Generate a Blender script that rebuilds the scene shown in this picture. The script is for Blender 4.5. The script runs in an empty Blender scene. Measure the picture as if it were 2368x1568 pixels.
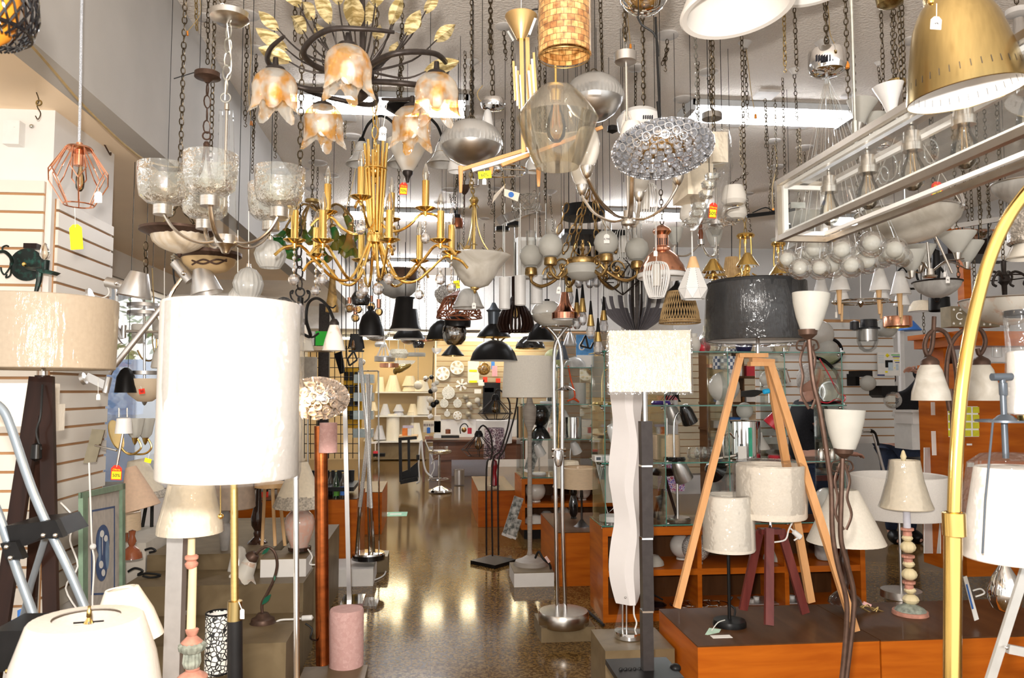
WORLD,EXPO,FLASH,TUBEW,BULBW=1.05,.68,250.,26.,6.
import bpy,math,random
from mathutils import Vector,Matrix,noise as mnoise
Vc=Vector;Co,Si=math.cos,math.sin
rnd=random.Random(11)
PI=math.pi
sc=bpy.context.scene
COL=sc.collection
FPX=1800.0
EYE=Vc((.0,.0,1.5))
PITCH,YAW=math.atan(121/FPX),math.atan(184/FPX)
FW=Vc((Si(YAW)*Co(PITCH),Co(YAW)*Co(PITCH),Si(PITCH)))
RT=Vc((Co(YAW),-Si(YAW),0))
UPV=RT.cross(FW)
CEIL=3.65
def P(px,py,Y):
 d=FW*FPX+RT*(px-1184)-UPV*(py-784)
 return EYE+d*(Y/d.y)
def Yz(px,py,z):
 d=FW*FPX+RT*(px-1184)-UPV*(py-784)
 return d.y*(z-EYE.z)/d.z
def Yc(px,py):return Yz(px,py,CEIL)
def Yf(px,py,z=.0):return Yz(px,py,z)
# -- materials
MC={}
def _nt(name):
 m=bpy.data.materials.new(name);m.use_nodes=1
 nt=m.node_tree;nt.nodes.clear()
 out=nt.nodes.new('ShaderNodeOutputMaterial')
 return m,nt,out
def _n(nt,t,**kw):
 n=nt.nodes.new(t)
 for k,v in kw.items():
  if k.startswith('i_'):n.inputs[k[2:].replace('_',' ')].default_value=v
  else:setattr(n,k,v)
 return n
def c4(c):return(c[0],c[1],c[2],1.0)
def _coord(nt,scale=(1,1,1)):
 tc=_n(nt,'ShaderNodeTexCoord');mp=_n(nt,'ShaderNodeMapping')
 mp.inputs['Scale'].default_value=scale
 nt.links.new(tc.outputs['Object'],mp.inputs['Vector'])
 return mp.outputs['Vector']
def _mixcol(nt,fac,a,b):
 r=_n(nt,'ShaderNodeValToRGB')
 r.color_ramp.elements[0].color=c4(a);r.color_ramp.elements[1].color=c4(b)
 nt.links.new(fac,r.inputs['Fac'])
 return r
def mat(name,col,rough=.5,metal=0.,var=.12,scale=25.,stretch=(1,1,1),bump=0.,coat=0.,wrap=0.,trans=0.,ior=1.45,emit=0.,ecol=None,thin=0.,aniso=0.,detail=3.,alt=None,lo=.3,hi=.7,bscale=None,spec=None):
 """Principled material whose colour and roughness wander with a noise; wrap = creased clear film over it."""
 if name in MC:return MC[name]
 m,nt,out=_nt(name)
 b=_n(nt,'ShaderNodeBsdfPrincipled')
 v=_coord(nt,stretch)
 nz=_n(nt,'ShaderNodeTexNoise',i_Scale=scale,i_Detail=detail)
 nt.links.new(v,nz.inputs['Vector'])
 dark=tuple(max(0,c*(1-var))for c in col);light=tuple(min(1,c*(1+var))for c in col)
 if alt:dark,light=col,alt
 r=_mixcol(nt,nz.outputs['Fac'],dark,light)
 r.color_ramp.elements[0].position=lo;r.color_ramp.elements[1].position=hi
 nt.links.new(r.outputs['Color'],b.inputs['Base Color'])
 b.inputs['Roughness'].default_value=rough;b.inputs['Metallic'].default_value=metal
 b.inputs['Coat Weight'].default_value=coat;b.inputs['Coat Roughness'].default_value=.08
 b.inputs['Transmission Weight'].default_value=trans;b.inputs['IOR'].default_value=ior
 b.inputs['Specular IOR Level'].default_value=spec if spec is not None else(.5 if rough<.32 else .28)
 if emit:
  b.inputs['Emission Color'].default_value=c4(ecol or col);b.inputs['Emission Strength'].default_value=emit
 if bump:
  bp=_n(nt,'ShaderNodeBump',i_Strength=bump,i_Distance=.01)
  h=nz.outputs['Fac']
  if bscale:
   n2=_n(nt,'ShaderNodeTexNoise',i_Scale=bscale,i_Detail=4.);nt.links.new(v,n2.inputs['Vector']);h=n2.outputs['Fac']
  nt.links.new(h,bp.inputs['Height'])
  nt.links.new(bp.outputs['Normal'],b.inputs['Normal'])
 sh=b.outputs['BSDF']
 if wrap:
  b.inputs['Coat Weight'].default_value=wrap;b.inputs['Coat Roughness'].default_value=.12
  w=_coord(nt,(20,20,3.5))
  n2=_n(nt,'ShaderNodeTexNoise',i_Scale=4.,i_Detail=4.,i_Distortion=1.2)
  nt.links.new(w,n2.inputs['Vector'])
  bp=_n(nt,'ShaderNodeBump',i_Strength=.35,i_Distance=.012)
  nt.links.new(n2.outputs['Fac'],bp.inputs['Height'])
  nt.links.new(bp.outputs['Normal'],b.inputs['Coat Normal'])
 if thin:
  t=_n(nt,'ShaderNodeBsdfTranslucent');nt.links.new(r.outputs['Color'],t.inputs['Color'])
  mx=_n(nt,'ShaderNodeMixShader',i_Fac=thin)
  nt.links.new(sh,mx.inputs[1]);nt.links.new(t.outputs[0],mx.inputs[2]);sh=mx.outputs[0]
 nt.links.new(sh,out.inputs['Surface'])
 MC[name]=m;return m
def glass(name,tint=(1,1,1),gloss=.9,rough=.02,bump=0.,bscale=60.,base=.04,mottled=None,milk=0.):
 """Thin clear glass: tinted see-through with mirror reflections that grow towards the rim."""
 if name in MC:return MC[name]
 m,nt,out=_nt(name)
 t=_n(nt,'ShaderNodeBsdfTransparent');t.inputs['Color'].default_value=c4(tint)
 g=_n(nt,'ShaderNodeBsdfGlossy',i_Roughness=rough)
 lw=_n(nt,'ShaderNodeLayerWeight',i_Blend=.35)
 ma=_n(nt,'ShaderNodeMath',operation='MULTIPLY_ADD');ma.inputs[1].default_value=gloss;ma.inputs[2].default_value=base
 nt.links.new(lw.outputs['Fresnel'],ma.inputs[0])
 mx=_n(nt,'ShaderNodeMixShader');nt.links.new(ma.outputs[0],mx.inputs['Fac'])
 nt.links.new(t.outputs[0],mx.inputs[1]);nt.links.new(g.outputs[0],mx.inputs[2])
 v=_coord(nt)
 nz=_n(nt,'ShaderNodeTexNoise',i_Scale=bscale,i_Detail=2.);nt.links.new(v,nz.inputs['Vector'])
 if bump:
  bp=_n(nt,'ShaderNodeBump',i_Strength=bump,i_Distance=.02);nt.links.new(nz.outputs['Fac'],bp.inputs['Height'])
  nt.links.new(bp.outputs['Normal'],g.inputs['Normal']);nt.links.new(bp.outputs['Normal'],lw.inputs['Normal'])
 if mottled:
  r=_mixcol(nt,nz.outputs['Fac'],tint,mottled);r.color_ramp.elements[0].position=.42;r.color_ramp.elements[1].position=.62
  nt.links.new(r.outputs['Color'],t.inputs['Color'])
 sh=mx.outputs[0]
 if milk:
  d=_n(nt,'ShaderNodeBsdfDiffuse');tr=_n(nt,'ShaderNodeBsdfTranslucent');a=_n(nt,'ShaderNodeMixShader',i_Fac=.4);b=_n(nt,'ShaderNodeMixShader',i_Fac=milk)
  for q in(d,tr):
   q.inputs['Color'].default_value=c4(tint)
   if mottled:nt.links.new(r.outputs['Color'],q.inputs['Color'])
  nt.links.new(d.outputs[0],a.inputs[1]);nt.links.new(tr.outputs[0],a.inputs[2]);nt.links.new(sh,b.inputs[1]);nt.links.new(a.outputs[0],b.inputs[2]);sh=b.outputs[0]
 nt.links.new(sh,out.inputs['Surface'])
 MC[name]=m;return m
def stone(name,a,b,scale=6.,rough=.3,thin=0.,dist=2.5,coat=0.,pos=(.35,.7)):
 """Veined material: alabaster glass, marble."""
 if name in MC:return MC[name]
 m,nt,out=_nt(name);bs=_n(nt,'ShaderNodeBsdfPrincipled',i_Roughness=rough)
 bs.inputs['Coat Weight'].default_value=coat;bs.inputs['Specular IOR Level'].default_value=.3
 v=_coord(nt);nz=_n(nt,'ShaderNodeTexNoise',i_Scale=scale,i_Detail=3.,i_Distortion=dist);nt.links.new(v,nz.inputs['Vector'])
 r=_mixcol(nt,nz.outputs['Fac'],a,b);r.color_ramp.elements[0].position,r.color_ramp.elements[1].position=pos
 nt.links.new(r.outputs['Color'],bs.inputs['Base Color']);sh=bs.outputs[0]
 if thin:
  t=_n(nt,'ShaderNodeBsdfTranslucent');nt.links.new(r.outputs['Color'],t.inputs['Color'])
  mx=_n(nt,'ShaderNodeMixShader',i_Fac=thin);nt.links.new(sh,mx.inputs[1]);nt.links.new(t.outputs[0],mx.inputs[2]);sh=mx.outputs[0]
 nt.links.new(sh,out.inputs['Surface']);MC[name]=m;return m
def wood(name,a,b,scale=3.,stretch=(1,1,12),rough=.4,coat=.1):
 """Grain: a noise stretched along one axis."""
 if name in MC:return MC[name]
 m,nt,out=_nt(name);bs=_n(nt,'ShaderNodeBsdfPrincipled',i_Roughness=rough);bs.inputs['Coat Weight'].default_value=coat;bs.inputs['Specular IOR Level'].default_value=.12
 v=_coord(nt,stretch);nz=_n(nt,'ShaderNodeTexNoise',i_Scale=scale,i_Detail=5.,i_Distortion=.6);nt.links.new(v,nz.inputs['Vector'])
 r=_mixcol(nt,nz.outputs['Fac'],a,b);r.color_ramp.elements[0].position=.3;r.color_ramp.elements[1].position=.72
 nt.links.new(r.outputs['Color'],bs.inputs['Base Color']);nt.links.new(bs.outputs[0],out.inputs['Surface']);MC[name]=m;return m
def cells(name,a,b,gap,scale=40.,size=.06,rough=.35,tc='Object',kind='VORONOI',coat=0.):
 """Cracked or mosaic surface: Voronoi cells in colours between a and b, parted by lines of colour gap."""
 if name in MC:return MC[name]
 m,nt,out=_nt(name);bs=_n(nt,'ShaderNodeBsdfPrincipled',i_Roughness=rough);bs.inputs['Coat Weight'].default_value=coat
 v=_coord(nt)
 vo=_n(nt,'ShaderNodeTexVoronoi',i_Scale=scale);ve=_n(nt,'ShaderNodeTexVoronoi',feature='DISTANCE_TO_EDGE',i_Scale=scale)
 nt.links.new(v,vo.inputs['Vector']);nt.links.new(v,ve.inputs['Vector'])
 sp=_n(nt,'ShaderNodeSeparateColor');nt.links.new(vo.outputs['Color'],sp.inputs[0])
 r=_mixcol(nt,sp.outputs[0],a,b)
 st=_n(nt,'ShaderNodeMath',operation='LESS_THAN');st.inputs[1].default_value=size;nt.links.new(ve.outputs['Distance'],st.inputs[0])
 mx=_n(nt,'ShaderNodeMix',data_type='RGBA');nt.links.new(st.outputs[0],mx.inputs['Factor'])
 nt.links.new(r.outputs['Color'],mx.inputs[6]);mx.inputs[7].default_value=c4(gap)
 nt.links.new(mx.outputs[2],bs.inputs['Base Color']);nt.links.new(bs.outputs[0],out.inputs['Surface']);MC[name]=m;return m
def emitter(name,col,s):
 if name in MC:return MC[name]
 m,nt,out=_nt(name);e=_n(nt,'ShaderNodeEmission');e.inputs['Color'].default_value=c4(col);e.inputs['Strength'].default_value=s
 nt.links.new(e.outputs[0],out.inputs['Surface']);MC[name]=m;return m
# -- geometry
PARTS=[];TEXTS=[];THINGS=[]
class Part:
 """One mesh object that gathers shapes. Shapes are given in photo pixels about the thing's own distance; metres come from t.u."""
 def __init__(s,t,name,m,parent=None,lb=None,Fl=False,ang=.7):
  s.t=t;s.v=[];s.f=[];s.Fl=Fl;s.ang=ang
  s.me=bpy.data.meshes.new(name);s.o=bpy.data.objects.new(name,s.me);COL.objects.link(s.o)
  ms=m if isinstance(m,(list,tuple))else[m]
  for k in ms:s.me.materials.append(k)
  s.mi=0;s.fm=[]
  if parent is not None:s.o.parent=parent.o if isinstance(parent,Part)else parent
  if lb:s.o['label']=lb
  PARTS.append(s)
 def add(s,vs,fs):
  n=len(s.v);s.v+=[Vc(v)for v in vs];s.f+=[tuple(i+n for i in f)for f in fs];s.fm+=[s.mi]*len(fs);return s
 def slot(s,i):s.mi=i;return s
 def build(s):
  s.me.from_pydata([tuple(v)for v in s.v],[],s.f)
  s.me.polygons.foreach_set('material_index',s.fm)
  if not s.Fl:
   s.me.polygons.foreach_set('use_smooth',[True]*len(s.f))
   s.me.set_sharp_from_angle(angle=s.ang)
  s.me.update()
 def Ll(s,px,prof,dY=0.,Sg=28,th=0.,Wv=None,rx=0.,ry=0.,piv=None,oval=1.):
  """Turn profile [(radius px, row px)] about the upright line through column px; th = wall thickness in px."""
  mid=piv if piv is not None else .5*(prof[0][1]+prof[-1][1])
  base=s.t.pt(px,mid,dY);u=s.t.uu(px,mid,dY)
  pr=[(r*u,(mid-y)*u)for r,y in prof]
  if th:
   tt=th*u
   pr=pr+[(max(r-tt,.0005),z)for r,z in reversed(pr)]
   pr.append(pr[0])
  return s.Tn(base,pr,Sg,Wv,rx,ry,oval)
 def Tn(s,base,pr,Sg=28,Wv=None,rx=0.,ry=0.,oval=1.):
  R=Matrix.Rotation(math.radians(ry),3,'Y')@Matrix.Rotation(math.radians(rx),3,'X')
  vs=[];fs=[];rows=[]
  for r,z in pr:
   if r<1e-6:
    rows.append([len(vs)]);vs.append(base+R@Vc((0,0,z)))
   else:
    row=[]
    for k in range(Sg):
     a=2*PI*k/Sg;q=r
     if Wv:q=r*(1+Wv[1]*Co(Wv[0]*a))
     row.append(len(vs));vs.append(base+R@Vc((q*Co(a),q*Si(a)*oval,z)))
    rows.append(row)
  for A,B in zip(rows,rows[1:]):
   for k in range(Sg):
    k2=(k+1)%Sg
    if len(A)==1 and len(B)==1:continue
    if len(A)==1:fs.append((A[0],B[k2],B[k]))
    elif len(B)==1:fs.append((A[k],A[k2],B[0]))
    else:fs.append((A[k],A[k2],B[k2],B[k]))
  return s.add(vs,[tuple(reversed(f))for f in fs])
 def Tt(s,pts,r=1.,dY=0.,Sg=8,Sm=0,closed=False,cap=1,Fl=1.):
  """Round bar along [(px, py[, dY])]; r in px, one or one per point."""
  q=[s.t.pt(p[0],p[1],dY+(p[2]if len(p)>2 else 0))for p in pts]
  return s.Tm(q,r*s.t.u if not isinstance(r,(list,tuple))else[a*s.t.u for a in r],Sg,Sm,closed,cap,Fl)
 def Tm(s,q,r,Sg=8,Sm=0,closed=False,cap=1,Fl=1.):
  q=[Vc(p)for p in q];rr=list(r)if isinstance(r,(list,tuple))else[r]*len(q)
  if Sm:
   nq=[];nr=[];n=len(q);rng=range(n if closed else n-1)
   for i in rng:
    g=lambda k:q[k%n]if closed else q[min(max(k,0),n-1)]
    a,b,c,d=g(i-1),g(i),g(i+1),g(i+2)
    for k in range(Sm):
     t=k/Sm
     nq.append(.5*((2*b)+(c-a)*t+(2*a-5*b+4*c-d)*t*t+(3*b-a-3*c+d)*t**3))
     nr.append(rr[i]*(1-t)+rr[(i+1)%n]*t)
   if not closed:nq.append(q[-1]);nr.append(rr[-1])
   q,rr=nq,nr
  n=len(q);vs=[];fs=[]
  up=None
  for i in range(n):
   if closed:d=q[(i+1)%n]-q[i-1]
   else:d=q[min(i+1,n-1)]-q[max(i-1,0)]
   if d.length<1e-9:d=Vc((0,0,1))
   d.normalize()
   if up is None:
    up=Vc((0,0,1))if abs(d.z)<.9 else Vc((0,1,0))
   sd=d.cross(up)
   if sd.length<1e-6:sd=d.cross(Vc((1,0,0)))
   sd.normalize();up=sd.cross(d).normalized()
   for k in range(Sg):
    a=2*PI*k/Sg
    vs.append(q[i]+sd*(rr[i]*Co(a))+up*(rr[i]*Fl*Si(a)))
  for i in range(n if closed else n-1):
   j=(i+1)%n
   for k in range(Sg):
    k2=(k+1)%Sg
    fs.append((i*Sg+k,i*Sg+k2,j*Sg+k2,j*Sg+k))
  if cap and not closed:
   fs.append(tuple(reversed(range(Sg))));fs.append(tuple((n-1)*Sg+k for k in range(Sg)))
  return s.add(vs,fs)
 def ball(s,px,py,r,dY=0.,Fl=1.,Sg=20,rings=12,R=None):
  c=s.t.pt(px,py,dY);return s.Lm(c,r*s.t.uu(px,py,dY),Fl,Sg,rings,R)
 def Lm(s,c,r,Fl=1.,Sg=20,rings=12,R=None):
  c=Vc(c);pr=[(r*Si(PI*i/rings),-r*Fl*Co(PI*i/rings))for i in range(rings+1)]
  pr[0]=(0,pr[0][1]);pr[-1]=(0,pr[-1][1])
  return s.Tn(c,pr,Sg)
 def To(s,px,py,R,r,dY=0.,axis='z',Sg=24,rs=6,tilt=0.,sy=1.):
  c=s.t.pt(px,py,dY);u=s.t.uu(px,py,dY);return s.Om(c,R*u,r*u,axis,Sg,rs,tilt,sy)
 def Om(s,c,R,r,axis='z',Sg=24,rs=6,tilt=0.,sy=1.):
  pts=[]
  for k in range(Sg):
   a=2*PI*k/Sg;x,y=R*Co(a),R*sy*Si(a)
   v=Vc((x,y,0))if axis=='z'else(Vc((x,0,y))if axis=='y'else Vc((0,x,y)))
   if tilt:v=Matrix.Rotation(math.radians(tilt),3,'X')@v
   pts.append(Vc(c)+v)
  return s.Tm(pts,r,rs,closed=1)
 def box(s,x0,y0,x1,y1,dY0=0.,dY1=.05):
  """Upright box whose front face covers this pixel rectangle at distance Y + dY0 and that is dY1 - dY0 deep."""
  a=s.t.pt(x0,y0,dY0);b=s.t.pt(x1,y1,dY0)
  return s.Bm(a.x,b.x,a.y,a.y+dY1-dY0,b.z,a.z)
 def Bm(s,x0,x1,y0,y1,z0,z1,R=None,c=None):
  vs=[Vc((x,y,z))for z in(z0,z1)for y in(y0,y1)for x in(x0,x1)]
  if R is not None:
   m=Vc(c)if c is not None else Vc(((x0+x1)/2,(y0+y1)/2,(z0+z1)/2));vs=[m+R@(v-m)for v in vs]
  return s.add(vs,[(0,2,3,1),(4,5,7,6),(0,1,5,4),(2,6,7,3),(0,4,6,2),(1,3,7,5)])
 def bar(s,p,q,w,h=None,dY=0.):
  """Square bar between two pixel points (px, py[, dY]); w, h in px."""
  a=s.t.pt(p[0],p[1],dY+(p[2]if len(p)>2 else 0));b=s.t.pt(q[0],q[1],dY+(q[2]if len(q)>2 else 0))
  return s.barm(a,b,w*s.t.u,(h or w)*s.t.u)
 def barm(s,a,b,w,h):
  a,b=Vc(a),Vc(b);d=(b-a).normalized()
  sd=d.cross(Vc((0,1,0)))
  if sd.length<.05:sd=Vc((1,0,0))
  sd.normalize();up=sd.cross(d).normalized()
  vs=[]
  for c in(a,b):
   for i,j in((-1,-1),(1,-1),(1,1),(-1,1)):vs.append(c+sd*(i*w/2)+up*(j*h/2))
  return s.add(vs,[(0,3,2,1),(4,5,6,7),(0,1,5,4),(1,2,6,5),(2,3,7,6),(3,0,4,7)])
 def Zz(s,poly,dY0=0.,dY1=.01):
  q=[s.t.pt(p[0],p[1],dY0)for p in poly];n=len(q);d=Vc((0,dY1-dY0,0))
  vs=q+[v+d for v in q]
  fs=[tuple(range(n)),tuple(reversed(range(n,2*n)))]+[(i,i+n,(i+1)%n+n,(i+1)%n)for i in range(n)]
  return s.add(vs,fs)
 def St(s,rows,th=.002):
  """Thin curved sheet through a grid of local points, given thickness."""
  nr,nc=len(rows),len(rows[0]);vs=[];
  for r in rows:vs+=[Vc(p)for p in r]
  fs=[(i*nc+j,i*nc+j+1,(i+1)*nc+j+1,(i+1)*nc+j)for i in range(nr-1)for j in range(nc-1)]
  nrm=[Vc()for _ in vs]
  for f in fs:
   k=(vs[f[1]]-vs[f[0]]).cross(vs[f[2]]-vs[f[0]])
   for i in f:nrm[i]+=k
  m=len(vs);back=[v+(nrm[i].normalized()*th if nrm[i].length else Vc((0,th,0)))for i,v in enumerate(vs)]
  bf=[tuple(reversed([i+m for i in f]))for f in fs]
  edge=[j for j in range(nc)]+[i*nc+nc-1 for i in range(1,nr)]+[(nr-1)*nc+j for j in range(nc-2,-1,-1)]+[i*nc for i in range(nr-2,0,-1)]
  ef=[(edge[k],edge[(k+1)%len(edge)],edge[(k+1)%len(edge)]+m,edge[k]+m)for k in range(len(edge))]
  return s.add(vs+back,fs+bf+[tuple(reversed(f))for f in ef])
 def chain(s,p,q,L=.034,w=.019,r=.0026,dY=0.):
  """Oval links, each a quarter turn from the last, from pixel p to pixel q."""
  a=s.t.pt(p[0],p[1],dY+(p[2]if len(p)>2 else 0));b=s.t.pt(q[0],q[1],dY+(q[2]if len(q)>2 else 0));return s.chainm(a,b,L,w,r)
 def chainm(s,a,b,L=.034,w=.019,r=.0026):
  d=b-a;n=max(1,int(round(d.length/(L-2.4*r))));st=d/n;d.normalize()
  e1=d.cross(Vc((0,1,0)));e1=e1 if e1.length>.1 else Vc((1,0,0));e1.normalize();e2=d.cross(e1)
  j=rnd.uniform(0,1.2)
  for i in range(n):
   c=a+st*(i+.5);an=(i%2)*PI/2+j+rnd.uniform(-.35,.35);e=e1*Co(an)+e2*Si(an)
   pts=[c+e*(Co(2*PI*k/10)*w/2)+d*(Si(2*PI*k/10)*(L/2))for k in range(10)]
   s.Tm(pts,r,4,closed=1)
  return s
 def hook(s,px,py,sz=8,dY=0.,r=1.):
  """Open S hook whose top is at (px, py)."""
  pts=[(px,py),(px+sz*.25,py+sz*.5),(px,py+sz),(px+sz*.45,py+sz*1.5),(px+.1*sz,py+sz*2),(px-sz*.35,py+sz*1.6)]
  return s.Tt(pts,r,dY,6,3)
class T:
 """A thing: an Empty at its own place that parents its parts. (px, py, Y) is where it stands or hangs."""
 def __init__(s,name,lb,cat,px,py,Y,group=None,solo=None,rz=0.,world=None,**kw):
  s.O=Vc(world)if world is not None else P(px,py,Y)
  s.Y=s.O.y;s.px,s.py=px,py
  s.u=(s.O-EYE).dot(FW)/FPX
  if solo is not None:
   s.self=Part(s,name,solo,**kw);s.o=s.self.o
  else:
   s.o=bpy.data.objects.new(name,None);COL.objects.link(s.o);s.o.empty_display_size=.05
  s.o.location=s.O;s.o.rotation_euler=(0,0,math.radians(rz));THINGS.append(s)
  s.o['label']=lb;s.o['category']=cat
  if group:s.o['group']=group
 def pt(s,px,py,dY=0.):return P(px,py,s.Y+dY)-s.O
 def uu(s,px,py,dY=0.):return(P(px,py,s.Y+dY)-EYE).dot(FW)/FPX
 def Pp(s,name,m,parent=None,**kw):return Part(s,name,m,parent if parent is not None else s.o,**kw)
 def text(s,name,txt,m,px,py,h,dY=0.,parent=None,rz=0.,rx=90.,ry=0.,ext=.0004):
  """Lettering as thin raised letters; h = cap height in px."""
  cu=bpy.data.curves.new(name,'FONT');cu.body=txt;cu.size=h*s.u*1.4;cu.extrude=ext;cu.align_x='CENTER';cu.align_y='CENTER'
  cu.materials.append(m);o=bpy.data.objects.new(name,cu);COL.objects.link(o);TEXTS.append(o)
  o.parent=parent.o if isinstance(parent,Part)else(parent or s.o)
  o.location=s.pt(px,py,dY);o.rotation_euler=(math.radians(rx),math.radians(ry),math.radians(rz));return o
def dup(t,px,py,Y,lb,rz=0.,scale=1.):
 """Another of the same kind: copies the thing, its parts and their sub-parts."""
 return dupw(t,P(px,py,Y),lb,rz,scale)
def dupw(t,loc,lb,rz=0.,scale=1.):
 r=t.o.copy();COL.objects.link(r);r.location=loc;r.rotation_euler=(0,0,math.radians(rz));r.scale=(scale,)*3
 r['label']=lb
 for ch in list(t.o.children):
  c=ch.copy();COL.objects.link(c);c.parent=r
  for g in list(ch.children):
   d=g.copy();COL.objects.link(d);d.parent=c
 return r
def struct(name,m,Fl=1):
 t=T.__new__(T);t.O=Vc((0,0,0));t.Y=0;t.u=1
 t.self=Part(t,name,m,Fl=Fl);t.o=t.self.o;t.o['kind']='structure';return t.self
def boxw(name,lb,cat,m,x0,x1,y0,y1,z0,z1,group=None):
 """A plain box-shaped thing given in room metres."""
 c=((x0+x1)/2,(y0+y1)/2,z0)
 t=T(name,lb,cat,0,0,0,group,solo=m,world=c,Fl=1)
 t.self.Bm(x0-c[0],x1-c[0],y0-c[1],y1-c[1],0,z1-z0);return t
# -- the shop's materials
class M:pass
M.plaster=mat('painted_plaster',(.47,.445,.415),.85,var=.06,scale=2.5,bump=.08,bscale=60)
M.pillar=mat('white_paint',(.83,.80,.77),.6,var=.04,scale=4,bump=.05,bscale=80)
M.soffit=mat('soffit_paint',(.95,.77,.56),.7,var=.05,scale=1.5)
M.stucco=mat('stucco_ceiling',(.94,.875,.80),.95,var=.06,scale=120,bump=1.0,bscale=55,detail=5)
M.slat=mat('slatwall_cream',(.78,.73,.66),.45,var=.03,scale=3)
M.slat2=mat('slatwall_white',(.74,.73,.70),.45,var=.03,scale=3)
M.slat3=mat('slatwall_tan',(.46,.38,.26),.5,var=.04,scale=3)
M.groove=wood('groove_fibreboard',(.42,.22,.10),(.52,.29,.14))
M.black=mat('black_satin',(.007,.0065,.0065),.36,var=.2,spec=.22)
M.blackgloss=mat('black_enamel',(.006,.006,.007),.08,var=.2,coat=1)
M.iron=mat('dark_iron',(.035,.028,.025),.42,.55,var=.25,scale=60)
M.bronze=mat('brown_bronze',(.085,.050,.036),.42,.45,var=.2,scale=40)
M.chainm=mat('aged_chain',(.10,.075,.045),.42,.85,var=.4,scale=40)
M.chainb=mat('brass_chain',(.42,.30,.12),.4,.9,var=.3,scale=50)
M.chains=mat('steel_chain',(.52,.52,.48),.3,.95,var=.15,scale=50)
M.nickel=mat('brushed_nickel',(.62,.58,.53),.27,1,var=.07,scale=20,stretch=(1,1,14))
M.chrome=mat('chrome',(.82,.82,.83),.06,1,var=.03)
M.steel=mat('satin_steel',(.60,.59,.58),.32,1,var=.06,scale=12)
M.alu=mat('brushed_aluminium',(.62,.60,.58),.38,.85,var=.05,scale=30)
M.gold=mat('polished_brass',(.90,.62,.20),.13,1,var=.06,scale=10)
M.brass=mat('satin_brass',(.72,.52,.20),.24,1,var=.07,scale=14,stretch=(1,1,10))
M.antbrass=mat('antique_brass',(.38,.25,.10),.36,.95,var=.35,scale=70)
M.oldbrass=mat('brushed_old_brass',(.40,.29,.12),.26,1,var=.10,scale=9,stretch=(14,14,1))
M.goldmatt=mat('matt_gold',(.72,.47,.20),.34,.85,var=.05)
M.copper=mat('copper',(.80,.40,.26),.2,1,var=.08)
M.coppertube=mat('copper_pipe',(.45,.125,.036),.26,1,var=.3,scale=18,stretch=(1,1,2))
M.rosecopper=mat('copper_lacquer',(.78,.36,.24),.18,1,var=.06)
M.white=mat('white_enamel',(.80,.79,.77),.3,var=.03,coat=.4)
M.dish=mat('white_plaster_dish',(.86,.83,.78),.5,var=.02)
M.whiteplastic=mat('white_plastic',(.80,.80,.78),.4,var=.03)
M.opal=mat('opal_glass',(.86,.83,.77),.12,var=.02,thin=.35,coat=.6)
M.frost=mat('frosted_glass',(.70,.69,.64),.45,var=.03,thin=.45)
M.alab=stone('alabaster_glass',(.66,.62,.54),(.84,.81,.74),5,.25,.3,3.0,.3)
M.alabg=stone('grey_alabaster',(.50,.49,.47),(.74,.73,.70),5,.3,.3,3.0,.2)
M.alabrust=stone('rust_veined_alabaster',(.80,.77,.70),(.66,.40,.26),6,.3,.25,3.5,.2,(.55,.75))
M.cream=mat('cream_fabric',(.90,.84,.73),.8,var=.04,scale=90,wrap=.4,thin=.1)
M.beige=mat('beige_drum_fabric',(.34,.28,.21),.8,var=.05,scale=90,wrap=.5,thin=.1)
M.whitecalico=mat('white_calico',(.62,.585,.54),.8,var=.04,scale=120,wrap=.3,thin=.15)
M.boxcloth=mat('box_shade_cloth',(.62,.54,.44),.8,var=.05,scale=60,wrap=.7,thin=.1)
M.creamp=mat('plain_fabric',(.88,.80,.68),.85,var=.05,scale=120,thin=.1,bump=.1)
M.whitefab=mat('white_fabric',(.88,.84,.79),.8,var=.03,scale=140,wrap=.5,thin=.2)
M.ivory=mat('ivory_pleat',(.90,.80,.63),.8,var=.05,scale=60,thin=.1,wrap=.2)
M.peach=mat('peach_pleat',(.85,.62,.45),.8,var=.05,scale=60,thin=.25)
M.lavender=mat('cool_white_fabric',(.78,.78,.86),.8,var=.04,scale=60,thin=.25)
M.tan=mat('wrapped_tan_fabric',(.66,.50,.33),.7,var=.07,scale=30,wrap=.6,stretch=(1,1,6))
M.blackfab=mat('wrapped_black_fabric',(.010,.010,.012),.6,var=.2,scale=60,wrap=.6)
M.film=glass('plastic_film',(.99,.99,.99),.45,.12,bump=.6,bscale=26,base=.01,milk=.025)
M.glassc=glass('clear_glass',(.985,.99,.985),.5,.02,base=.015,milk=.015)
M.glassb=glass('bubble_glass',(.985,.99,.965),.7,.03,bump=.45,bscale=55,base=.04,milk=.03)
M.shelfg=glass('shelf_glass',(.95,.98,.965),.5,.02,base=.02)
M.edge=mat('glass_edge',(.05,.20,.15),.15,var=.2,coat=.6)
M.amberg=glass('amber_glass',(.99,.965,.90),.6,.03,base=.03,milk=.012)
M.smoke=glass('smoked_glass',(.42,.38,.34),.9,.04,base=.3)
M.petal=glass('amber_petal_glass',(.96,.93,.85),.7,.10,bump=.6,bscale=22,base=.10,mottled=(.92,.50,.12),milk=.30)
M.rib=glass('ribbed_glass',(.95,.95,.93),.8,.08,base=.08,milk=.35)
M.bulbg=glass('bulb_glass',(.96,.93,.86),.9,.02,base=.07)
M.bulba=glass('amber_bulb_glass',(.90,.72,.42),.9,.03,base=.10)
M.bulbw=mat('white_bulb',(.88,.87,.84),.25,var=.02,coat=.5)
M.crystal=glass('cut_crystal',(.97,.97,.99),.9,.03,base=.30,milk=.12)
M.mirror=mat('mercury_glass',(.78,.77,.76),.07,1,var=.04)
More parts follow.
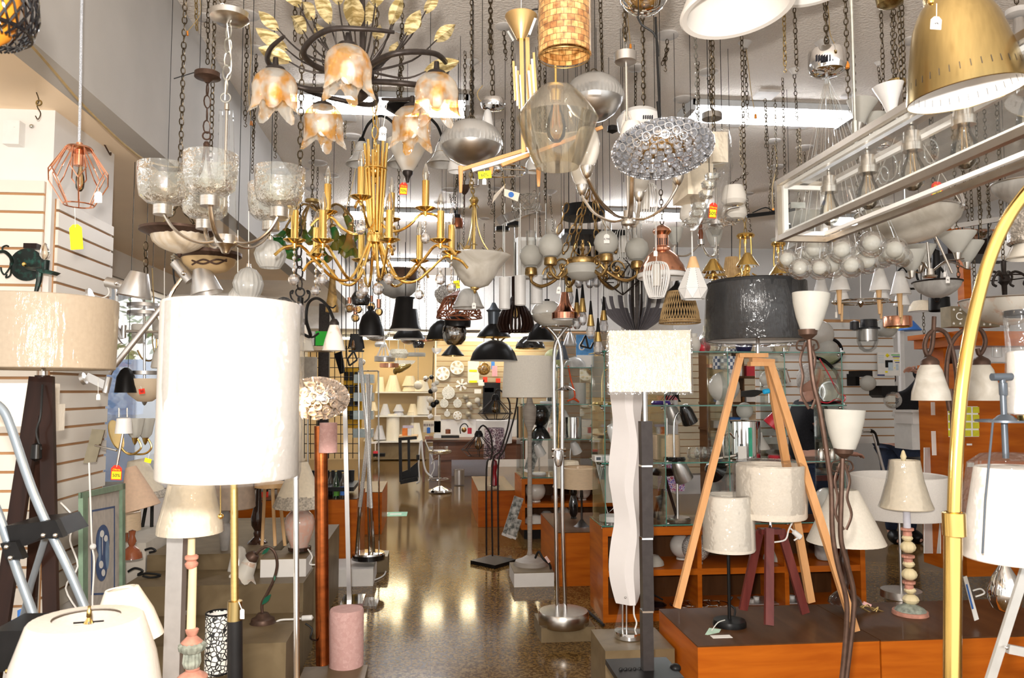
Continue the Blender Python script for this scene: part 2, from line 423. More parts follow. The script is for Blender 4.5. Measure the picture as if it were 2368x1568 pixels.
M.orange=wood('orange_stained_plywood',(.36,.075,.004),(.54,.140,.010),2.2,(1,1,9),.38,.12)
M.orangetop=wood('worn_board_top',(.065,.026,.009),(.105,.045,.017),2.,(7,1,1),.4,.1)
M.pine=wood('pine',(.70,.42,.20),(.82,.56,.30),3,(9,9,1),.5,.1)
M.beech=wood('beech',(.62,.31,.12),(.72,.39,.175),3,(9,9,1),.45)
M.rattan=wood('rattan',(.40,.26,.12),(.55,.38,.19),6,(4,4,4),.6,0)
M.walnut=wood('wenge_wood',(.010,.0045,.003),(.022,.009,.006),3,(9,9,1),.4,.1)
M.mahog=wood('mahogany',(.10,.020,.018),(.17,.038,.030),3,(9,9,1),.3,.4)
M.desk=wood('desk_laminate',(.13,.055,.030),(.19,.085,.05),2,(1,1,9),.35,.3)
M.darkwood=wood('dark_turned_wood',(.028,.012,.008),(.055,.024,.014),3,(9,9,1),.2,.8)
M.redwood=wood('red_turned_wood',(.22,.06,.025),(.32,.10,.04),3,(9,9,1),.2,.8)
M.concrete=stone('polished_concrete',(.145,.102,.052),(.215,.158,.086),3.5,.45,0,1.5)
M.pale=stone('pale_concrete',(.55,.50,.43),(.66,.61,.53),3.5,.5,0,1.5)
M.whiteblock=mat('white_block',(.78,.76,.73),.6,var=.04,scale=8)
M.pinkstone=cells('pink_volcanic_stone',(.62,.36,.33),(.70,.44,.41),(.60,.35,.32),60,.02,.8)
M.crackle=cells('black_white_crackle',(.82,.80,.74),(.86,.84,.78),(.012,.012,.012),60,.10,.4)
M.silvercell=cells('silver_mosaic',(.35,.33,.30),(.85,.83,.78),(.06,.05,.05),150,.07,.15,coat=1)
M.pot=stone('painted_blush_ceramic',(.74,.45,.36),(.70,.52,.45),26,.12,0,1.5,1.,(.45,.62))
M.terra=mat('terracotta_paint',(.55,.26,.19),.6,var=.2,scale=40)
M.verd=mat('verdigris_paint',(.30,.33,.28),.6,var=.35,scale=50)
M.butter=mat('butter_paint',(.80,.68,.42),.55,var=.06)
M.greenpatina=mat('green_patina',(.012,.018,.016),.4,.3,alt=(.02,.09,.07),scale=40,lo=.5,hi=.75)
M.ladder=mat('grey_lacquered_tube',(.24,.28,.32),.35,.5,var=.05)
M.ladderb=mat('aluminium_ladder',(.62,.61,.58),.4,.7,var=.06)
M.framegrey=mat('dark_grey_lacquer',(.085,.10,.12),.35,.4,var=.08)
M.yellow=mat('yellow_card',(.95,.80,.02),.6,var=.03)
M.fluo=mat('fluorescent_yellow_card',(.90,.95,.02),.6,var=.02)
M.red=mat('red_card',(.85,.045,.02),.5,var=.04)
M.redp=mat('red_plastic',(.62,.03,.05),.3,var=.05,coat=.5)
M.paper=mat('white_card',(.84,.82,.78),.7,var=.03)
M.ink=mat('ink',(.02,.02,.03),.6)
M.cord=mat('tan_cord',(.42,.30,.14),.6,var=.1)
M.cordw=mat('white_cord',(.78,.77,.74),.5,var=.04)
M.braid=mat('grey_braided_cord',(.42,.44,.48),.8,var=.4,scale=300)
M.cordb=mat('black_cord',(.01,.01,.01),.5)
M.rosette=mat('ceiling_rosette_paint',(.66,.63,.60),.7,var=.08,scale=14)
M.blue=mat('blue_plastic',(.05,.18,.55),.4,var=.05)
M.green=mat('green_board',(.03,.52,.04),.5,var=.04)
M.greenleaf=mat('green_enamel_leaf',(.01,.10,.055),.3,var=.2)
M.leafgold=mat('brushed_gold_leaf',(.26,.19,.07),.40,.5,alt=(.66,.55,.30),scale=30,lo=.4,hi=.6,stretch=(1,1,4))
M.greyslat=mat('grey_stained_ply',(.13,.12,.13),.5,var=.08)
M.whiteslat=mat('white_stained_ply',(.72,.71,.69),.5,var=.04)
M.leather=mat('rust_sheet',(.22,.075,.035),.4,.2,var=.1)
M.shell=None
M.Tt=emitter('fluorescent_tube',(.96,.97,1.0),TUBEW);M.tubefar=emitter('fluorescent_tube_bright',(.96,.97,1.0),TUBEW*5)
M.warmtube=emitter('warm_tube',(1.0,.84,.52),TUBEW*1.6)
M.warmglow=emitter('lit_filament',(1.0,.74,.42),40.)
M.denim=mat('denim',(.02,.03,.06),.8,var=.2,scale=90)
M.darkcloth=mat('dark_wool',(.010,.010,.013),.85,var=.3,scale=120)
M.skin=mat('skin',(.56,.31,.23),.5,var=.06,scale=12)
M.hair=mat('grey_hair',(.45,.42,.39),.6,var=.25,scale=60)
M.foliage=mat('foliage',(.06,.14,.03),.7,alt=(.22,.36,.10),scale=20)
M.sale=M.red
def _shell():
 m,nt,out=_nt('pearl_shell_mosaic');bs=_n(nt,'ShaderNodeBsdfPrincipled',i_Roughness=.22);bs.inputs['Coat Weight'].default_value=1.
 tc=_n(nt,'ShaderNodeTexCoord');sp=_n(nt,'ShaderNodeSeparateXYZ');nt.links.new(tc.outputs['Object'],sp.inputs[0])
 at=_n(nt,'ShaderNodeMath',operation='ARCTAN2');nt.links.new(sp.outputs[1],at.inputs[0]);nt.links.new(sp.outputs[0],at.inputs[1])
 cb=_n(nt,'ShaderNodeCombineXYZ');ml=_n(nt,'ShaderNodeMath',operation='MULTIPLY');ml.inputs[1].default_value=.061
 nt.links.new(at.outputs[0],ml.inputs[0]);nt.links.new(ml.outputs[0],cb.inputs[0]);nt.links.new(sp.outputs[2],cb.inputs[1])
 br=_n(nt,'ShaderNodeTexBrick');br.inputs['Scale'].default_value=1.;br.inputs['Brick Width'].default_value=.0165;br.inputs['Row Height'].default_value=.0145
 br.inputs['Mortar Size'].default_value=.0007;br.inputs['Color1'].default_value=(.66,.42,.17,1);br.inputs['Color2'].default_value=(.34,.15,.045,1);br.inputs['Mortar'].default_value=(.10,.05,.015,1)
 nt.links.new(cb.outputs[0],br.inputs['Vector'])
 nz=_n(nt,'ShaderNodeTexNoise',i_Scale=70.,i_Detail=2.);nt.links.new(tc.outputs['Object'],nz.inputs['Vector'])
 r=_mixcol(nt,nz.outputs['Fac'],(.42,.30,.18),(1.0,.95,.85));r.color_ramp.elements[0].position=.3;r.color_ramp.elements[1].position=.65
 mx=_n(nt,'ShaderNodeMix',data_type='RGBA',blend_type='MULTIPLY');mx.inputs['Factor'].default_value=1.
 nt.links.new(br.outputs['Color'],mx.inputs[6]);nt.links.new(r.outputs['Color'],mx.inputs[7]);nt.links.new(mx.outputs[2],bs.inputs['Base Color'])
 nt.links.new(bs.outputs[0],out.inputs['Surface']);return m
M.shell=_shell()
def _terrazzo():
 m,nt,out=_nt('terrazzo_tiles');bs=_n(nt,'ShaderNodeBsdfPrincipled',i_Roughness=.11)
 bs.inputs['Specular IOR Level'].default_value=.14
 v=_coord(nt)
 vo=_n(nt,'ShaderNodeTexVoronoi',i_Scale=85.,i_Randomness=1.);nt.links.new(v,vo.inputs['Vector'])
 sp=_n(nt,'ShaderNodeSeparateColor');nt.links.new(vo.outputs['Color'],sp.inputs[0])
 r=_n(nt,'ShaderNodeValToRGB');r.color_ramp.interpolation='CONSTANT'
 el=r.color_ramp.elements
 el[0].color=(.085,.043,.012,1);el[0].position=0
 el[1].color=(.16,.09,.027,1);el[1].position=.35
 for p,c in((.62,(.21,.122,.040,1)),(.88,(.105,.056,.018,1))):e=el.new(p);e.color=c
 nt.links.new(sp.outputs[0],r.inputs['Fac'])
 br=_n(nt,'ShaderNodeTexBrick');br.offset=0.;br.inputs['Scale'].default_value=1.;br.inputs['Brick Width'].default_value=.306;br.inputs['Row Height'].default_value=.306
 br.inputs['Mortar Size'].default_value=.0018;br.inputs['Color1'].default_value=(1,1,1,1);br.inputs['Color2'].default_value=(.93,.93,.93,1);br.inputs['Mortar'].default_value=(.62,.58,.5,1)
 nt.links.new(v,br.inputs['Vector'])
 mx=_n(nt,'ShaderNodeMix',data_type='RGBA',blend_type='MULTIPLY');mx.inputs['Factor'].default_value=1.
 nt.links.new(r.outputs['Color'],mx.inputs[6]);nt.links.new(br.outputs['Color'],mx.inputs[7]);nt.links.new(mx.outputs[2],bs.inputs['Base Color'])
 nt.links.new(bs.outputs[0],out.inputs['Surface']);return m
M.terrazzo=_terrazzo()
def _checker():
 m,nt,out=_nt('blue_white_checks');bs=_n(nt,'ShaderNodeBsdfPrincipled',i_Roughness=.35)
 tc=_n(nt,'ShaderNodeTexCoord');sp=_n(nt,'ShaderNodeSeparateXYZ');nt.links.new(tc.outputs['Object'],sp.inputs[0])
 at=_n(nt,'ShaderNodeMath',operation='ARCTAN2');nt.links.new(sp.outputs[1],at.inputs[0]);nt.links.new(sp.outputs[0],at.inputs[1])
 ml=_n(nt,'ShaderNodeMath',operation='MULTIPLY');ml.inputs[1].default_value=3.5;nt.links.new(at.outputs[0],ml.inputs[0])
 m2=_n(nt,'ShaderNodeMath',operation='MULTIPLY');m2.inputs[1].default_value=42.;nt.links.new(sp.outputs[2],m2.inputs[0])
 cb=_n(nt,'ShaderNodeCombineXYZ');nt.links.new(ml.outputs[0],cb.inputs[0]);nt.links.new(m2.outputs[0],cb.inputs[1]);cb.inputs[2].default_value=.5
 ck=_n(nt,'ShaderNodeTexChecker',i_Scale=1.);ck.inputs['Color1'].default_value=(.10,.13,.22,1);ck.inputs['Color2'].default_value=(.78,.79,.80,1)
 nt.links.new(cb.outputs[0],ck.inputs['Vector']);nt.links.new(ck.outputs['Color'],bs.inputs['Base Color']);nt.links.new(bs.outputs[0],out.inputs['Surface']);return m
M.check=_checker()
# -- camera, daylight, flash
cam=bpy.data.cameras.new('camera');camo=bpy.data.objects.new('camera',cam);COL.objects.link(camo)
cam.sensor_fit='HORIZONTAL';cam.sensor_width=23.68;cam.lens=18.0;cam.clip_start=.05
camo.location=EYE;camo.rotation_euler=(PI/2+PITCH,0,-YAW)
cam.dof.use_dof=1;cam.dof.focus_distance=4.6;cam.dof.aperture_fstop=6.3
sc.camera=camo
w=bpy.data.worlds.new('street_daylight');sc.world=w;w.use_nodes=1
nt=w.node_tree;bg=nt.nodes['Background'];bg.inputs['Color'].default_value=(1.0,.985,.95,1);bg.inputs['Strength'].default_value=WORLD
vs=sc.view_settings;vs.view_transform='Standard';vs.look='None';vs.gamma=1;vs.use_curve_mapping=False;vs.exposure=EXPO
sc.cycles.max_bounces=7;sc.cycles.diffuse_bounces=3;sc.cycles.glossy_bounces=4;sc.cycles.transmission_bounces=6;sc.cycles.transparent_max_bounces=14
sc.cycles.caustics_reflective=False;sc.cycles.caustics_refractive=False;sc.cycles.sample_clamp_indirect=4.
sc.cycles.use_denoising=1
def lamp(name,kind,loc,energy,col=(1,1,1),size=.1,size_y=None,rot=(0,0,0)):
 l=bpy.data.lights.new(name,kind);l.energy=energy;l.color=col
 if kind=='AREA':
  l.size=size
  if size_y:l.shape='RECTANGLE';l.size_y=size_y
 else:l.shadow_soft_size=size
 o=bpy.data.objects.new(name,l);COL.objects.link(o);o.location=loc;o.rotation_euler=rot;return o
lamp('camera_flash','POINT',(-.03,-.02,1.63),FLASH,(1.0,.93,.86),.03)
# -- the room
LX,RX,BACK,BULK=-2.75,6.3,17.6,14.4
struct('floor',M.terrazzo).Bm(LX-.2,RX+.2,-1.2,BACK+.2,-.12,0)
struct('ceiling',M.stucco).Bm(-1.41,RX,-1.2,BULK,CEIL,CEIL+.12)
s=struct('wall_left',M.plaster);s.Bm(-1.53,-1.41,-1.2,8.8,2.73,CEIL)
s.Bm(LX,-1.53,8.68,8.8,2.79,CEIL);s.Bm(-1.53,-1.41,8.81,BULK,3.0,CEIL)
struct('ceiling_soffit',M.soffit).Bm(LX-.1,-1.411,-1.2,8.8,2.731,2.79)
struct('ceiling_alcove',M.pillar).Bm(LX-.1,-1.531,8.81,BULK,3.05,3.15)
s=struct('wall_street_side',M.pillar);s.Bm(LX-.12,LX,8.8,BACK,0,3.2);s.Bm(LX-.12,LX,3.4,8.8,0,.55);s.Bm(LX-.12,LX,3.4,8.8,2.5,2.75);s.Bm(LX-.12,LX,3.4,4.6,.5,2.5)
s=struct('wall_right',M.plaster);s.Bm(RX,RX+.12,-1.2,11.2,0,CEIL)
s=struct('wall_back_right',M.plaster);s.Bm(3.55,RX,11.2,11.32,0,CEIL);s.Bm(3.55,3.67,11.32,BULK+1.2,0,CEIL)
s=struct('wall_bulkhead',mat('bulkhead_paint',(.93,.92,.89),.7,var=.03));s.Bm(LX,3.55,BULK,BULK+.02,2.64,CEIL)
s=struct('ceiling_back_room',M.plaster);s.Bm(LX,3.55,BULK+.03,BACK+.1,2.66,2.74)
struct('wall_back',mat('ochre_wall',(.62,.46,.26),.7,var=.05,scale=2)).Bm(LX,.3,BACK,BACK+.1,0,2.66)
struct('wall_back_counter',M.pillar).Bm(.05,3.6,15.6,15.7,0,2.66)
s=struct('pillar',M.pillar);s.Bm(LX,-1.655,3.53,4.17,0,2.731)
def slatwall(name,m,p0,p1,z0,z1,pitch,nrm,groove=.012,th=.018):
 """Slat panel from p0 to p1 (plan points): boards with grooves of bare fibreboard behind."""
 p=struct(name,[m,M.groove]);a,b=Vc((p0[0],p0[1],0)),Vc((p1[0],p1[1],0));d=(b-a).normalized();n=Vc((nrm[0],nrm[1],0))
 def slab(za,zb,o0,o1,mi):
  p.slot(mi);q=[]
  for z in(za,zb):
   for o in(o0,o1):
    for e in(a,b):q.append(e+n*o+Vc((0,0,z)))
  p.add(q,[(0,2,3,1),(4,5,7,6),(0,1,5,4),(2,6,7,3),(0,4,6,2),(1,3,7,5)])
 slab(z0,z1,.0,.006,1);z=z0
 while z<z1-.02:
  slab(z,min(z+pitch-groove,z1),.0061,th,0);z+=pitch
 return p
slatwall('wall_pillar_front',M.slat,(LX+.05,3.53),(-1.68,3.53),.45,2.41,.0795,(0,-1))
slatwall('wall_pillar_side',M.slat,(-1.655,3.56),(-1.655,4.15),.55,2.345,.0795,(1,0))
slatwall('wall_panel_street',M.slat,(LX,4.3),(LX,5.6),.6,2.5,.08,(1,0))
slatwall('wall_panel_right',M.slat2,(2.95,6.9),(4.30,6.9),1.02,2.17,.0755,(0,-1))
slatwall('wall_panel_counter',M.slat3,(.08,15.6),(3.5,15.6),.95,2.5,.105,(0,-1))
slatwall('wall_panel_back_right',M.slat3,(3.6,11.2),(6.2,11.2),.3,2.3,.10,(0,-1))
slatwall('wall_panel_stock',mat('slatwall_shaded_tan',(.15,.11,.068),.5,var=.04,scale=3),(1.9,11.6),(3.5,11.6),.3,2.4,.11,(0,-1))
s=struct('window_1',M.alu)
for y in(4.6,6.4,8.7):s.Bm(LX-.08,LX-.03,y-.03,y+.03,.55,2.5)
for z in(.57,2.48):s.Bm(LX-.08,LX-.03,4.6,8.7,z-.03,z+.03)
g=Part(s.t,'window_glass',M.glassc,s.o,Fl=1);g.Bm(LX-.06,LX-.052,4.6,8.7,.6,2.45)
s=struct('street_pavement',M.pale);s.Bm(-12,LX-.13,-3,22,-.12,0)
def tube_light(x,y,lb,L=1.28,Tt=None,z=CEIL):
 Tt=Tt or M.Tt
 t=T('fluorescent_light',lb,'ceiling light',0,0,0,'fluorescent tube fittings',world=(x,y,z))
 p=t.Pp('tray',mat('tray_enamel',(.62,.64,.66),.4,var=.05),Fl=1);p.Bm(-L/2,L/2,-.16,.16,-.05,-.005)
 for sx in(-1,1):p.Bm(sx*L/2-.02,sx*L/2+.02,-.16,.16,-.085,-.005)
 for sy in(-.11,.11):q=t.Pp('tube',Tt);q.Tm([(-L/2+.02,sy,-.072),(L/2-.02,sy,-.072)],.014,10)
 return t
for(px,py,wd)in((880,228,0),(1775,252,0)):
 q=P(px,py,Yc(px,py));tube_light(q.x,q.y,'long fluorescent fitting on the ceiling above the leaf chandelier'if px<1000 else 'long fluorescent fitting on the ceiling above the slatted black drum lamp')
for(px,py,lab)in((930,489,'fluorescent fitting on the ceiling behind the gold chandelier tubes'),(1500,489,'fluorescent fitting on the ceiling behind the five opal shades'),(950,602,'fluorescent fitting far back behind the gold chandelier arms'),(1760,606,'fluorescent fitting far back behind the brass shaded chandelier')):
 q=P(px,py,Yc(px,py));tube_light(q.x,q.y,lab,Tt=M.tubefar)
for(px,Y,lab)in((930,14.75,'warm strip light under the white bulkhead above the rear room'),):
 q=P(px,765,Y);tube_light(q.x,Y,lab,1.6,M.warmtube,2.66)
tube_light(-1.2,16.3,'warm strip light over the back shelves of lampshades',1.5,M.warmtube,2.66)
tube_light(1.3,15.0,'warm strip light over the service counter',1.5,M.warmtube,2.66)
tube_light(5.0,9.0,'fluorescent fitting at the far right by the orange cabinet',1.3)
# -- ceiling hooks and chains
def rosette(t,px,py,r,kind):
 p=t.Pp('ceiling_rosette',M.rosette)
 if kind=='disc':p.Ll(px,[(0,py-r*.10),(r,py-r*.10),(r,py+r*.12),(r*.8,py+r*.22),(r*.25,py+r*.3),(0,py+r*.3)],Sg=20)
 elif kind=='cone':p.Ll(px,[(0,py-r*.5),(r,py-r*.5),(r*.72,py-r*.1),(r*.4,py+r*.35),(r*.28,py+r*.65),(0,py+r*.65)],Sg=20)
 elif kind=='bowl':p.Ll(px,[(0,py-r*.35),(r,py-r*.35),(r,py),(r*.6,py+r*.3),(r*.25,py+r*.45),(r*.2,py+r*.7),(0,py+r*.7)],Sg=20)
 elif kind=='square':p.Fl=1;c=t.pt(px,py);s=r*t.u;p.Bm(c.x-s,c.x+s,c.y-s,c.y+s,c.z-s*.2,c.z+s*.25)
CH=0
def CC(px,py,ex,ey,kind,where,m=None,r=24,hook=1,Y=None,double=False,cord=None):
 """A rosette on the ceiling at (px, py) with a chain that ends at (ex, ey)."""
 Y=Y or Yc(px,py)
 lab='chain '+where
 t=T('ceiling_chain',lab,'chain',px,py,Y,'hanging chains on the ceiling')
 m=m or M.chainm
 if kind:rosette(t,px,py,r,kind)
 f=12 if kind else 0
 c=t.Pp('chain',m);c.chain((px,py+f),(ex,ey));
 if double:
  c.chain((px+2,py+f+20),(ex-7,py+f+20+(ey-py)*.55))
 if hook:t.Pp('hook',m).hook(ex,ey-2,9,r=.9)
 if cord:
  q=t.Pp('cord',M.cord);q.Tt([(px+3,py+f),(px+9,py+(ey-py)*.35,-.02),(ex+8,py+(ey-py)*.7,-.02),(ex+cord,ey+4,-.03)],.9,Sm=4)
  t.Pp('wire_nut',M.orangecap).Ll(ex+cord,[(0,ey+2),(2.4,ey+2),(3.2,ey+12),(0,ey+12)],dY=-.03,Sg=8)
 return t
M.orangecap=mat('orange_cap',(.80,.28,.04),.5)
cc=CC
cc(452,-55,455,70,None,'with tan cord and an orange wire cap by the left wall',M.chainb,cord=-22,hook=False)
cc(482,-30,480,148,None,'carrying the small brown canopy left of the nickel canopy',hook=False)
cc(475,40,476,62,'disc','stub under a chipped rosette behind the nickel canopy',hook=False)
cc(572,34,567,278,'disc','long and dark from the rosette right of the nickel canopy',cord=14,r=27)
cc(592,114,585,330,'disc','from the oval rosette just left of the leftmost amber tulip',r=26,double=1)
cc(590,200,583,400,'disc','from the smaller lower rosette behind the leftmost amber tulip',r=24,hook=False)
cc(640,185,636,350,'disc','ending in a hook below the leftmost amber tulip',r=24)
cc(683,-60,682,95,None,'high up left of the brushed gold leaves',hook=False)
cc(750,55,748,150,'disc','half hidden behind the brushed gold leaves',r=26)
cc(928,62,925,330,'disc','running down behind the right side of the leaf chandelier',double=1,r=26,hook=False)
cc(800,268,797,305,'square','short with a square rosette right of the lower left tulip',r=22)
cc(815,315,806,480,'disc','left of the gold chandelier below a chipped rosette',r=24,cord=-6)
cc(735,375,733,470,'disc','over the green flower shades from a shallow rosette',r=22)
cc(766,404,764,445,'disc','from the black-rimmed rosette left of the upper candle',r=18)
cc(722,436,722,500,'bowl','short from a round rosette left of the tallest candle',r=16)
cc(1133,-50,1139,233,None,'doubled in the middle above the chrome canopy with the white cone',hook=False,double=1)
cc(1090,142,1090,278,'bowl','above the ribbed glass bowl nearer the gold chandelier',r=18,hook=False)
cc(1165,60,1169,124,'disc','short with hook beside the matt gold cone',r=20)
cc(1387,-40,1393,172,None,'above the ribbed glass bowl behind the amber pendant',hook=False)
cc(1441,-20,1446,100,None,'with tan cord above the round nickel canopy',hook=False,cord=12)
cc(1543,80,1538,150,'disc','doubled and short under the rosette right of the black flex',double=1,r=26)
cc(1470,156,1469,262,'disc','from the rosette just right of the nickel rod',r=23)
cc(1580,228,1583,262,'disc','very short from the rosette at the left end of the right tube light',r=23)
cc(1638,165,1645,252,'disc','above the small grey metal disc',r=23,hook=False)
cc(1607,60,1613,275,None,'thin and silvery below the left white dish',M.chains,hook=False)
cc(1722,98,1729,262,'cone','with tan cords below the left white dish',r=24,cord=18)
cc(1769,217,1778,385,'square','from the square rosette in front of the right tube light',r=26,double=1)
cc(1712,281,1714,385,'square','above the small brass canopy',r=24,hook=False)
cc(1849,285,1852,372,'square','from the square rosette above the lantern corner',r=25)
cc(1837,160,1843,270,'cone','from the slim cone rosette left of the chrome canopy',r=20)
cc(1812,-30,1815,152,None,'long and hooked on the left of two between the white dishes',M.chainb)
cc(1835,-30,1842,150,None,'long and hooked on the right of two between the white dishes')
cc(1908,-10,1912,118,None,'holding the vented chrome canopy',hook=False,cord=30)
cc(1908,98,1908,130,'bowl','stub of the rosette behind the vented chrome canopy',r=23,hook=False)
cc(2031,144,2040,228,'cone','from the small cone rosette left of the lantern rod',r=13)
cc(2062,30,2066,190,None,'dark and long behind the lantern rod')
cc(1960,220,1963,250,'disc','from the chipped rosette right of the fan of cords',r=17)
cc(2110,92,2112,130,'disc','from the rosette left of the antique brass bell',r=24)
cc(1788,325,1778,480,'disc','above the black track bar',r=18,cord=10)
cc(1795,385,1790,470,'disc','right of the small brass canopy with open hook',r=20)
cc(1730,400,1690,425,None,'above the opal cups of the curved arm chandelier',hook=False,Y=6.6)
cc(1728,447,1734,520,'disc','behind the opal cups',r=14)
cc(1805,446,1817,470,'disc','left of the lantern corner',r=16)
cc(1860,340,1866,430,'disc','seen through the near end of the lantern',r=20)
cc(1272,442,1278,520,'bowl','above the oil lamp globes from a round rosette',r=17)
cc(1248,492,1250,545,'disc','with hook left of the glass chimneys',r=16)
cc(1130,395,1137,480,'disc','over the folded card on the thin cord',r=14,double=1)
cc(1143,435,1143,560,'disc','above the flat chrome bar canopy',r=14)
cc(1057,385,1052,470,'disc','left of the peg ended crossbar',r=22,double=1)
cc(1040,438,1046,480,'disc','from the faint rosette by the rightmost candle bulb',r=20)
cc(1073,455,1072,590,None,'beside the long brown pole',hook=False,Y=8.2)
cc(1120,505,1118,560,'disc','above the black discs',r=12)
cc(1015,470,1012,545,'disc','behind the right candles',r=12)
cc(2285,420,2290,520,'disc','left of two seen under the lantern',r=14,Y=5.5,hook=False)
cc(2215,300,2240,520,None,'doubled and dark under the lantern by the chrome bar',hook=False,Y=5.2,double=1)
cc(2258,380,2270,500,None,'right of the doubled dark one under the lantern',hook=False,Y=5.4)
cc(2160,300,2163,380,None,'seen through the lantern glass with a hook',Y=5.0)
cc(2335,455,2325,600,None,'near the brass arc at the right edge',hook=False,Y=5.0)
cc(655,398,652,440,'disc','behind the rightmost bubble glass shade',r=14)
cc(697,390,697,470,'disc','behind the lower left amber tulip',r=18,double=1)
cc(1660,500,1660,600,'disc','behind the frosted cups on brown stem',r=12)
cc(1895,360,1893,410,'disc','above the lantern glass in the middle',r=14)
cc(980,600,982,700,None,'thin above the black cone shades',hook=False,Y=10)
cc(2134,700,2145,960,None,'slender beside the blue plastic shade',hook=False,Y=6.0)
t=T('wall_cable','thin grey cable sagging along the edge of the left wall','cable',60,90,2.4,solo=M.cord)
def onwall(px,py):q=Yx(px,py,-1.405);return q
def Yx(px,py,x):
 d=FW*FPX+RT*(px-1184)-UPV*(py-784);return EYE+d*((x-EYE.x)/d.x)
t.self.Tm([Yx(a,b,-1.402)-t.O for a,b in((40,75),(70,103),(125,165),(185,235),(250,300),(300,345),(340,372),(380,384),(432,388))],.005,6,4)
t=T('wall_clip','white junction clip at the end of the cable on the left wall','junction box',436,385,4,solo=M.paper,world=Yx(436,385,-1.4),Fl=1);t.self.Bm(-.005,.02,-.03,.03,-.07,.07)
t=T('alarm_sensor','beige box detector on the white wall above the cream slats','detector',27,303,3.51,solo=M.whiteplastic,Fl=1);t.self.box(8,277,43,333,-.03,.02)
t.text('lettering','···',M.ink,33,294,3,-.031)
t=T('soffit_hook','tangle of wire and an open hook under the beige soffit','hook',88,220,Yz(88,220,2.72));p=t.Pp('hook',M.chainm);p.Tt([(84,213),(90,232),(86,246),(94,262),(88,276),(82,268)],1.3,Sm=4);t.Pp('knot',M.chainb).To(90,238,6,2,axis='y',Sg=10)
t=T('wall_bolt','round bolt head on the white wall under the soffit','bolt',73,292,3.525,solo=M.chains);t.self.ball(73,292,5)
t=T('light_strip_hook','rusty wire loop on the grey side of the pillar','hook',245,345,3.8,solo=M.bronze,world=Yx(245,345,-1.648));t.self.Tm([(0,-.07,.04),(.01,-.02,0),(.01,.03,-.02),(0,.06,.0)],.004,6,4)
# -- price tags
def PT(px,py,w,h,Y,lb,card=None,txt=None,ink=None,string=None,ry=0,txt2=None,plain=False,patch=None,scol=None):
 """Card with clipped corners at (px, py) = centre, hung by a string from (sx, sy)."""
 t=T('price_tag',lb,'price tag',px,py,Y,'price tags')
 c=t.Pp('card',card or M.paper,Fl=1);x0,x1,y0,y1=px-w/2,px+w/2,py-h/2,py+h/2;k=0 if plain else w*.28
 c.Zz([(x0,y1),(x1,y1),(x1,y0+k),(x1-k,y0),(x0+k,y0),(x0,y0+k)]if not plain else[(x0,y1),(x1,y1),(x1,y0),(x0,y0)],-.0006,.0006)
 if patch:t.Pp('sticker',patch,c,Fl=1).box(x0+w*.08,y0+h*.42,x1-w*.08,y1-h*.06,-.0016,-.0007)
 if string:t.Pp('string',scol or M.cordw).Tt([string,(px,y0+h*.12)],.6,Sg=5)
 if txt:t.text('lettering',txt,ink or M.ink,px,py+(h*.2 if patch else h*.05),h*.22 if not plain else h*.45,-.0022,c)
 if txt2:t.text('lettering',txt2,M.yellow,px,y0+h*.3,h*.13,-.0012,c)
 t.o.rotation_euler=(0,math.radians(ry),0);return t
# -- candle bulb, bulbs
def candle_bulb(t,parent,px,base,h,r,dY=0.):
 b=t.Pp('bulb',M.bulbg,parent);b.Ll(px,[(r*.45,base),(r*.9,base-h*.18),(r,base-h*.33),(r*.8,base-h*.58),(r*.4,base-h*.82),(r*.12,base-h*.97),(0,base-h)],dY=dY,Sg=14)
def ED(t,px,top,h,r,parent=None,dY=0.,m=None,cap=1):
 """Filament bulb hanging down from row top."""
 b=t.Pp('bulb',m or M.bulba,parent)
 b.Ll(px,[(r*.42,top),(r*.5,top+h*.18),(r*.85,top+h*.42),(r,top+h*.64),(r*.85,top+h*.85),(r*.45,top+h*.97),(0,top+h)],dY=dY,Sg=16)
 f=t.Pp('filament',M.goldmatt,b);f.Tt([(px-r*.2,top+h*.1),(px-r*.35,top+h*.65),(px,top+h*.3),(px+r*.35,top+h*.65),(px+r*.2,top+h*.1)],max(.5,r*.05),dY=dY,Sg=4)
 return b
# -- copper wire cage pendant, left
t=T('cage_pendant','copper wire geometric cage pendant hanging by the white pillar','pendant lamp',182,400,2.75)
c=t.Pp('canopy',M.copper);c.Ll(183,[(0,336),(26,340),(30,345),(24,350),(0,350)])
c2=t.Pp('socket',M.copper);c2.Ll(183,[(0,330),(7,330),(7,340),(11,346),(11,384),(0,384)],Sg=14)
ED(t,185,384,60,10,c2)
cg=t.Pp('wire_cage',M.copper);u=t.u;N=8
def ringpt(r,y,k,n=N,o=0.):a=2*PI*(k+o)/n;return t.pt(182,y)+Vc((Co(a)*r*u,Si(a)*r*u,0))
for k in range(N):
 A,B0,B1,Cc,D=ringpt(28,345,k),ringpt(62,400,k,o=-.18),ringpt(62,400,k,o=.18),ringpt(60,424,k,o=.5),ringpt(32,474,k,o=.5)
 for q in((A,B0),(A,B1),(B1,Cc),(ringpt(62,400,k+1,o=-.18),Cc),(Cc,D)):cg.Tm(q,.0022,6)
cg.Om(t.pt(182,474),32*u,.0025,Sg=16,rs=6)
t.Pp('cord',M.braid).Tt([(190,-30),(188,60),(186,200),(183,332)],3.2,Sm=3)
PT(227,456,18,26,2.7,'small white tag hanging in front of the copper wire cage',string=(227,432))
PT(176,548,29,58,2.75,'large plain yellow tag under the copper wire cage',M.yellow,string=(178,480),ry=-4)
t=T('woven_pendant','black and orange woven drum pendant cut by the top left corner','pendant lamp',0,20,1.35)
s=t.Pp('inner_shade',mat('orange_lining',(.72,.30,.03),.6,thin=.3));s.Ll(-32,[(66,-70),(68,-10),(64,50),(50,82),(30,100)],th=2)
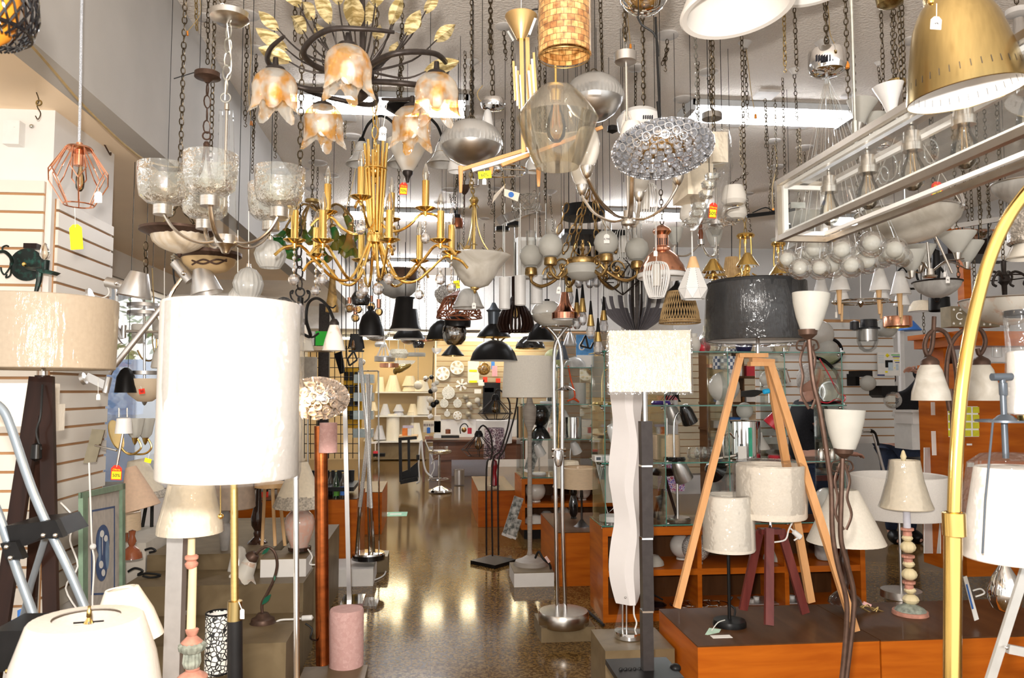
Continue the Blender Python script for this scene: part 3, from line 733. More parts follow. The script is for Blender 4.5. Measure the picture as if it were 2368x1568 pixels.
wv=t.Pp('woven_strips',M.blackgloss)
for k in range(26):
 a=2*PI*k/26;
 for sgn in(1,-1):
  wv.Tm([t.pt(-32,y)+Vc((Co(a+sgn*i*.2)*r*t.u,Si(a+sgn*i*.2)*r*t.u,0))for i,(r,y)in enumerate(((80,-70),(104,-20),(106,30),(92,70),(70,92)))],.0022,5)
rm=t.Pp('rim',M.blackgloss);rm.To(-32,72,92,5,Sg=30);rm=t.Pp('upper_rim',M.blackgloss);rm.To(-32,-70,80,5,Sg=30)
# -- five bubble-glass shades on nickel arms
t=T('chandelier','nickel chandelier with five open bubble glass shades beside the left wall','chandelier',522,560,2.4)
u=t.u
cn=t.Pp('canopy',M.nickel);cn.Ll(531,[(0,26),(34,26),(46,32),(44,44),(30,54),(0,56)])
ch=t.Pp('chain',M.chains);ch.chain((530,58),(522,216),L=.05,w=.024,r=.0022)
ch.To(522,226,11,1.6,axis='y',Sg=18)
t.Pp('cord',M.cordw).Tt([(510,10),(520,20),(535,150),(524,180),(520,232)],1.6,Sm=4)
bd=t.Pp('rod',M.nickel)
bd.Ll(522,[(0,238),(6,238),(6,252),(3,254),(3,480),(0,480)],Sg=12)
bd=t.Pp('hub',M.nickel);bd.Ll(522,[(0,545),(26,545),(27,553),(27,566),(14,574),(8,586),(0,588)])
gp=t.Pp('glass_fin',M.glassc,Fl=1)
for sgn in(-1,1):gp.Zz([(522+sgn*8,254),(522+sgn*16,254),(522+sgn*24,545),(522+sgn*7,545)],-.004,.004)
for k in range(5):
 a=-PI/2+2*PI*k/5;dx,dy=.175*Co(a),.175*Si(a)
 ar=t.Pp('arm',M.nickel);c=t.pt(522,556)
 zt=t.pt(522,498).z
 ar.Tm([c+Vc((dx*q,dy*q,z))for q,z in((.1,0),(.35,-.012),(.62,-.002),(.85,.028),(1.0,.07))],.0075,8,5,Fl=.6)
 cup=t.Pp('cup',M.nickel,ar);cc0=c+Vc((dx,dy,.062));cup.Tn(cc0,[(0,0),(.027,0),(.027,.028),(.02,.032),(0,.032)],20)
 sh=t.Pp('glass_shade',M.glassb,ar)
 sh.Tn(cc0,[(.02,.030),(.048,.036),(.066,.052),(.072,.085),(.074,.12),(.074,.148),(.0715,.148),(.0715,.12),(.069,.085),(.063,.056),(.046,.040),(.02,.034)],32)
t=T('arm_pendant','brown metal pendant frame with flat canopy hanging close to the left wall','pendant lamp',478,330,3.3)
t.Pp('canopy',M.bronze).Ll(480,[(0,169),(29,169),(29,180),(12,184),(5,192),(0,192)])
t.Pp('chain',M.bronze).chain((480,192),(478,308),L=.055,w=.03,r=.003)
f=t.Pp('frame',M.bronze);f.To(478,314,9,2,axis='y',Sg=16);f.Ll(478,[(0,326),(5,328),(8,334),(5,340),(0,340)],Sg=12)
for a in(200,320,80):
 r=math.radians(a);f.Tm([t.pt(478,y)+Vc((Co(r)*q*t.u,Si(r)*q*t.u,0))for q,y in((4,334),(6,360),(12,395),(26,425),(30,450),(22,470))],.006,8,4)
t.Pp('wire',M.cordb).Tt([(402,182),(425,175),(462,165),(478,170)],1.2,Sm=4)
# -- leaf chandelier with amber tulips
t=T('chandelier','dark iron chandelier of brushed gold leaves with five amber glass tulips','chandelier',832,215,2.28)
u=t.u;zc=t.pt(832,243).z
st=t.Pp('stem',M.iron);st.Tt([(838,-60),(838,150)],6.5);
hb=t.Pp('hub',M.iron);hb.Ll(832,[(0,140),(18,143),(30,160),(34,178),(22,200),(14,212),(20,222),(8,235),(0,238)])
for k in range(5):
 a=-PI/2-.04+2*PI*k/5;R=.24
 e=Vc((Co(a)*R,Si(a)*R,0));sd=Vc((-Si(a),Co(a),0))
 c=Vc((0,0,zc));b0=t.pt(832,180);b0=Vc((0,0,b0.z));ztop=.105
 ar=t.Pp('arm',M.iron)
 ar.Tm([b0+e*.12,b0+e*.35-sd*.10+Vc((0,0,-.01)),b0+e*.72-sd*.13+Vc((0,0,0)),c+e*1.05-sd*.055+Vc((0,0,ztop)),c+e*1.08+sd*.04+Vc((0,0,ztop+.004)),c+e*.95+sd*.12+Vc((0,0,ztop+.012))],[.009,.009,.0085,.008,.007,.005],10,6)
 cp=t.Pp('cap',M.iron,ar);cc0=c+e;cp.Tn(cc0,[(0,ztop),(.007,ztop),(.009,.082),(.026,.074),(.031,.062),(0,.060)],18)
 sh=t.Pp('tulip_shade',M.petal,ar)
 NP,Sg=5,40;rows=[]
 prof=[(.020,.066),(.040,.060),(.055,.044),(.061,.022),(.059,-.002),(.053,-.026),(.050,-.044)]
 vs=[];fs=[];ph=rnd.uniform(0,6)
 for j in range(Sg):
  th=2*PI*j/Sg;pt=.5+.5*Co(NP*th+ph)
  for i,(r,z)in enumerate(prof):
   f=i/(len(prof)-1)
   rr=r*(1+.10*f*pt+(.42*pt*max(0,f-.72)/.28 if pt>.5 else-.05*f));zz=z-.038*f*f*(pt-.35)
   vs.append(cc0+Vc((rr*Co(th),rr*Si(th),zz)))
 L=len(prof);fs=[(j*L+i,((j+1)%Sg)*L+i,((j+1)%Sg)*L+i+1,j*L+i+1)for j in range(Sg)for i in range(L-1)]
 sh.add(vs,[tuple(reversed(x))for x in fs])
 bl=t.Pp('bulb',M.bulbw,ar);bl.Lm(cc0+Vc((0,0,.0)),.022,1.5,12,8)
rnd.seed(5)
base=Vc((0,0,t.pt(832,165).z))
leafspec=[(690,10,-.05),(640,65,.0),(660,112,.0),(668,142,-.03),(720,40,.15),(762,52,-.08),(783,5,.1),(820,70,-.12),(850,50,.12),(868,8,.05),(905,55,-.1),(940,75,.0),(985,25,.1),(1010,92,.05),(985,165,-.05),(745,80,.2),(905,120,.16),(800,-20,.0),(930,-10,-.05),(872,85,.2),(955,60,.2),(700,70,.18)]
for(px,py,dy)in leafspec:
 tip=t.pt(px,py,dy);mid=base.lerp(tip,.55)+Vc((0,0,-.02))+Vc((tip.x*.12,0,0))
 b=t.Pp('twig',M.iron);b.Tm([base+Vc((tip.x*.1,tip.y*.1,-.0)),mid,tip],[.0042,.003,.0018],6,5)
 d=(tip-mid).normalized();sd=d.cross(Vc((rnd.uniform(-.4,.4),-1,rnd.uniform(-.7,-.1)))).normalized();nn=d.cross(sd)
 lf=t.Pp('leaf',M.leafgold,b);Ln=rnd.uniform(.075,.11);Wd=Ln*rnd.uniform(.2,.29)
 lf.St([[tip-d*.006+d*Ln*f+sd*Wd*Si(PI*min(1,f*.97+.015))**.8*s+nn*(.35*Wd*abs(s)-.10*Ln*f*f)for f in(0,.12,.3,.5,.7,.88,1)]for s in(-1,0,1)],.0012)
PT(885,309,17,32,2.3,'white tag with a pencilled price hung before the amber tulips',txt='5,995',string=(888,240),ry=5)
# -- pearl shell cylinder, amber geometric glass, globe, dishes
t=T('shell_pendant','cylinder pendant of pearly shell mosaic at the top centre','pendant lamp',1305,60,1.72)
t.Pp('shade',M.shell).Ll(1305,[(60,-90),(61,133),(57.5,133),(57.5,-90),(60,-90)],Sg=40)
t.Pp('rim',M.antbrass).To(1305,133,59,1.3,Sg=40)
t=T('glass_pendant','tall faceted pale amber glass pendant with brass rod at the centre','pendant lamp',1288,290,2.0)
t.Pp('rod',M.gold).Tt([(1284,-40),(1285,196)],2.6)
t.Pp('socket',M.gold).Ll(1285,[(0,190),(5,190),(18,197),(20,203),(14,208),(12,235),(0,235)])
t.Pp('glass_shade',M.amberg,ang=.25).Ll(1288,[(22,198),(38,204),(60,226),(82,255),(92,271),(95,278),(92,286),(76,330),(60,372),(50,390),(48.5,390),(58,372),(74,330),(90,285),(93,278),(90,272),(80,256),(58,228),(37,206),(22,200)],Sg=40)
ED(t,1286,235,96,24)
t=T('globe_pendant','gold mirrored glass globe cut by the top edge','pendant lamp',1489,-25,2.2)
t.Pp('globe',glass('gold_mirror_glass',(.80,.62,.36),.9,.04,base=.35)).ball(1489,-25,61)
t.Pp('fitting',M.gold).Ll(1489,[(0,-110),(8,-110),(16,-88),(20,-80),(0,-78)])
bl=t.Pp('bulb',M.bulba);bl.ball(1489,-30,22)
t=T('dish_pendant','large shallow white dish pendant at the top right of centre','pendant lamp',1692,0,2.35)
t.Pp('dish',M.dish).Ll(1692,[(26,-78),(60,-70),(100,-35),(126,15),(130,22),(132,27),(128,32),(116,30),(112,24),(94,-22),(56,-56),(20,-60)],Sg=44,rx=-4,ry=-6)
t.Pp('socket',M.white).Ll(1692,[(0,-110),(14,-110),(20,-80),(0,-80)])
t.Pp('bulb',M.bulbw).ball(1692,-40,22)
t.Pp('cord',M.cordw).Tt([(1692,-160),(1692,-105)],2.5)
dup(t,1880,-62,2.8,'white dish pendant of which only the lower rim shows at the top edge')
# -- antique brass bell
t=T('bell_pendant','big antique brass bell pendant with slotted rim and white inside','pendant lamp',2213,120,1.42)
u=t.u
prf=[(54,-6),(68,9),(79,28),(91,55),(101,95),(111,140),(119,185),(123.5,210),(125,222)]
b=t.Pp('bell',M.oldbrass);b.Ll(2213,prf,Sg=48,rx=0,ry=-7,piv=80)
i=t.Pp('lining',M.white);i.Ll(2213,[(r-2.2,y)for r,y in reversed(prf)],Sg=48,ry=-7,piv=80)
rm=t.Pp('rim',M.oldbrass);rm.Ll(2213,[(125,222),(123,223.5),(122.5,222)],Sg=48,ry=-7,piv=80)
nk=t.Pp('neck',M.oldbrass);nk.Ll(2213,[(0,-90),(56,-90),(58,-60),(58,-8),(54,0),(0,0)],Sg=36,ry=-7,piv=80)
R=Matrix.Rotation(math.radians(-7),3,'Y');c0=t.pt(2213,80);sl=t.Pp('slot',mat('slot_shade',(.05,.04,.03),.6),b,Fl=1);sl2=t.Pp('slot',mat('slot_line',(.10,.09,.08),.6),i,Fl=1)
for k in range(36):
 a=2*PI*k/36
 for(Pp,off,y)in((sl,1.4,185),(sl2,-4.2,200)):
  r=118.6+off+(3.3 if y==200 else 0)
  q=Vc((Co(a),Si(a),0));tt=Vc((-Si(a),Co(a),0));top=q*(r-2)*u+Vc((0,0,(80-y+8)*u));bot=q*(r+1.2)*u+Vc((0,0,(80-y-8)*u))
  w_=tt*.9*u;Pp.add([c0+R@v for v in(top-w_,top+w_,bot+w_,bot-w_)],[(0,1,2,3)])
t.Pp('rod',M.brass).Tt([(2205,-120),(2203,-60)],5)
t.Pp('screw',M.gold).ball(2153,4,8,-.12)
PT(2165,53,24,29,1.28,'white tag with a scribbled price on the brass bell pendant',txt='2490',string=(2163,8),ry=4)
# -- gold candle chandelier with crystal drops
t=T('chandelier','polished gold candle chandelier with crystal balls and a sheaf of tubes','chandelier',868,480,2.82)
u=t.u;CX=868
t.Pp('chain',M.gold).chain((866,232),(868,352),L=.05,w=.024,r=.0026)
t.Pp('cord',M.chainb).Tt([(862,232),(876,290),(864,330),(868,356)],1.,Sm=4)
bd=t.Pp('finial',M.gold)
bd.Ll(CX,[(0,352),(4,352),(4,372),(10,378),(14,388),(16,396),(12,406),(5,412),(4,424),(0,426)],Sg=20)
bd=t.Pp('column',M.gold);bd.Ll(CX,[(0,520),(6,522),(8,536),(20,540),(21,548),(20,562),(10,566),(6,585),(9,592),(5,600),(0,604)],Sg=20)
for k in range(14):
 a=2*PI*k/14+.1;tb=t.Pp('tube',M.gold);top=330+12*((k*5)%3);bot=556-10*(k%3)
 x,y=Co(a),Si(a)
 tb.Tm([t.pt(CX,top)+Vc((x*27*u,y*27*u,0)),t.pt(CX,bot)+Vc((x*13*u,y*13*u,0))],3.4*u,10)
rg=t.Pp('band',M.gold);rg.To(CX,392,25,3,Sg=24);rg.To(CX,545,17,4,Sg=24)
def crystal_string(t,par,top,bot,rb,nb=4):
 cs=t.Pp('crystal_drop',M.crystal,par,Fl=1);n=nb
 for i in range(n):
  q=top.lerp(bot,(i+.5)/(n+1.2));cs.Lm(q,.0062 if i%2 else .0045,1.5,7,5)
 cs.Lm(bot,rb,1.06,11,8)
 w=t.Pp('drop_wire',M.gold,par);w.Tm([top,bot+Vc((0,0,rb))],.0007,4)
zl=t.pt(CX,561).z
cups=[(681,561,0),(746,561,0),(900,560,0),(1019,561,0),(1044,588,0),(970,608,0),(835,606,0),(731,594,0),(757,495,1),(984,487,1),(835,461,1),(905,512,1)]
for px,py,tier in cups:
 H=.502 if not tier else .64
 Y=H*FPX/(905-py);c=P(px,py,Y)-t.O;hub=t.pt(CX,578 if not tier else 540);o=Vc((c.x,c.y,0));R=o.length;o.normalize()
 ar=t.Pp('arm',M.gold);bz=hub.z;z=c.z
 def q(f,dz):return o*(R*f)+Vc((0,0,dz))
 if not tier:pts=[q(.06,bz+.05),q(.12,bz-.0),q(.30,z-.095),q(.52,z-.105),q(.74,z-.055),q(.9,z-.012),q(1.0,z-.012),q(1.12,z-.022),q(1.22,z-.05)]
 else:pts=[q(.08,bz+.06),q(.2,bz+.02),q(.42,z-.07),q(.68,z-.05),q(.88,z-.015),q(1.0,z-.012),q(1.2,z-.02),q(1.34,z-.045)]
 ar.Tm(pts,.0052,8,5)
 pan=t.Pp('drip_pan',M.gold,ar);pan.Tn(c,[(0,-.022),(.006,-.02),(.008,-.004),(.026,.002),(.037,.008),(.037,.0095),(.026,.006),(0,.005)],24)
 cd=t.Pp('candle_sleeve',M.gold,ar);hc=.108;cd.Tn(c,[(0,.006),(.0128,.006),(.0128,hc),(.0105,hc),(0,hc-.004)],16)
 bl=t.Pp('bulb',M.bulbg,ar);bl.Tn(c+Vc((0,0,hc)),[(.006,0),(.0118,.012),(.0132,.022),(.0105,.040),(.005,.058),(0,.068)],14)
 fl=t.Pp('filament',M.whiteplastic,ar);fl.Tm([c+Vc((0,0,hc)),c+Vc((0,0,hc+.03))],.0022,5)
 crystal_string(t,ar,c+Vc((0,0,-.022)),c+Vc((0,0,-.125 if not tier else-.10)),.0185)
crystal_string(t,bd,t.pt(CX,604),t.pt(874,668),.0215,3)
crystal_string(t,bd,t.pt(842,590,-.1),t.pt(842,672,-.1),.0165,3)
PT(960,702,9,24,2.8,'narrow white tag hanging from the gold chandelier bottom',string=(960,648),ry=4)
# -- ribbed glass bowls over metal bowls
def ribbed_bowl(px,top,rimy,bot,r,Y,lb,ry=0):
 t=T('bowl_pendant',lb,'pendant lamp',px,rimy,Y,'ribbed glass bowl pendants')
 h=rimy-top
 t.Pp('glass_dome',M.rib).Ll(px,[(r,rimy+6),(r*1.02,rimy-h*.1),(r*.96,rimy-h*.35),(r*.78,rimy-h*.68),(r*.5,rimy-h*.9),(r*.2,top),(0,top)],Sg=96,Wv=(48,.012),ry=ry)
 t.Pp('metal_bowl',M.steel).Ll(px,[(r*.97,rimy+4),(r*.93,rimy+(bot-rimy)*.25),(r*.74,rimy+(bot-rimy)*.6),(r*.44,rimy+(bot-rimy)*.87),(r*.1,bot),(0,bot),(0,bot-2),(r*.1,bot-2),(r*.43,rimy+(bot-rimy)*.85),(r*.72,rimy+(bot-rimy)*.58),(r*.91,rimy+(bot-rimy)*.25),(r*.95,rimy+4)],Sg=40,ry=ry)
 t.Pp('knob',M.copper).ball(px+1,bot+2,4)
 k=t.Pp('hanger',M.chainm);k.To(px,top-5,8,1.3,axis='y',Sg=14)
 return t
ribbed_bowl(1090,280,335,383,71,3.6,'lower of the ribbed glass bowls in polished metal by the crossbar')
ribbed_bowl(1374,172,228,282,67,3.6,'ribbed glass bowl in polished metal behind the amber pendant')
PT(1375,214,30,9,3.2,'small white sticker card on the rim of the rear ribbed bowl',plain=1)
t=T('cone_pendant','slim white cone pendant under a round chrome canopy','pendant lamp',1138,250,3.9)
t.Pp('canopy',M.chrome).Ll(1141,[(0,229),(27,231),(30,240),(26,250),(10,254),(0,254)])
t.Pp('shade',M.white).Ll(1128,[(5,254),(8,258),(13,290),(20,325),(17,325),(6,262),(5,258)],Sg=20)
t.Pp('cord',M.cordw).Tt([(1128,240),(1128,256)],1.5)
t.Pp('loose_wire',M.cord).Tt([(1116,198),(1104,215),(1108,230),(1118,238)],1.2,Sm=4)
# -- frosted bells behind the gold chandelier
t=T('chandelier','black arched chandelier with pale scroll-banded bell shades behind the amber tulips','chandelier',930,300,4.0)
u=t.u
t.Pp('canopy',M.black).Ll(928,[(0,236),(32,240),(38,250),(20,262),(0,266)])
t.Pp('hub',M.black).Ll(930,[(0,262),(6,262),(8,300),(14,330),(8,360),(0,364)])
BA=[(-93,30,.05),(93,30,-.02),(0,38,.22)]
for k,(dx,dy,yy)in enumerate(BA):
 ar=t.Pp('arm',M.black)
 if dx:ar.Tt([(930,330),(930+dx*.22,285),(930+dx*.55,268),(930+dx*.85,288),(930+dx,320,yy)],3.2,Sm=6)
 else:ar.Tt([(930,330),(930,290,.1),(930,300,.22)],3.2,Sm=4)
 x,y=930+dx,318
 cp=t.Pp('cap',M.black,ar);cp.Ll(x,[(0,y),(6,y+1),(10,y+10),(9,y+12),(0,y+12)],dY=yy)
 sh=t.Pp('bell_shade',M.alabg,ar);sh.Ll(x,[(9,y+10),(14,y+20),(18,y+36),(25,y+50),(35,y+60),(37,y+64),(34,y+64),(23,y+50),(16,y+34),(12,y+20),(9,y+12)],dY=yy)
 bnd=t.Pp('painted_band',M.brass,sh);bnd.To(x,y+36,18.2,.5,dY=yy);bnd.To(x,y+47,23.4,.5,dY=yy)
t=T('cone_uplight','white glass cone uplight on a dark socket behind the gold tubes','pendant lamp',943,370,3.7)
t.Pp('shade',M.opal).Ll(943,[(6,398),(14,394),(30,366),(50,326),(48,326),(28,366),(12,392),(6,396)],Sg=30)
t.Pp('socket',M.iron).Ll(943,[(0,396),(12,396),(12,402),(6,410),(3,422),(0,422)])
PT(933,436,18,28,3.5,'red and yellow tag reading 70% behind the gold tubes',M.red,'70%',string=(934,412),patch=M.yellow,txt2='Oferta',ry=3)
# -- matt gold canopy with stick frame
t=T('stick_chandelier','matt gold cone canopy and upright sticks carrying a lit crossbar chandelier','chandelier',1212,200,2.75)
cn=t.Pp('canopy',M.goldmatt);cn.Ll(1205,[(0,36),(37,36),(37.5,39),(12,89),(10,93),(0,93)],Sg=36)
sp=t.Pp('spring_clip',M.chains,cn);sp.bar((1224,80,-.03),(1238,42,-.05),5,2);sp.bar((1187,94,-.02),(1174,72,-.03),5,2)
t.Pp('suspension_wire',M.cordw).Tt([(1206,-60),(1205,36)],.8)
t.Pp('flex',M.cordb).Tt([(1222,30),(1234,22),(1250,22),(1266,26,.1)],2.,Sm=4)
for x0,x1 in((1205,1210),(1219,1225)):t.Pp('post',M.goldmatt,Fl=1).bar((x0,88),(x1,355),9)
for k,(x0,y0,x1,y1,wt)in enumerate([(1187,142,1192,233,0),(1192,154,1197,245,1),(1197,164,1202,252,0),(1201,174,1206,258,1),(1222,164,1228,238,1),(1226,150,1232,232,0),(1230,137,1236,225,1),(1234,122,1240,218,0)]):
 b=t.Pp('light_bar'if wt else 'stick',M.whiteplastic if wt else M.goldmatt,Fl=1);b.bar((x0,y0,-.02),(x1,y1,-.02),5)
for(a,b,m_)in(((1062,394),(1222,345),M.beech),((1092,394,-.03),(1240,350,-.03),M.whiteplastic),((1160,382,-.05),(1392,295,.02),M.beech)):
 t.Pp('crossbar',m_,Fl=1).bar(a,b,8)
for x0,y0,x1,y1 in((1062,384,1069,446),(1135,383,1137,404),(1243,388,1248,432)):
 t.Pp('peg',M.beech).Ll((x0+x1)/2,[(0,y0),(6.2,y0),(3.6,y1-4),(2.8,y1),(0,y1+1)],Sg=14)
PT(1121,404,30,17,2.6,'fluorescent yellow card reading 60% under the crossbar',M.fluo,'60%',plain=1,string=(1121,392),ry=-6)
PT(1120,420,9,14,2.6,'tiny white tag under the fluorescent yellow card',string=(1120,412))
t=T('ring_lamp','chrome ring ceiling lamp with white cup shades behind the crossbar','ceiling lamp',1150,395,3.9)
t.Pp('ring',M.chrome).To(1160,395,60,3,tilt=2);t.Pp('ball',M.chrome).ball(1150,390,12)
t.Pp('arm',M.chrome).Tt([(1150,390),(1246,395)],1.6)
for x in(1056,1235):t.Pp('cup_shade',M.white).Ll(x,[(13,368),(20,380),(21,398),(19,398),(17,382),(12,371)],Sg=20)
t=T('folded_card','folded cream card with a blue oval hanging by a yellow thread','card',1170,450,3.7)
c=t.Pp('leaf',M.creamp,Fl=1);c.add([t.pt(1166,434),t.pt(1138,471),t.pt(1142,452,.03),t.pt(1170,424,.0)],[(0,1,2,3)]);
c2=t.Pp('leaf',M.creamp,Fl=1);c2.Zz([(1166,453),(1166,436),(1202,447),(1197,466)],0,.002)
t.Pp('oval_print',M.blue,c2).Ll(1182,[(0,450),(6.5,450),(0,450.2)],dY=-.004,rx=90)
t.Pp('thread',M.chainb).Tt([(1163,400),(1168,436)],.7)
# -- nickel rod chandelier with opal egg shades
t=T('chandelier','nickel rod chandelier with curved arms and five opal egg shades','chandelier',1453,430,2.7)
u=t.u
t.Pp('canopy',M.steel).Ll(1446,[(0,123),(26,123),(26,144),(20,147),(0,147)],Sg=32)
t.Pp('hanger_wire',M.chains).Tt([(1439,120),(1446,95),(1452,120)],.8)
t.Pp('rod',M.nickel).Tt([(1448,146),(1453,500)],3.2)
w_=t.Pp('fork',M.nickel,Fl=1);w_.bar((1446,258),(1436,306),5,2);w_.bar((1452,258),(1462,282),5,2)
t.Pp('hub',M.nickel).Ll(1453,[(0,488),(12,488),(12,512),(18,514),(16,520),(5,524),(4,530),(0,530)])
zb=t.pt(1453,506).z
for px,py,Y in((1358,400,2.50),(1346,442,2.78),(1478,458,3.02),(1567,418,2.62),(1462,385,2.5)):
 e=P(px,py,Y)-t.O;ar=t.Pp('arm',M.nickel);o=Vc((e.x,e.y,0))
 ar.Tm([Vc((0,0,zb))+o*.08,o*.35+Vc((0,0,zb-.004)),o*.72+Vc((0,0,zb+(e.z-zb)*.25)),o*.95+Vc((0,0,zb+(e.z-zb)*.72)),Vc((e.x,e.y,e.z-.012))],.0085,8,6,Fl=.6)
 cp=t.Pp('cup',M.nickel,ar);cp.Tn(e,[(0,-.02),(.006,-.018),(.014,-.008),(.022,.012),(.0225,.022),(0,.022)],18)
 sh=t.Pp('egg_shade',M.opal,ar);sh.Tn(e,[(.018,.020),(.030,.035),(.040,.065),(.0425,.095),(.036,.130),(.026,.150),(.024,.150),(.034,.128),(.040,.095),(.037,.065),(.028,.038),(.018,.024)],26)
# -- tilted lamp of mirror-clear tubes
def tube_disc(t,px,py,a_px,b_px,n,mdisk,rx,ry,seed,depth_px,lit=False):
 """Flattened ball bristling with short clear tubes set along its surface normals."""
 u=t.uu(px,py);c=t.pt(px,py);A,B=a_px*u,b_px*u
 R=Matrix.Rotation(math.radians(ry),3,'Y')@Matrix.Rotation(math.radians(rx),3,'X')
 p=t.Pp('tube_shell',mdisk,ang=.9);gold=PI*(3-math.sqrt(5));r=1.25*A/math.sqrt(n)*1.02
 for i in range(n):
  z=1-2*(i+.5)/n;rr=math.sqrt(1-z*z);th=gold*i
  s=Vc((rr*Co(th),rr*Si(th),z));q=Vc((s.x*A,s.y*A,s.z*B));nn=Vc((s.x/A,s.y/A,s.z/B)).normalized()
  q,nn=R@q,R@nn
  e1=nn.orthogonal().normalized();e2=nn.cross(e1);h=depth_px*u;vs=[];S=10
  for k in range(S):
   w=e1*Co(2*PI*k/S)+e2*Si(2*PI*k/S);vs+=[c+q-nn*h+w*r*.8,c+q+w*r,c+q+w*r*.84,c+q-nn*h+w*r*.66]
  fs=[]
  for k in range(S):
   k2=(k+1)%S;a4,b4=4*k,4*k2
   fs+=[(a4,b4,b4+1,a4+1),(a4+1,b4+1,b4+2,a4+2),(a4+2,b4+2,b4+3,a4+3)]
  p.add(vs,fs)
 core=t.Pp('core',M.chrome if not lit else M.bulbw);core.Tn(c,[(0,-B*.72),(A*.4,-B*.66),(A*.7,-B*.35),(A*.78,0),(A*.7,B*.35),(A*.4,B*.66),(0,B*.72)],30,None,rx,ry)
 return p
M.tubemirror=mat('silvered_acrylic',(.66,.67,.70),.13,.85,var=.05)
t=T('tube_pendant','tilted flattened pendant bristling with silvery clear tubes right of centre','pendant lamp',1532,346,2.15)
tube_disc(t,1532,346,118,58,230,M.tubemirror,-6,-4,1,13)
t.Pp('rod',M.black).Tt([(1516,40),(1527,290)],3.0);t.Pp('rod_sleeve',M.black).Tt([(1522,235),(1527,290)],4.5)
t.Pp('flex',M.cordb).Tt([(1474,38),(1485,58),(1510,75),(1520,98),(1522,130)],2.6,Sm=4)
t=T('disc_pendant','small dull grey disc canopy hanging below the right tube light','canopy',1646,270,4.1);t.Pp('disc',M.steel).Ll(1646,[(0,262),(22,262),(23,276),(0,278)]);t.Pp('chain',M.chains).chain((1647,278),(1650,330))
t=T('dome_lamp','white ceiling lamp with vent slits half behind the opal eggs','ceiling lamp',1470,290,3.6);t.Pp('body',M.white).Ll(1478,[(0,262),(44,264),(52,276),(48,300),(34,312),(0,314)],rx=-8);t.Pp('end_cap',M.black).Ll(1416,[(0,290),(11,292),(12,304),(0,310)],Sg=18)
s=t.Pp('slits',M.ink,Fl=1)
for k in range(5):s.box(1488+k*5,266,1490+k*5,274,-.112,-.1)
# -- alabaster bowl on a gold stem
t=T('bowl_chandelier','swirled alabaster bowl with gold stem and leafy wire scrolls','chandelier',1098,600,4.1)
u=t.u
t.Pp('chain',M.chainb).chain((1088,400),(1095,456),L=.03)
t.Pp('cord',M.chainb).Tt([(1092,400),(1086,430),(1098,456)],.9,Sm=4)
st=t.Pp('stem',M.brass);st.Ll(1096,[(0,454),(8,456),(11,462),(8,470),(4,474),(4,600),(0,600)],Sg=14)
lf=t.Pp('leaf_crown',M.brass,st)
for k in range(6):
 a=k*PI/3+.3;d=Vc((Co(a),Si(a),0));c=t.pt(1096,472)
 lf.St([[c+d*(4+9*f)*u+Vc((0,0,-f*f*10*u))+d.cross(Vc((0,0,1)))*s*4*u*Si(PI*(.15+.8*f))for f in(0,.35,.7,1)]for s in(-1,0,1)],.001)
for k in range(3):
 a=2*PI*k/3+.2;d=Vc((Co(a),Si(a),0));rd=t.Pp('curved_rod',M.brass)
 rd.Tm([t.pt(1096,y)+d*r*u for r,y in((4,478),(8,520),(22,560),(48,590),(58,592))],.0035,6,5)
 sc_=t.Pp('scroll',M.chainb,rd);e=Vc((-d.y,d.x,0))
 sc_.Tm([t.pt(1096,590)+d*(50+18*Si(q))*u+e*(q-2)*12*u+Vc((0,0,.02*Si(q*2.4)+.02))for q in(0,.6,1.2,1.8,2.4,3.,3.6)],.0025,5,4)
 lv=t.Pp('leaf',M.antbrass,rd);c=t.pt(1096,582)+d*54*u
 lv.St([[c+e*(f-.5)*.035+Vc((0,0,s*.012*Si(PI*(.1+.8*f))))for f in(0,.3,.6,1)]for s in(-1,0,1)],.001)
t.Pp('bowl',M.alab).Ll(1102,[(76,590),(80,592),(70,602),(52,622),(42,642),(28,660),(10,666),(0,667),(0,664),(10,663),(26,656),(39,640),(49,620),(67,600),(74,594)],Sg=48)
t.Pp('finial',M.brass).Ll(1098,[(0,662),(11,664),(10,668),(4,672),(3,677),(0,680)],Sg=16)
PT(1096,707,9,14,4.1,'white tag dangling under the alabaster bowl on the gold stem',txt='89',string=(1096,680))
PT(1056,658,14,18,3.9,'bright yellow card reading 0% beside the crystal balls',M.yellow,'0%',plain=1,ry=-8)
PT(1091,561,5,8,4.4,'tiny white tag hanging left inside the gold wire scrolls',string=(1087,535))
# -- antique brass oil-lamp chandelier
t=T('chandelier','antique brass oil lamp chandelier with frosted globes and glass chimneys','chandelier',1347,610,4.2)
u=t.u;CX=1347
rgz=t.pt(CX,604).z
bd=t.Pp('ring',M.antbrass);bd.Ll(CX,[(34,598),(38,600),(40,606),(38,612),(30,612),(30,600),(34,598)],Sg=40)
t.Pp('glass_bowl',M.frost).Ll(CX,[(36,610),(42,618),(40,634),(26,644),(8,650),(0,650)],Sg=36)
tp=t.Pp('finial',M.antbrass);tp.Ll(CX,[(0,552),(3,556),(2,562),(5,566),(3,572),(7,576),(3,582),(4,588),(10,594),(30,600),(0,601)],Sg=16)
for a0 in(140,20,265):
 a=math.radians(a0);d=Vc((Co(a),Si(a),0));q=t.Pp('scroll',M.antbrass,tp)
 q.Tm([t.pt(CX,y)+d*r*u for r,y in((6,590),(16,584),(22,572),(18,560),(14,558))],.004,6,5)
GL=[(1228,592,27),(1273,569,29),(1402,561,29),(1473,577,28),(1309,593,25),(1431,599,26)]
HG=(905-575)*4.2/FPX
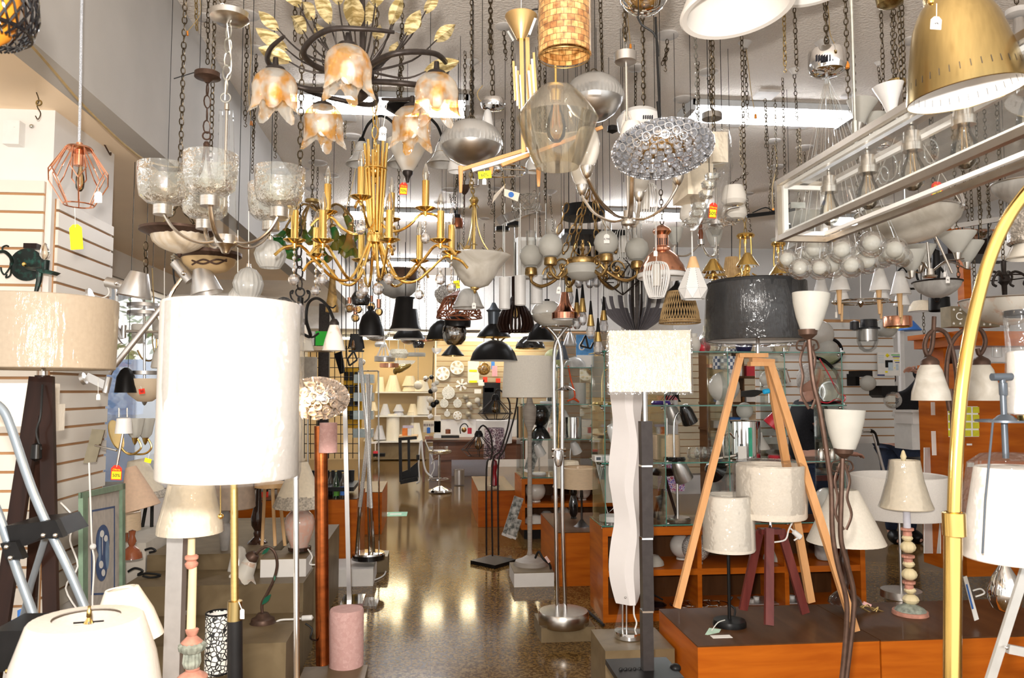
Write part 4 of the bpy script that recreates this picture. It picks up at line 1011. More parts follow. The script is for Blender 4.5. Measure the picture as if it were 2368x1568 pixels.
for px,py,r in GL:
 Y=HG*FPX/(905-py);Y=4.2+(Y-4.2)*.8;c=P(px,py,Y)-t.O;uu=t.uu(px,py,Y-4.2);o=Vc((c.x,c.y,0));
 zb_=c.z-50*uu
 ar=t.Pp('arm',M.antbrass);R_=o.length;dn=o.normalized()
 ar.Tm([dn*.09+Vc((0,0,rgz)),dn*(R_*.5)+Vc((0,0,zb_-.02)),dn*(R_*.78)+Vc((0,0,zb_-.055)),dn*(R_*.97)+Vc((0,0,zb_-.03)),o+Vc((0,0,zb_))],[.008,.009,.010,.009,.007],8,6)
 sc_=t.Pp('spiral',M.antbrass,ar);cc0=dn*(R_*.62)+Vc((0,0,zb_+.012))
 sc_.Tm([cc0+(dn*Co(q)+Vc((0,0,1))*Si(q))*(.048-.0048*q)for q in[x*.7 for x in range(13)]],.0048,6,2);sc_.Lm(cc0,.011,1,8,6)
 hd=t.Pp('gallery',M.antbrass,ar);hd.Tn(Vc((c.x,c.y,zb_)),[(0,0),(.012,0),(.016,.008),(.034,.014),(.036,.02),(.034,.052),(.028,.056),(0,.056)],24)
 gb=t.Pp('globe',M.frost,ar);rr=r*uu;gb.Tn(c,[(rr*.55,-rr*.84),(rr*.86,-rr*.52),(rr,0),(rr*.86,rr*.52),(rr*.52,rr*.86),(rr*.50,rr*.86),(rr*.82,rr*.5),(rr*.96,0),(rr*.82,-rr*.5),(rr*.5,-rr*.82)],28)
 cm=t.Pp('chimney',M.glassc,ar);cm.Tn(c,[(rr*.45,rr*.8),(rr*.43,rr*2.1),(rr*.45,rr*2.15),(rr*.42,rr*2.15),(rr*.40,rr*.8)],20)
for(a,b)in(((1360,440),(1304,582)),((1362,440),(1322,600,-.05)),((1372,446),(1383,596,-.05)),((1372,446),(1424,584,.05)),((1312,470),(1290,540,.05))):
 t.Pp('chain',M.antbrass).chain(a,b,L=.062,w=.030,r=.0034)
for px,py in((1303,585),(1424,583)):t.Pp('knob',M.antbrass).ball(px,py,4)
PT(1403,552,13,21,3.9,'white priced tag resting on the middle frosted globe',txt='4,790',string=(1401,508))
PT(1292,671,9,16,3.95,'white tag under the left side of the oil lamp chandelier',txt='89',string=(1292,640),ry=8)
# -- middle band of pendants
def pend_cord(t,px,y0,y1,m=None,r=1.,x1=None):t.Pp('cord',m or M.cordb).Tt([(px,y0),(x1 or px,y1)],r)
t=T('flower_chandelier','chandelier of drooping green and orange glass trumpet flowers','chandelier',745,520,4.4)
gf=stone('green_orange_glass',(.30,.12,.015),(.015,.16,.03),4,.25,.2,1.2,.5,(.30,.58))
t.Pp('canopy',M.chainb).Ll(722,[(0,460),(16,462),(16,468),(0,470)])
hb=t.Pp('stem',M.antbrass);hb.Ll(745,[(0,468),(6,470),(8,500),(12,520),(6,540),(0,545)])
for(x0,y0,x1,y1,r,dy)in((660,535,640,562,26,0),(700,508,690,548,30,-.15),(733,505,722,560,26,.1),(770,525,786,565,28,-.1),(800,498,824,548,26,.05),(812,520,806,590,24,-.2),(742,560,742,600,24,-.2),(690,560,668,590,24,-.25)):
 ar=t.Pp('arm',M.antbrass);ar.Tt([(745,500),((745+x0)/2,472,dy*.5),(x0+(x0-x1)*.3,y0-18,dy),(x0,y0,dy)],2.6,Sm=6)
 a=t.pt(x0,y0,dy);b=t.pt(x1,y1,dy-.03);d=(b-a);L=d.length;d.normalize();e1=d.orthogonal().normalized();e2=d.cross(e1);sh=t.Pp('flower_shade',gf,ar);S=24;vs=[];u=t.u
 pr=((.22,0),(.34,.2),(.40,.5),(.62,.75),(1.0,.95))
 for f in pr:
  for k in range(S):
   th=2*PI*k/S;w=1+(.13*Co(5*th)if f[1]>.7 else 0)
   vs.append(a+d*L*(f[1]-(.08*Co(5*th)if f[1]>.9 else 0))+(e1*Co(th)+e2*Si(th))*f[0]*r*u*w)
 sh.add(vs,[(i*S+k,i*S+(k+1)%S,(i+1)*S+(k+1)%S,(i+1)*S+k)for i in range(len(pr)-1)for k in range(S)])
 t.Pp('cap',M.antbrass,ar).Lm(a,r*.3*u,1,10,6)
def fluted(px,top,bot,r,Y,lb,open_=False):
 t=T('fluted_pendant',lb,'pendant lamp',px,top,Y,'fluted clear glass pendants');h=bot-top
 pr=[(3,top),(r*.5,top+h*.08),(r*.85,top+h*.28),(r,top+h*.52),(r*.86,top+h*.8),(r*.62,bot)]
 t.Pp('shade',M.rib).Ll(px,pr+[(a-1.2,y)for a,y in reversed(pr[1:])],Sg=72,Wv=(18,.03))
 t.Pp('cap',M.chrome).Ll(px,[(0,top-8),(5,top-8),(6,top),(0,top+1)],Sg=12)
 t.Pp('bulb',M.bulbw).ball(px,top+h*.55,r*.3)
 pend_cord(t,px,top-130,top-8,M.cordw,1.);return t
fluted(575,618,692,34,3.3,'larger fluted clear glass pendant behind the white cylinder shade')
fluted(550,662,720,22,3.3,'small fluted glass pendant just above the white cylinder shade')
fluted(626,555,620,36,3.0,'fluted glass pendant with cut off bottom below the nickel chandelier')
t=T('bowl_lamp','cream scalloped bowl lamp with dark brown rim hanging upper left','ceiling lamp',415,560,3.35)
t.Pp('rim',M.bronze).Ll(410,[(68,534),(82,531),(82,537),(66,544),(60,548),(56,544)],Sg=44)
scal=stone('antiqued_scallop',(.72,.60,.44),(.82,.76,.66),14,.5,.15,1.5)
t.Pp('bowl',scal).Ll(415,[(64,540),(56,562),(44,572),(28,580),(8,587),(0,588),(0,585),(24,576),(52,558),(60,541)],Sg=64,Wv=(22,.02))
t.Pp('finial',M.bronze).Ll(415,[(0,585),(6,587),(4,594),(0,597)],Sg=12)
for dx in(-44,44):t.Pp('chain',M.chainm).chain((414,470),(415+dx,532),L=.04)
t.Pp('cord',M.cord).Tt([(402,492),(368,525),(372,555),(420,570)],1.2,Sm=4)
t=T('bowl_lamp','amber bowl lamp with crossed dark straps on its brown rim','ceiling lamp',483,598,3.7)
t.Pp('rim',M.bronze).Ll(483,[(60,582),(73,585),(73,592),(60,600),(50,596)],Sg=40)
t.Pp('bowl',mat('amber_alabaster',(.72,.52,.28),.35,var=.1,scale=8,thin=.25)).Ll(483,[(62,594),(56,612),(40,626),(20,632),(0,633)],Sg=36)
s=t.Pp('straps',M.bronze);s.Tt([(444,602,-.12),(470,610,-.145),(500,600,-.145),(524,604,-.1)],2,Sm=5);s.Tt([(444,612,-.12),(470,600,-.145),(500,610,-.145),(524,600,-.1)],2,Sm=5)
pend_cord(t,483,500,584,M.cord,.8)
t=T('chandelier','black wrought iron scroll chandelier with a rust veined bell shade','chandelier',694,735,3.0)
t.Pp('chain',M.iron).chain((690,470),(693,668),L=.05,w=.026,r=.0032);hb=t.Pp('column',M.black)
hb.To(694,676,10,1.8,axis='y');hb.Ll(694,[(0,686),(7,688),(7,748),(10,752),(10,770),(4,774),(0,780)],Sg=16)
for(x,sx,dy)in((773,1,-.12),(614,-1,.0),(700,0,.26)):
 ar=t.Pp('arm',M.black);k=(x-694)
 if sx:
  ar.Tt([(694,768),(694+k*.3,778),(694+k*.18,740,dy*.3),(694+k*.24,702,dy*.4),(694+k*.5,690,dy*.6),(694+k*.8,708,dy*.8),(x,742,dy)],[3,4,3.6,3.4,3.4,3.6,3.8],Sm=6)
  c2=t.Pp('curl',M.black,ar);c2.Tt([(694+k*.12,700),(694+k*.25,690),(694+k*.28,676),(694+k*.2,672),(694+k*.24,680)],2,Sm=5);c2.Tt([(694+k*.8,706,dy*.8),(694+k*.95,712,dy*.9),(694+k*1.05,706,dy*.9)],1.6,Sm=4);c2.Tt([(694+k*.1,772),(694+k*.35,780),(694+k*.55,770)],2.4,Sm=4)
 else:ar.Tt([(694,768),(694,700,.15),(700,742,.26)],3.2,Sm=5)
 cp=t.Pp('cap',M.iron,ar);cp.Ll(x,[(0,736),(6,738),(11,746),(11,752),(0,752)],dY=dy,Sg=16)
 sh=t.Pp('bell_shade',M.alabrust,ar);sh.Ll(x,[(10,750),(15,766),(21,786),(25,804),(27,811),(25,811),(19,786),(13,766),(9,752)],dY=dy,Sg=28)
t=T('bottle_pendant','mottled gold bottle shaped pendant hanging behind the black scrolls','pendant lamp',769,680,4.6)
t.Pp('shade',stone('tarnished_gold_leaf',(.09,.05,.02),(.60,.38,.12),9,.35,0,1.5,.3)).Ll(769,[(6,630),(8,660),(11,685),(15,712),(15,722),(13,722),(9,686),(6,660)],Sg=24);t.Pp('cap',M.antbrass).Ll(769,[(0,622),(6,624),(6,632),(0,632)],Sg=12);pend_cord(t,769,540,622,M.cordb,.8)
t=T('bulb_cluster','cluster of round amber filament bulbs on black cords behind the crystals','pendant lamp',830,720,5.2)
for x,y,r in((808,712,11),(828,715,10),(822,735,10),(858,708,11)):
 c=t.Pp('cord',M.cordb);c.Tt([(x,480),(x,y-22)],.9);t.Pp('socket',M.copper,c).Ll(x,[(0,y-24),(4.5,y-24),(4.5,y-9),(0,y-9)],Sg=12);b=t.Pp('globe_bulb',M.bulba,c);b.ball(x,y,r,Sg=16,rings=10);t.Pp('filament',M.goldmatt,b).To(x,y,r*.35,.7,axis='y',Sg=8)
t=T('bare_bulb','single round amber bulb with copper socket right of the cluster','pendant lamp',876,700,5.0)
t.Pp('socket',M.copper).Ll(876,[(0,692),(5,692),(5,712),(0,712)],Sg=12);b=t.Pp('bulb',M.bulba);b.ball(876,721,10);pend_cord(t,876,560,692)
def SH(name,lb,px,Y,prof,m,inner=None,cat='pendant lamp',cordtop=None,capm=None,cap=None,cordm=None,Sg=36,group=None,bulb=None,rx=0,ry=0):
 t=T(name,lb,cat,px,prof[0][1],Y,group)
 t.Pp('shade',m).Ll(px,prof,Sg=Sg,rx=rx,ry=ry)
 if inner:t.Pp('lining',inner).Ll(px,[(max(r-1.,.5),y+.4)for r,y in reversed(prof)],Sg=Sg,rx=rx,ry=ry)
 if cap:t.Pp('cap',capm or M.black).Ll(px,cap,Sg=16)
 if cordtop is not None:pend_cord(t,px,cordtop,(cap or prof)[0][1],cordm or M.cordb,1.)
 if bulb:t.Pp('bulb',M.bulbw).ball(px,bulb[0],bulb[1])
 return t
SH('dome_pendant','black bowl pendant with pale wooden collar under the crystals',857,4.7,[(4,716),(9,720),(20,732),(26,752),(27,776),(25.5,777)],M.black,M.white,cordtop=600,cap=[(0,708),(6,708),(6,722),(0,722)],capm=M.black)
SH('dome_pendant','gloss black rounded pendant with wood neck behind the crystal drops',834,4.3,[(6,672),(14,674),(21,686),(22,694),(19,704),(16,704)],M.blackgloss,M.black,cordtop=590,cap=[(0,646),(5,646),(5,658),(6,674),(0,674)],capm=M.pine)
SH('dome_pendant','black bell pendant with cream ring at its neck low behind the crystals',862,5.3,[(5,738),(12,742),(22,754),(26,770),(27,777),(24,777)],M.black,M.white,cordtop=650,cap=[(0,724),(6,724),(6,738),(0,738)],capm=M.pine)
SH('drum_pendant','tall black tapered bucket pendant with white inside, below the alabaster bowls',938,5.0,[(22,690),(23,692),(32,752),(35,758),(36,762),(34,762),(30,752)],M.black,M.white,cordtop=560,cap=[(0,684),(22,688),(22,691),(0,691)])
SH('dome_pendant','wide low black pendant directly under the tall black bucket',946,5.6,[(24,764),(28,768),(36,778),(38,784),(36,784)],M.black,M.white,cordtop=700,cap=[(0,762),(24,763),(24,765),(0,765)])
SH('dome_pendant','black dome pendant with gold lining beside the striped glass ball',1020,6.2,[(4,740),(14,744),(26,758),(33,778),(35,786),(33,786)],M.black,M.gold,cordtop=640)
SH('dome_pendant','big satin black half dome over the entrance to the back counter',1142,5.6,[(3,786),(20,789),(38,800),(49,816),(54,831),(55,834),(53,834)],M.black,M.white,cordtop=640)
SH('dome_pendant','gloss black low dome pendant reflecting tube lights right of the half dome',1226,5.8,[(3,776),(16,778),(28,788),(34,800),(35,806),(33,806)],M.blackgloss,M.gold,cordtop=650)
SH('dome_pendant','satin black dome pendant tucked behind the torchiere bowl',1250,5.2,[(3,745),(14,750),(26,766),(31,782),(32,788),(30,788)],M.black,M.white,cordtop=640)
SH('dome_pendant','grey black dome with gold inside above the satin half dome',1142,6.6,[(4,742),(16,750),(30,764),(38,776),(39,780),(37,780)],M.black,M.gold,cordtop=650)
SH('cone_pendant','small wide black cone pendant under the striped glass ball',1047,5.4,[(3,797),(8,800),(26,821),(26,823),(24,823)],M.black,M.gold,cordtop=790)
SH('drum_pendant','grey metal cylinder pendant beside the dark slatted wooden ball',1142,5.0,[(4,700),(10,712),(18,718),(14,722),(13,750),(11,750)],M.framegrey,M.black,cordtop=600)
SH('cone_pendant','silver grey cone pendant beside the torchiere legs',1318,6.2,[(4,768),(8,776),(15,794),(16,798),(14,798)],M.steel,M.white,cordtop=690)
SH('cone_pendant','slim dark cone pendant left of the silver grey one',1300,6.4,[(4,790),(8,804),(16,832),(14,832)],M.framegrey,M.white,cordtop=700)
SH('bell_pendant','polished copper bell pendant cut behind the torchiere bowl',1306,4.6,[(8,676),(12,700),(22,718),(30,724),(30,738),(28,738)],M.rosecopper,M.white,cordtop=560)
SH('globe_pendant','grey white flattened glass globe pendant behind the copper bell',1265,4.8,[(4,696),(20,698),(32,708),(36,722),(30,736),(14,742)],M.opal,None,cordtop=600,cap=[(0,692),(6,692),(6,697),(0,697)])
t=T('ball_pendant','smoked striped glass ball pendant with black cap','pendant lamp',1051,770,4.9)
t.Pp('globe',M.smoke).Ll(1051,[(20,748),(26,756),(28,770),(25,786),(16,797),(8,798)],Sg=64,Wv=(32,.008));t.Pp('cap',M.black).Ll(1058,[(0,720),(12,722),(26,734),(31,742),(30,756),(0,756)]);t.Pp('bulb',M.bulbw).ball(1051,770,9)
pend_cord(t,1058,560,722)
t=T('lattice_pendant','rust brown cut metal lattice pendant under a frosted bell','pendant lamp',1062,715,4.6);u=t.u
lm=t.Pp('lattice',M.leather);N=20
def lp(k,r,y):a=2*PI*k/N;return t.pt(1062,y)+Vc((Co(a)*r*u,Si(a)*r*u,0))
for k in range(N):
 o=(k*7%5)/5-.4
 lm.Tm([lp(k,34,690),lp(k+1+o,50,722)],.0042,5);lm.Tm([lp(k,50,722),lp(k-1.2+o,52,734)],.0042,5);lm.Tm([lp(k+.5,34,690),lp(k-.8+o,50,722)],.0035,5);lm.Tm([lp(k,34,690),lp(k+1.6,14,678)],.003,5)
for r,y in((34,690),(50,722),(52,735),(14,678)):lm.To(1062,y,r,1.6,Sg=32)
t.Pp('dome',M.leather).Ll(1062,[(4,672),(14,676),(30,686),(28,686),(12,678),(4,674)]);pend_cord(t,1062,560,674)
SH('bell_pendant','frosted alabaster bell shade under the bowl on the gold stem',1083,4.2,[(10,668),(20,674),(27,690),(33,706),(38,712),(36,713),(30,706),(24,690),(17,676),(8,671)],M.alabg,cordtop=None)
t=T('disc_pendant','round sequinned silver disc pendant behind the lattice','pendant lamp',1028,682,5.4);t.Pp('disc',M.silvercell).Ll(1030,[(0,670),(22,672),(26,682),(22,692),(0,694)],rx=58,ry=20);pend_cord(t,1030,560,664)
t=T('bowl_chandelier','big white glass bowl with brown drum band behind the gold arms','chandelier',920,650,5.2)
t.Pp('bowl',M.alabg).Ll(920,[(46,652),(48,656),(44,670),(32,682),(14,690),(0,691),(0,689),(30,680),(44,656)],Sg=36);t.Pp('band',M.bronze).Ll(920,[(44,624),(48,628),(50,650),(46,654),(44,650)],Sg=36);t.Pp('finial',M.steel).Ll(920,[(0,690),(7,692),(5,698),(0,702)],Sg=12);pend_cord(t,920,540,626)
for i,(px,y0,y1,r,Y,lab)in enumerate([(1167,642,715,13,4.6,'white cylinder pendant, leftmost of three, over the dark slatted ball'),(1203,638,706,13,4.5,'white cylinder pendant in the middle of three, lamp bulb below it'),(1241,640,703,14,4.7,'white cylinder pendant, rightmost of three, left of the brass scrolls')]):
 t=T('cylinder_pendant',lab,'pendant lamp',px,y0,Y,'white cylinder pendants');t.Pp('shade',M.white).Ll(px,[(0,y0),(r,y0),(r,y1),(r-1.2,y1),(r-1.2,y0+2),(0,y0+2)]);pend_cord(t,px,470,y0,M.cordw,1.)
t=T('slatted_pendant','dark wooden slatted bell pendant with a visible filament bulb','pendant lamp',1192,730,4.8);u=t.u
sl=t.Pp('slats',M.walnut,Fl=1);N=26
for k in range(N):
 a=2*PI*k/N;d=Vc((Co(a),Si(a),0));tt=Vc((-d.y,d.x,0))
 pts=[t.pt(1192,y)+d*r*u for r,y in((8,684),(16,698),(30,714),(40,734),(44,752),(38,766))]
 for p0,p1 in zip(pts,pts[1:]):
  vs=[p0+tt*.006,p0-tt*.006,p0-tt*.006-d*.02,p0+tt*.006-d*.02,p1+tt*.006,p1-tt*.006,p1-tt*.006-d*.02,p1+tt*.006-d*.02]
  sl.add(vs,[(0,1,5,4),(1,2,6,5),(2,3,7,6),(3,0,4,7)])
t.Pp('ring',M.walnut).To(1192,766,37,1.5);t.Pp('cap',M.walnut).Ll(1192,[(0,640),(9,640),(9,690),(0,690)]);ED(t,1192,704,34,8);pend_cord(t,1192,560,640)
t=T('bar_canopy','long chrome bar canopy with tangled clear cords coiled on top','ceiling lamp',1200,495,4.6)
t.Pp('bar',M.chrome,Fl=1).barm(t.pt(1157,510,-.1),t.pt(1246,480,.15),.05,.045)
cl=t.Pp('coiled_cord',glass('clear_cord',(.85,.85,.8),.8,base=.2))
for k in range(7):cl.Tm([t.pt(1215,466)+Vc((.07*Co(q)*(1+.1*k%.3),.05*Si(q+k),.06*Si(q*(1+.13*k)+k*.7)))for q in[x*.55 for x in range(12)]],.0025,5,3)
for x,y in((1163,640),(1200,638),(1237,640)):t.Pp('drop_cord',M.cordw).Tt([(x,505),(x,y)],.8)
for px,py,lab in((1162,530,'flat black disc canopy on the left below the chrome bar'),(1187,519,'flat black disc canopy on the right below the chrome bar')):
 t=T('disc_canopy',lab,'canopy',px,py,6.0,'black disc canopies');t.Pp('disc',M.black).Ll(px,[(0,py-5),(16,py-5),(16,py+4),(0,py+5)]);t.Pp('rod',M.chains).Tt([(px+2,py+5),(px+2,py+120)],1.2)
t=T('disc_canopy','large black drum canopy behind the brass chains with thin rods below','canopy',1345,500,5.4);t.Pp('drum',M.black).Ll(1350,[(0,478),(50,478),(50,506),(0,508)],Sg=36)
for k in range(5):t.Pp('rod',M.iron).Tt([(1318+k*14,505,(k%3)*.1-.1),(1318+k*14,640,(k%3)*.1-.1)],1)
t=T('copper_canister','brown copper canister lamp with black lid behind the right candles','pendant lamp',1057,510,5.0);t.Pp('body',mat('brown_copper',(.26,.08,.03),.3,.5)).Ll(1057,[(0,505),(13,506),(15,518),(13,527),(0,529)]);t.Pp('lid',M.black).Ll(1056,[(0,496),(10,497),(10,507),(0,507)]);pend_cord(t,1057,470,496)
t=T('funnel_canopy','dark brown funnel canopy on a long pole beside the peg','canopy',1074,440,4.8);t.Pp('funnel',M.bronze).Ll(1074,[(0,428),(14,430),(8,444),(3,450),(0,450)]);t.Pp('pole',M.bronze).Tt([(1074,448),(1074,480)],1.6)
t=T('disc_canopy','round chrome and dark canopy above the alabaster bowl stem','canopy',1092,424,5.0);t.Pp('drum',M.chrome).Ll(1092,[(0,416),(17,417),(17,430),(0,432)],Sg=28)
for dx,dy,Y,lab in((0,0,5.0,'front one of two square white panel lamps behind the oil lamp globes'),(-4,2,5.15,'square white panel lamp partly hidden behind its twin')):
 t=T('panel_lamp',lab,'ceiling lamp',1262+dx,600+dy,Y,'square white panel lamps');t.Pp('panel',M.whiteplastic,Fl=1).box(1197+dx,548+dy,1334+dx,644+dy,0,.05);t.Pp('diffuser',M.opal,Fl=1).box(1205+dx,556+dy,1326+dx,636+dy,-.008,.0);pend_cord(t,1262,470,548+dy,M.cordw)
t=T('copper_pendant','large copper dome pendant with vented chimney top and white rim','pendant lamp',1531,590,4.0)
t.Pp('dome',M.copper).Ll(1531,[(0,519),(8,521),(20,530),(22,536),(15,544),(15,570),(20,574),(20,580),(28,586),(38,596),(40,603),(48,614),(53,626),(54,632)],Sg=44)
t.Pp('rim',M.white).Ll(1531,[(54,632),(57,634),(58,642),(56,644),(50,636)],Sg=44);v=t.Pp('vents',M.ink,Fl=1)
for k in range(5):v.box(1520+k*5,550,1522+k*5,566,-.0345,-.033)
t.Pp('chain',M.chainm).chain((1528,440),(1531,518));t.Pp('lining',M.white).Ll(1531,[(53,634),(46,616),(36,600),(0,590)],Sg=40)
def wire_cage(px,top,bot,r,Y,lb,n=26,inner=1,rb=.55):
 t=T('wire_pendant',lb,'pendant lamp',px,top,Y,'white wire cage pendants');h=bot-top;u=t.u;w=t.Pp('wires',M.white)
 pr=[(r*.32,0),(r*.75,.05),(r*.96,.22),(r,.42),(r*.85,.7),(r*rb,1.)]
 for k in range(n):
  a=2*PI*k/n;w.Tm([t.pt(px,top+h*f)+Vc((Co(a)*q*u,Si(a)*q*u,0))for q,f in pr],.0022,5,3)
 w.To(px,bot,r*rb,1,Sg=26);w.To(px,top,r*.32,1,Sg=16)
 if inner:t.Pp('inner_cylinder',M.opal).Ll(px,[(0,top+h*.06),(r*.30,top+h*.06),(r*.30,top+h*.68),(0,top+h*.68)])
 pend_cord(t,px,top-110,top,M.cordw,.8);return t
wire_cage(1518,606,688,30,3.6,'white wire cage pendant hanging in front of the copper dome')
wire_cage(1443,531,610,30,4.4,'white wire cage pendant half behind the frosted globes')
wire_cage(1492,425,514,30,3.6,'white wire cage pendant behind the nickel arms',rb=.6)
PT(1516,586,9,13,3.5,'white tag above the front white wire cage',string=(1515,520))
t=T('geometric_pendant','white stitched faceted pendant with a pale wood neck','pendant lamp',1603,640,3.5);u=t.u
N=8;s=t.Pp('shade',M.white,Fl=1);vs=[];rows=[(15,620,0),(36,669,0),(27,692,.5)]
for r,y,o in rows:vs+=[t.pt(1603,y)+Vc((Co(2*PI*(k+o)/N)*r*u,Si(2*PI*(k+o)/N)*r*u,0))for k in range(N)]
fs=[(k,(k+1)%N,N+(k+1)%N,N+k)for k in range(N)]+[(N+k,N+(k+1)%N,2*N+k)for k in range(N)]+[(N+(k+1)%N,2*N+(k+1)%N,2*N+k)for k in range(N)]
s.add(vs,[tuple(reversed(f))for f in fs]);st=t.Pp('stitching',M.ink,s)
for k in range(N):
 for a,b in((vs[k],vs[N+k]),(vs[N+k],vs[2*N+k]),(vs[N+k],vs[N+(k+1)%N]),(vs[N+(k+1)%N],vs[2*N+k])):
  for i in range(9):
   p0=a.lerp(b,(i+.3)/9.);p1=a.lerp(b,(i+.55)/9.);st.Tm([p0*1.003,p1*1.003],.0009,4)
t.Pp('neck',M.pine).Ll(1603,[(4,593),(7,594),(15,619),(15,621),(0,621)],Sg=24);t.Pp('cord',M.whiteplastic).Tt([(1599,480),(1601,593)],1.8)
t=T('slatted_pendant','large onion shaped pendant of white and grey dipped ribs','pendant lamp',1472,690,4.6);u=t.u
sl=t.Pp('ribs',[M.whiteslat,M.greyslat],Fl=1);N=40;prof=[(6,600),(36,610),(62,630),(78,660),(82,690),(74,718),(52,743),(22,764),(5,772)]
def rib(prof,k,mi):
 a=2*PI*k/N;d=Vc((Co(a),Si(a),0));tt=Vc((-d.y,d.x,0))*.0016;sl.slot(mi)
 for(r0,y0),(r1,y1)in zip(prof,prof[1:]):
  p0,p1=t.pt(1472,y0)+d*r0*u,t.pt(1472,y1)+d*r1*u;i0,i1=d*min(.05,r0*u*.5),d*min(.05,r1*u*.5)
  sl.add([p0+tt,p0-tt,p0-tt-i0,p0+tt-i0,p1+tt,p1-tt,p1-tt-i1,p1+tt-i1],[(0,1,5,4),(1,2,6,5),(2,3,7,6),(3,0,4,7)])
def Sp(pr,n=4):
 out=[]
 for i in range(len(pr)-1):
  a,b,c,d=pr[max(i-1,0)],pr[i],pr[i+1],pr[min(i+2,len(pr)-1)]
  for k in range(n):
   f=k/n;out.append(tuple(.5*(2*b[j]+(c[j]-a[j])*f+(2*a[j]-5*b[j]+4*c[j]-d[j])*f*f+(3*b[j]-a[j]-3*c[j]+d[j])*f**3)for j in(0,1)))
 return out+[pr[-1]]
pp=Sp(prof)
for k in range(N):
 cut=694 if k%2 else 716;rib([q for q in pp if q[1]<=cut+2],k,0);rib([q for q in pp if q[1]>=cut-4],k,1)
t.Pp('inner_frame',M.iron).Ll(1472,[(14,612),(14,770),(13,770),(13,612)],Sg=8);t.Pp('hub',M.greyslat).Ll(1472,[(0,766),(14,768),(14,774),(0,775)]);ED(t,1472,640,50,11);pend_cord(t,1472,500,602)
t=T('wire_pendant','black wire geometric pendant hanging under the oil lamp chandelier','pendant lamp',1440,630,4.4);u=t.u;w=t.Pp('wires',M.iron);N=6
def hp(r,y,k):a=2*PI*k/N+.2;return t.pt(1440,y)+Vc((Co(a)*r*u,Si(a)*r*u,0))
for k in range(N):
 for a,b in((hp(50,648,k),hp(50,648,k+1)),(hp(50,648,k),hp(0,682,0)),(hp(50,648,k),hp(34,616,k+.5)),(hp(50,648,k+1),hp(34,616,k+.5)),(hp(34,616,k+.5),hp(8,596,k))):w.Tm([a,b],.0032,5)
pend_cord(t,1440,520,596)
t=T('rattan_pendant','woven rattan basket pendant hanging over the square box shade','pendant lamp',1572,700,4.4);u=t.u
w=t.Pp('weave',M.rattan)
for k in range(40):
 a=2*PI*k/40
 for sg in(1,-1):w.Tm([t.pt(1572,y)+Vc((Co(a+sg*i*.11)*r*u,Si(a+sg*i*.11)*r*u,0))for i,(r,y)in enumerate(((28,676),(36,700),(42,722),(46,746)))],.0028,4)
for r,y in((28,676),(46,746),(46,741)):w.To(1572,y,r,2.2,Sg=36,rs=6)
t.Pp('inner_shade',M.black).Ll(1572,[(20,670),(26,676),(38,736),(36,736)]);t.Pp('cap',M.black).Ll(1566,[(0,640),(8,660),(24,674),(0,676)]);pend_cord(t,1566,560,642)
t=T('raffia_pendant','pleated natural raffia bell pendant behind the brass shades','pendant lamp',1690,620,4.6);t.Pp('shade',M.rattan).Ll(1692,[(14,595),(18,620),(28,645),(40,656),(38,656),(26,646),(16,622),(12,596)],Sg=72,Wv=(24,.04));pend_cord(t,1692,520,596)
def brass_library(px,top,Y,lb,arms,s=1.):
 t=T('chandelier',lb,'chandelier',px,top,Y,'brass chandeliers with small metal shades')
 t.Pp('crown',M.gold).Ll(px,[(0,top),(18*s,top),(21*s,top+4),(18*s,top+9),(0,top+10)],Sg=28);t.Pp('chain',M.chainb).chain((px-2,top-40),(px,top))
 for dx in(-12,12):t.Pp('column',M.gold).Tt([(px+dx*s,top+8),(px+dx*s*1.1,top+60*s),(px+dx*s*.6,top+92*s)],2,Sm=4)
 t.Pp('stem',M.gold).Ll(px,[(0,top+8),(3,top+10),(4,top+20),(2,top+26),(3,top+80*s),(7,top+88*s),(10,top+98*s),(14,top+104*s),(4,top+108*s),(0,top+110*s)])
 for dx,dy,yy in arms:
  x,y=px+dx,top+dy;ar=t.Pp('arm',M.gold);ar.Tt([(px+dx*.2,top+92*s),(px+dx*.5,top+104*s,yy*.5),(x,y+34,yy),(x,y+20,yy)],1.8,Sm=5)
  sh=t.Pp('shade',M.gold,ar);sh.Ll(x,[(6*s,y-16*s),(8*s,y-14*s),(26*s,y+14*s),(25*s,y+15*s),(7*s,y-12*s)],dY=yy,Sg=32,Wv=(16,.015));t.Pp('lining',M.white,ar).Ll(x,[(25.4*s,y+15*s),(6*s,y-12*s)],dY=yy,Sg=24);t.Pp('socket',M.gold,ar).Ll(x,[(0,y),(4,y),(4,y+24),(0,y+24)],dY=yy,Sg=12)
 return t
brass_library(1724,541,3.9,'brass chandelier with crown plate and a ribbed brass shade above the black drum',[(4,60,-.16),(-75,74,.0),(-70,86,.25),(82,80,.1)])
brass_library(1800,560,5.4,'brass chandelier half hidden by the bubble glass globes',[(0,62,-.1),(18,40,.1)],.8)
t=T('chandelier','dark nickel chandelier with curved arms and opal drum cups','chandelier',1655,520,3.4)
t.Pp('rod',M.nickel).Tt([(1656,430),(1657,512)],3);t.Pp('hub',M.steel).Ll(1656,[(0,508),(15,509),(15,520),(4,524),(0,525)])
for x,y,yy in((1697,466,-.1),(1698,500,.2),(1600,505,.1)):
 ar=t.Pp('arm',M.steel);ar.Tt([(1658,514),(1672,504,yy*.5),(1684 if x>1656 else 1630,485 if y<490 else 516,yy),(x+12,y+13,yy)],3,Sm=5,Fl=.5)
 t.Pp('cup',M.steel,ar).Ll(x,[(0,y+14),(5,y+12),(10,y+4),(10,y),(0,y)],dY=yy);t.Pp('opal_shade',M.opal,ar).Ll(x,[(9,y+8),(22,y+7),(29,y-2),(28,y-14),(23,y-32),(21,y-36),(18,y-36),(22,y-24),(25,y-6),(9,y+2)],dY=yy)
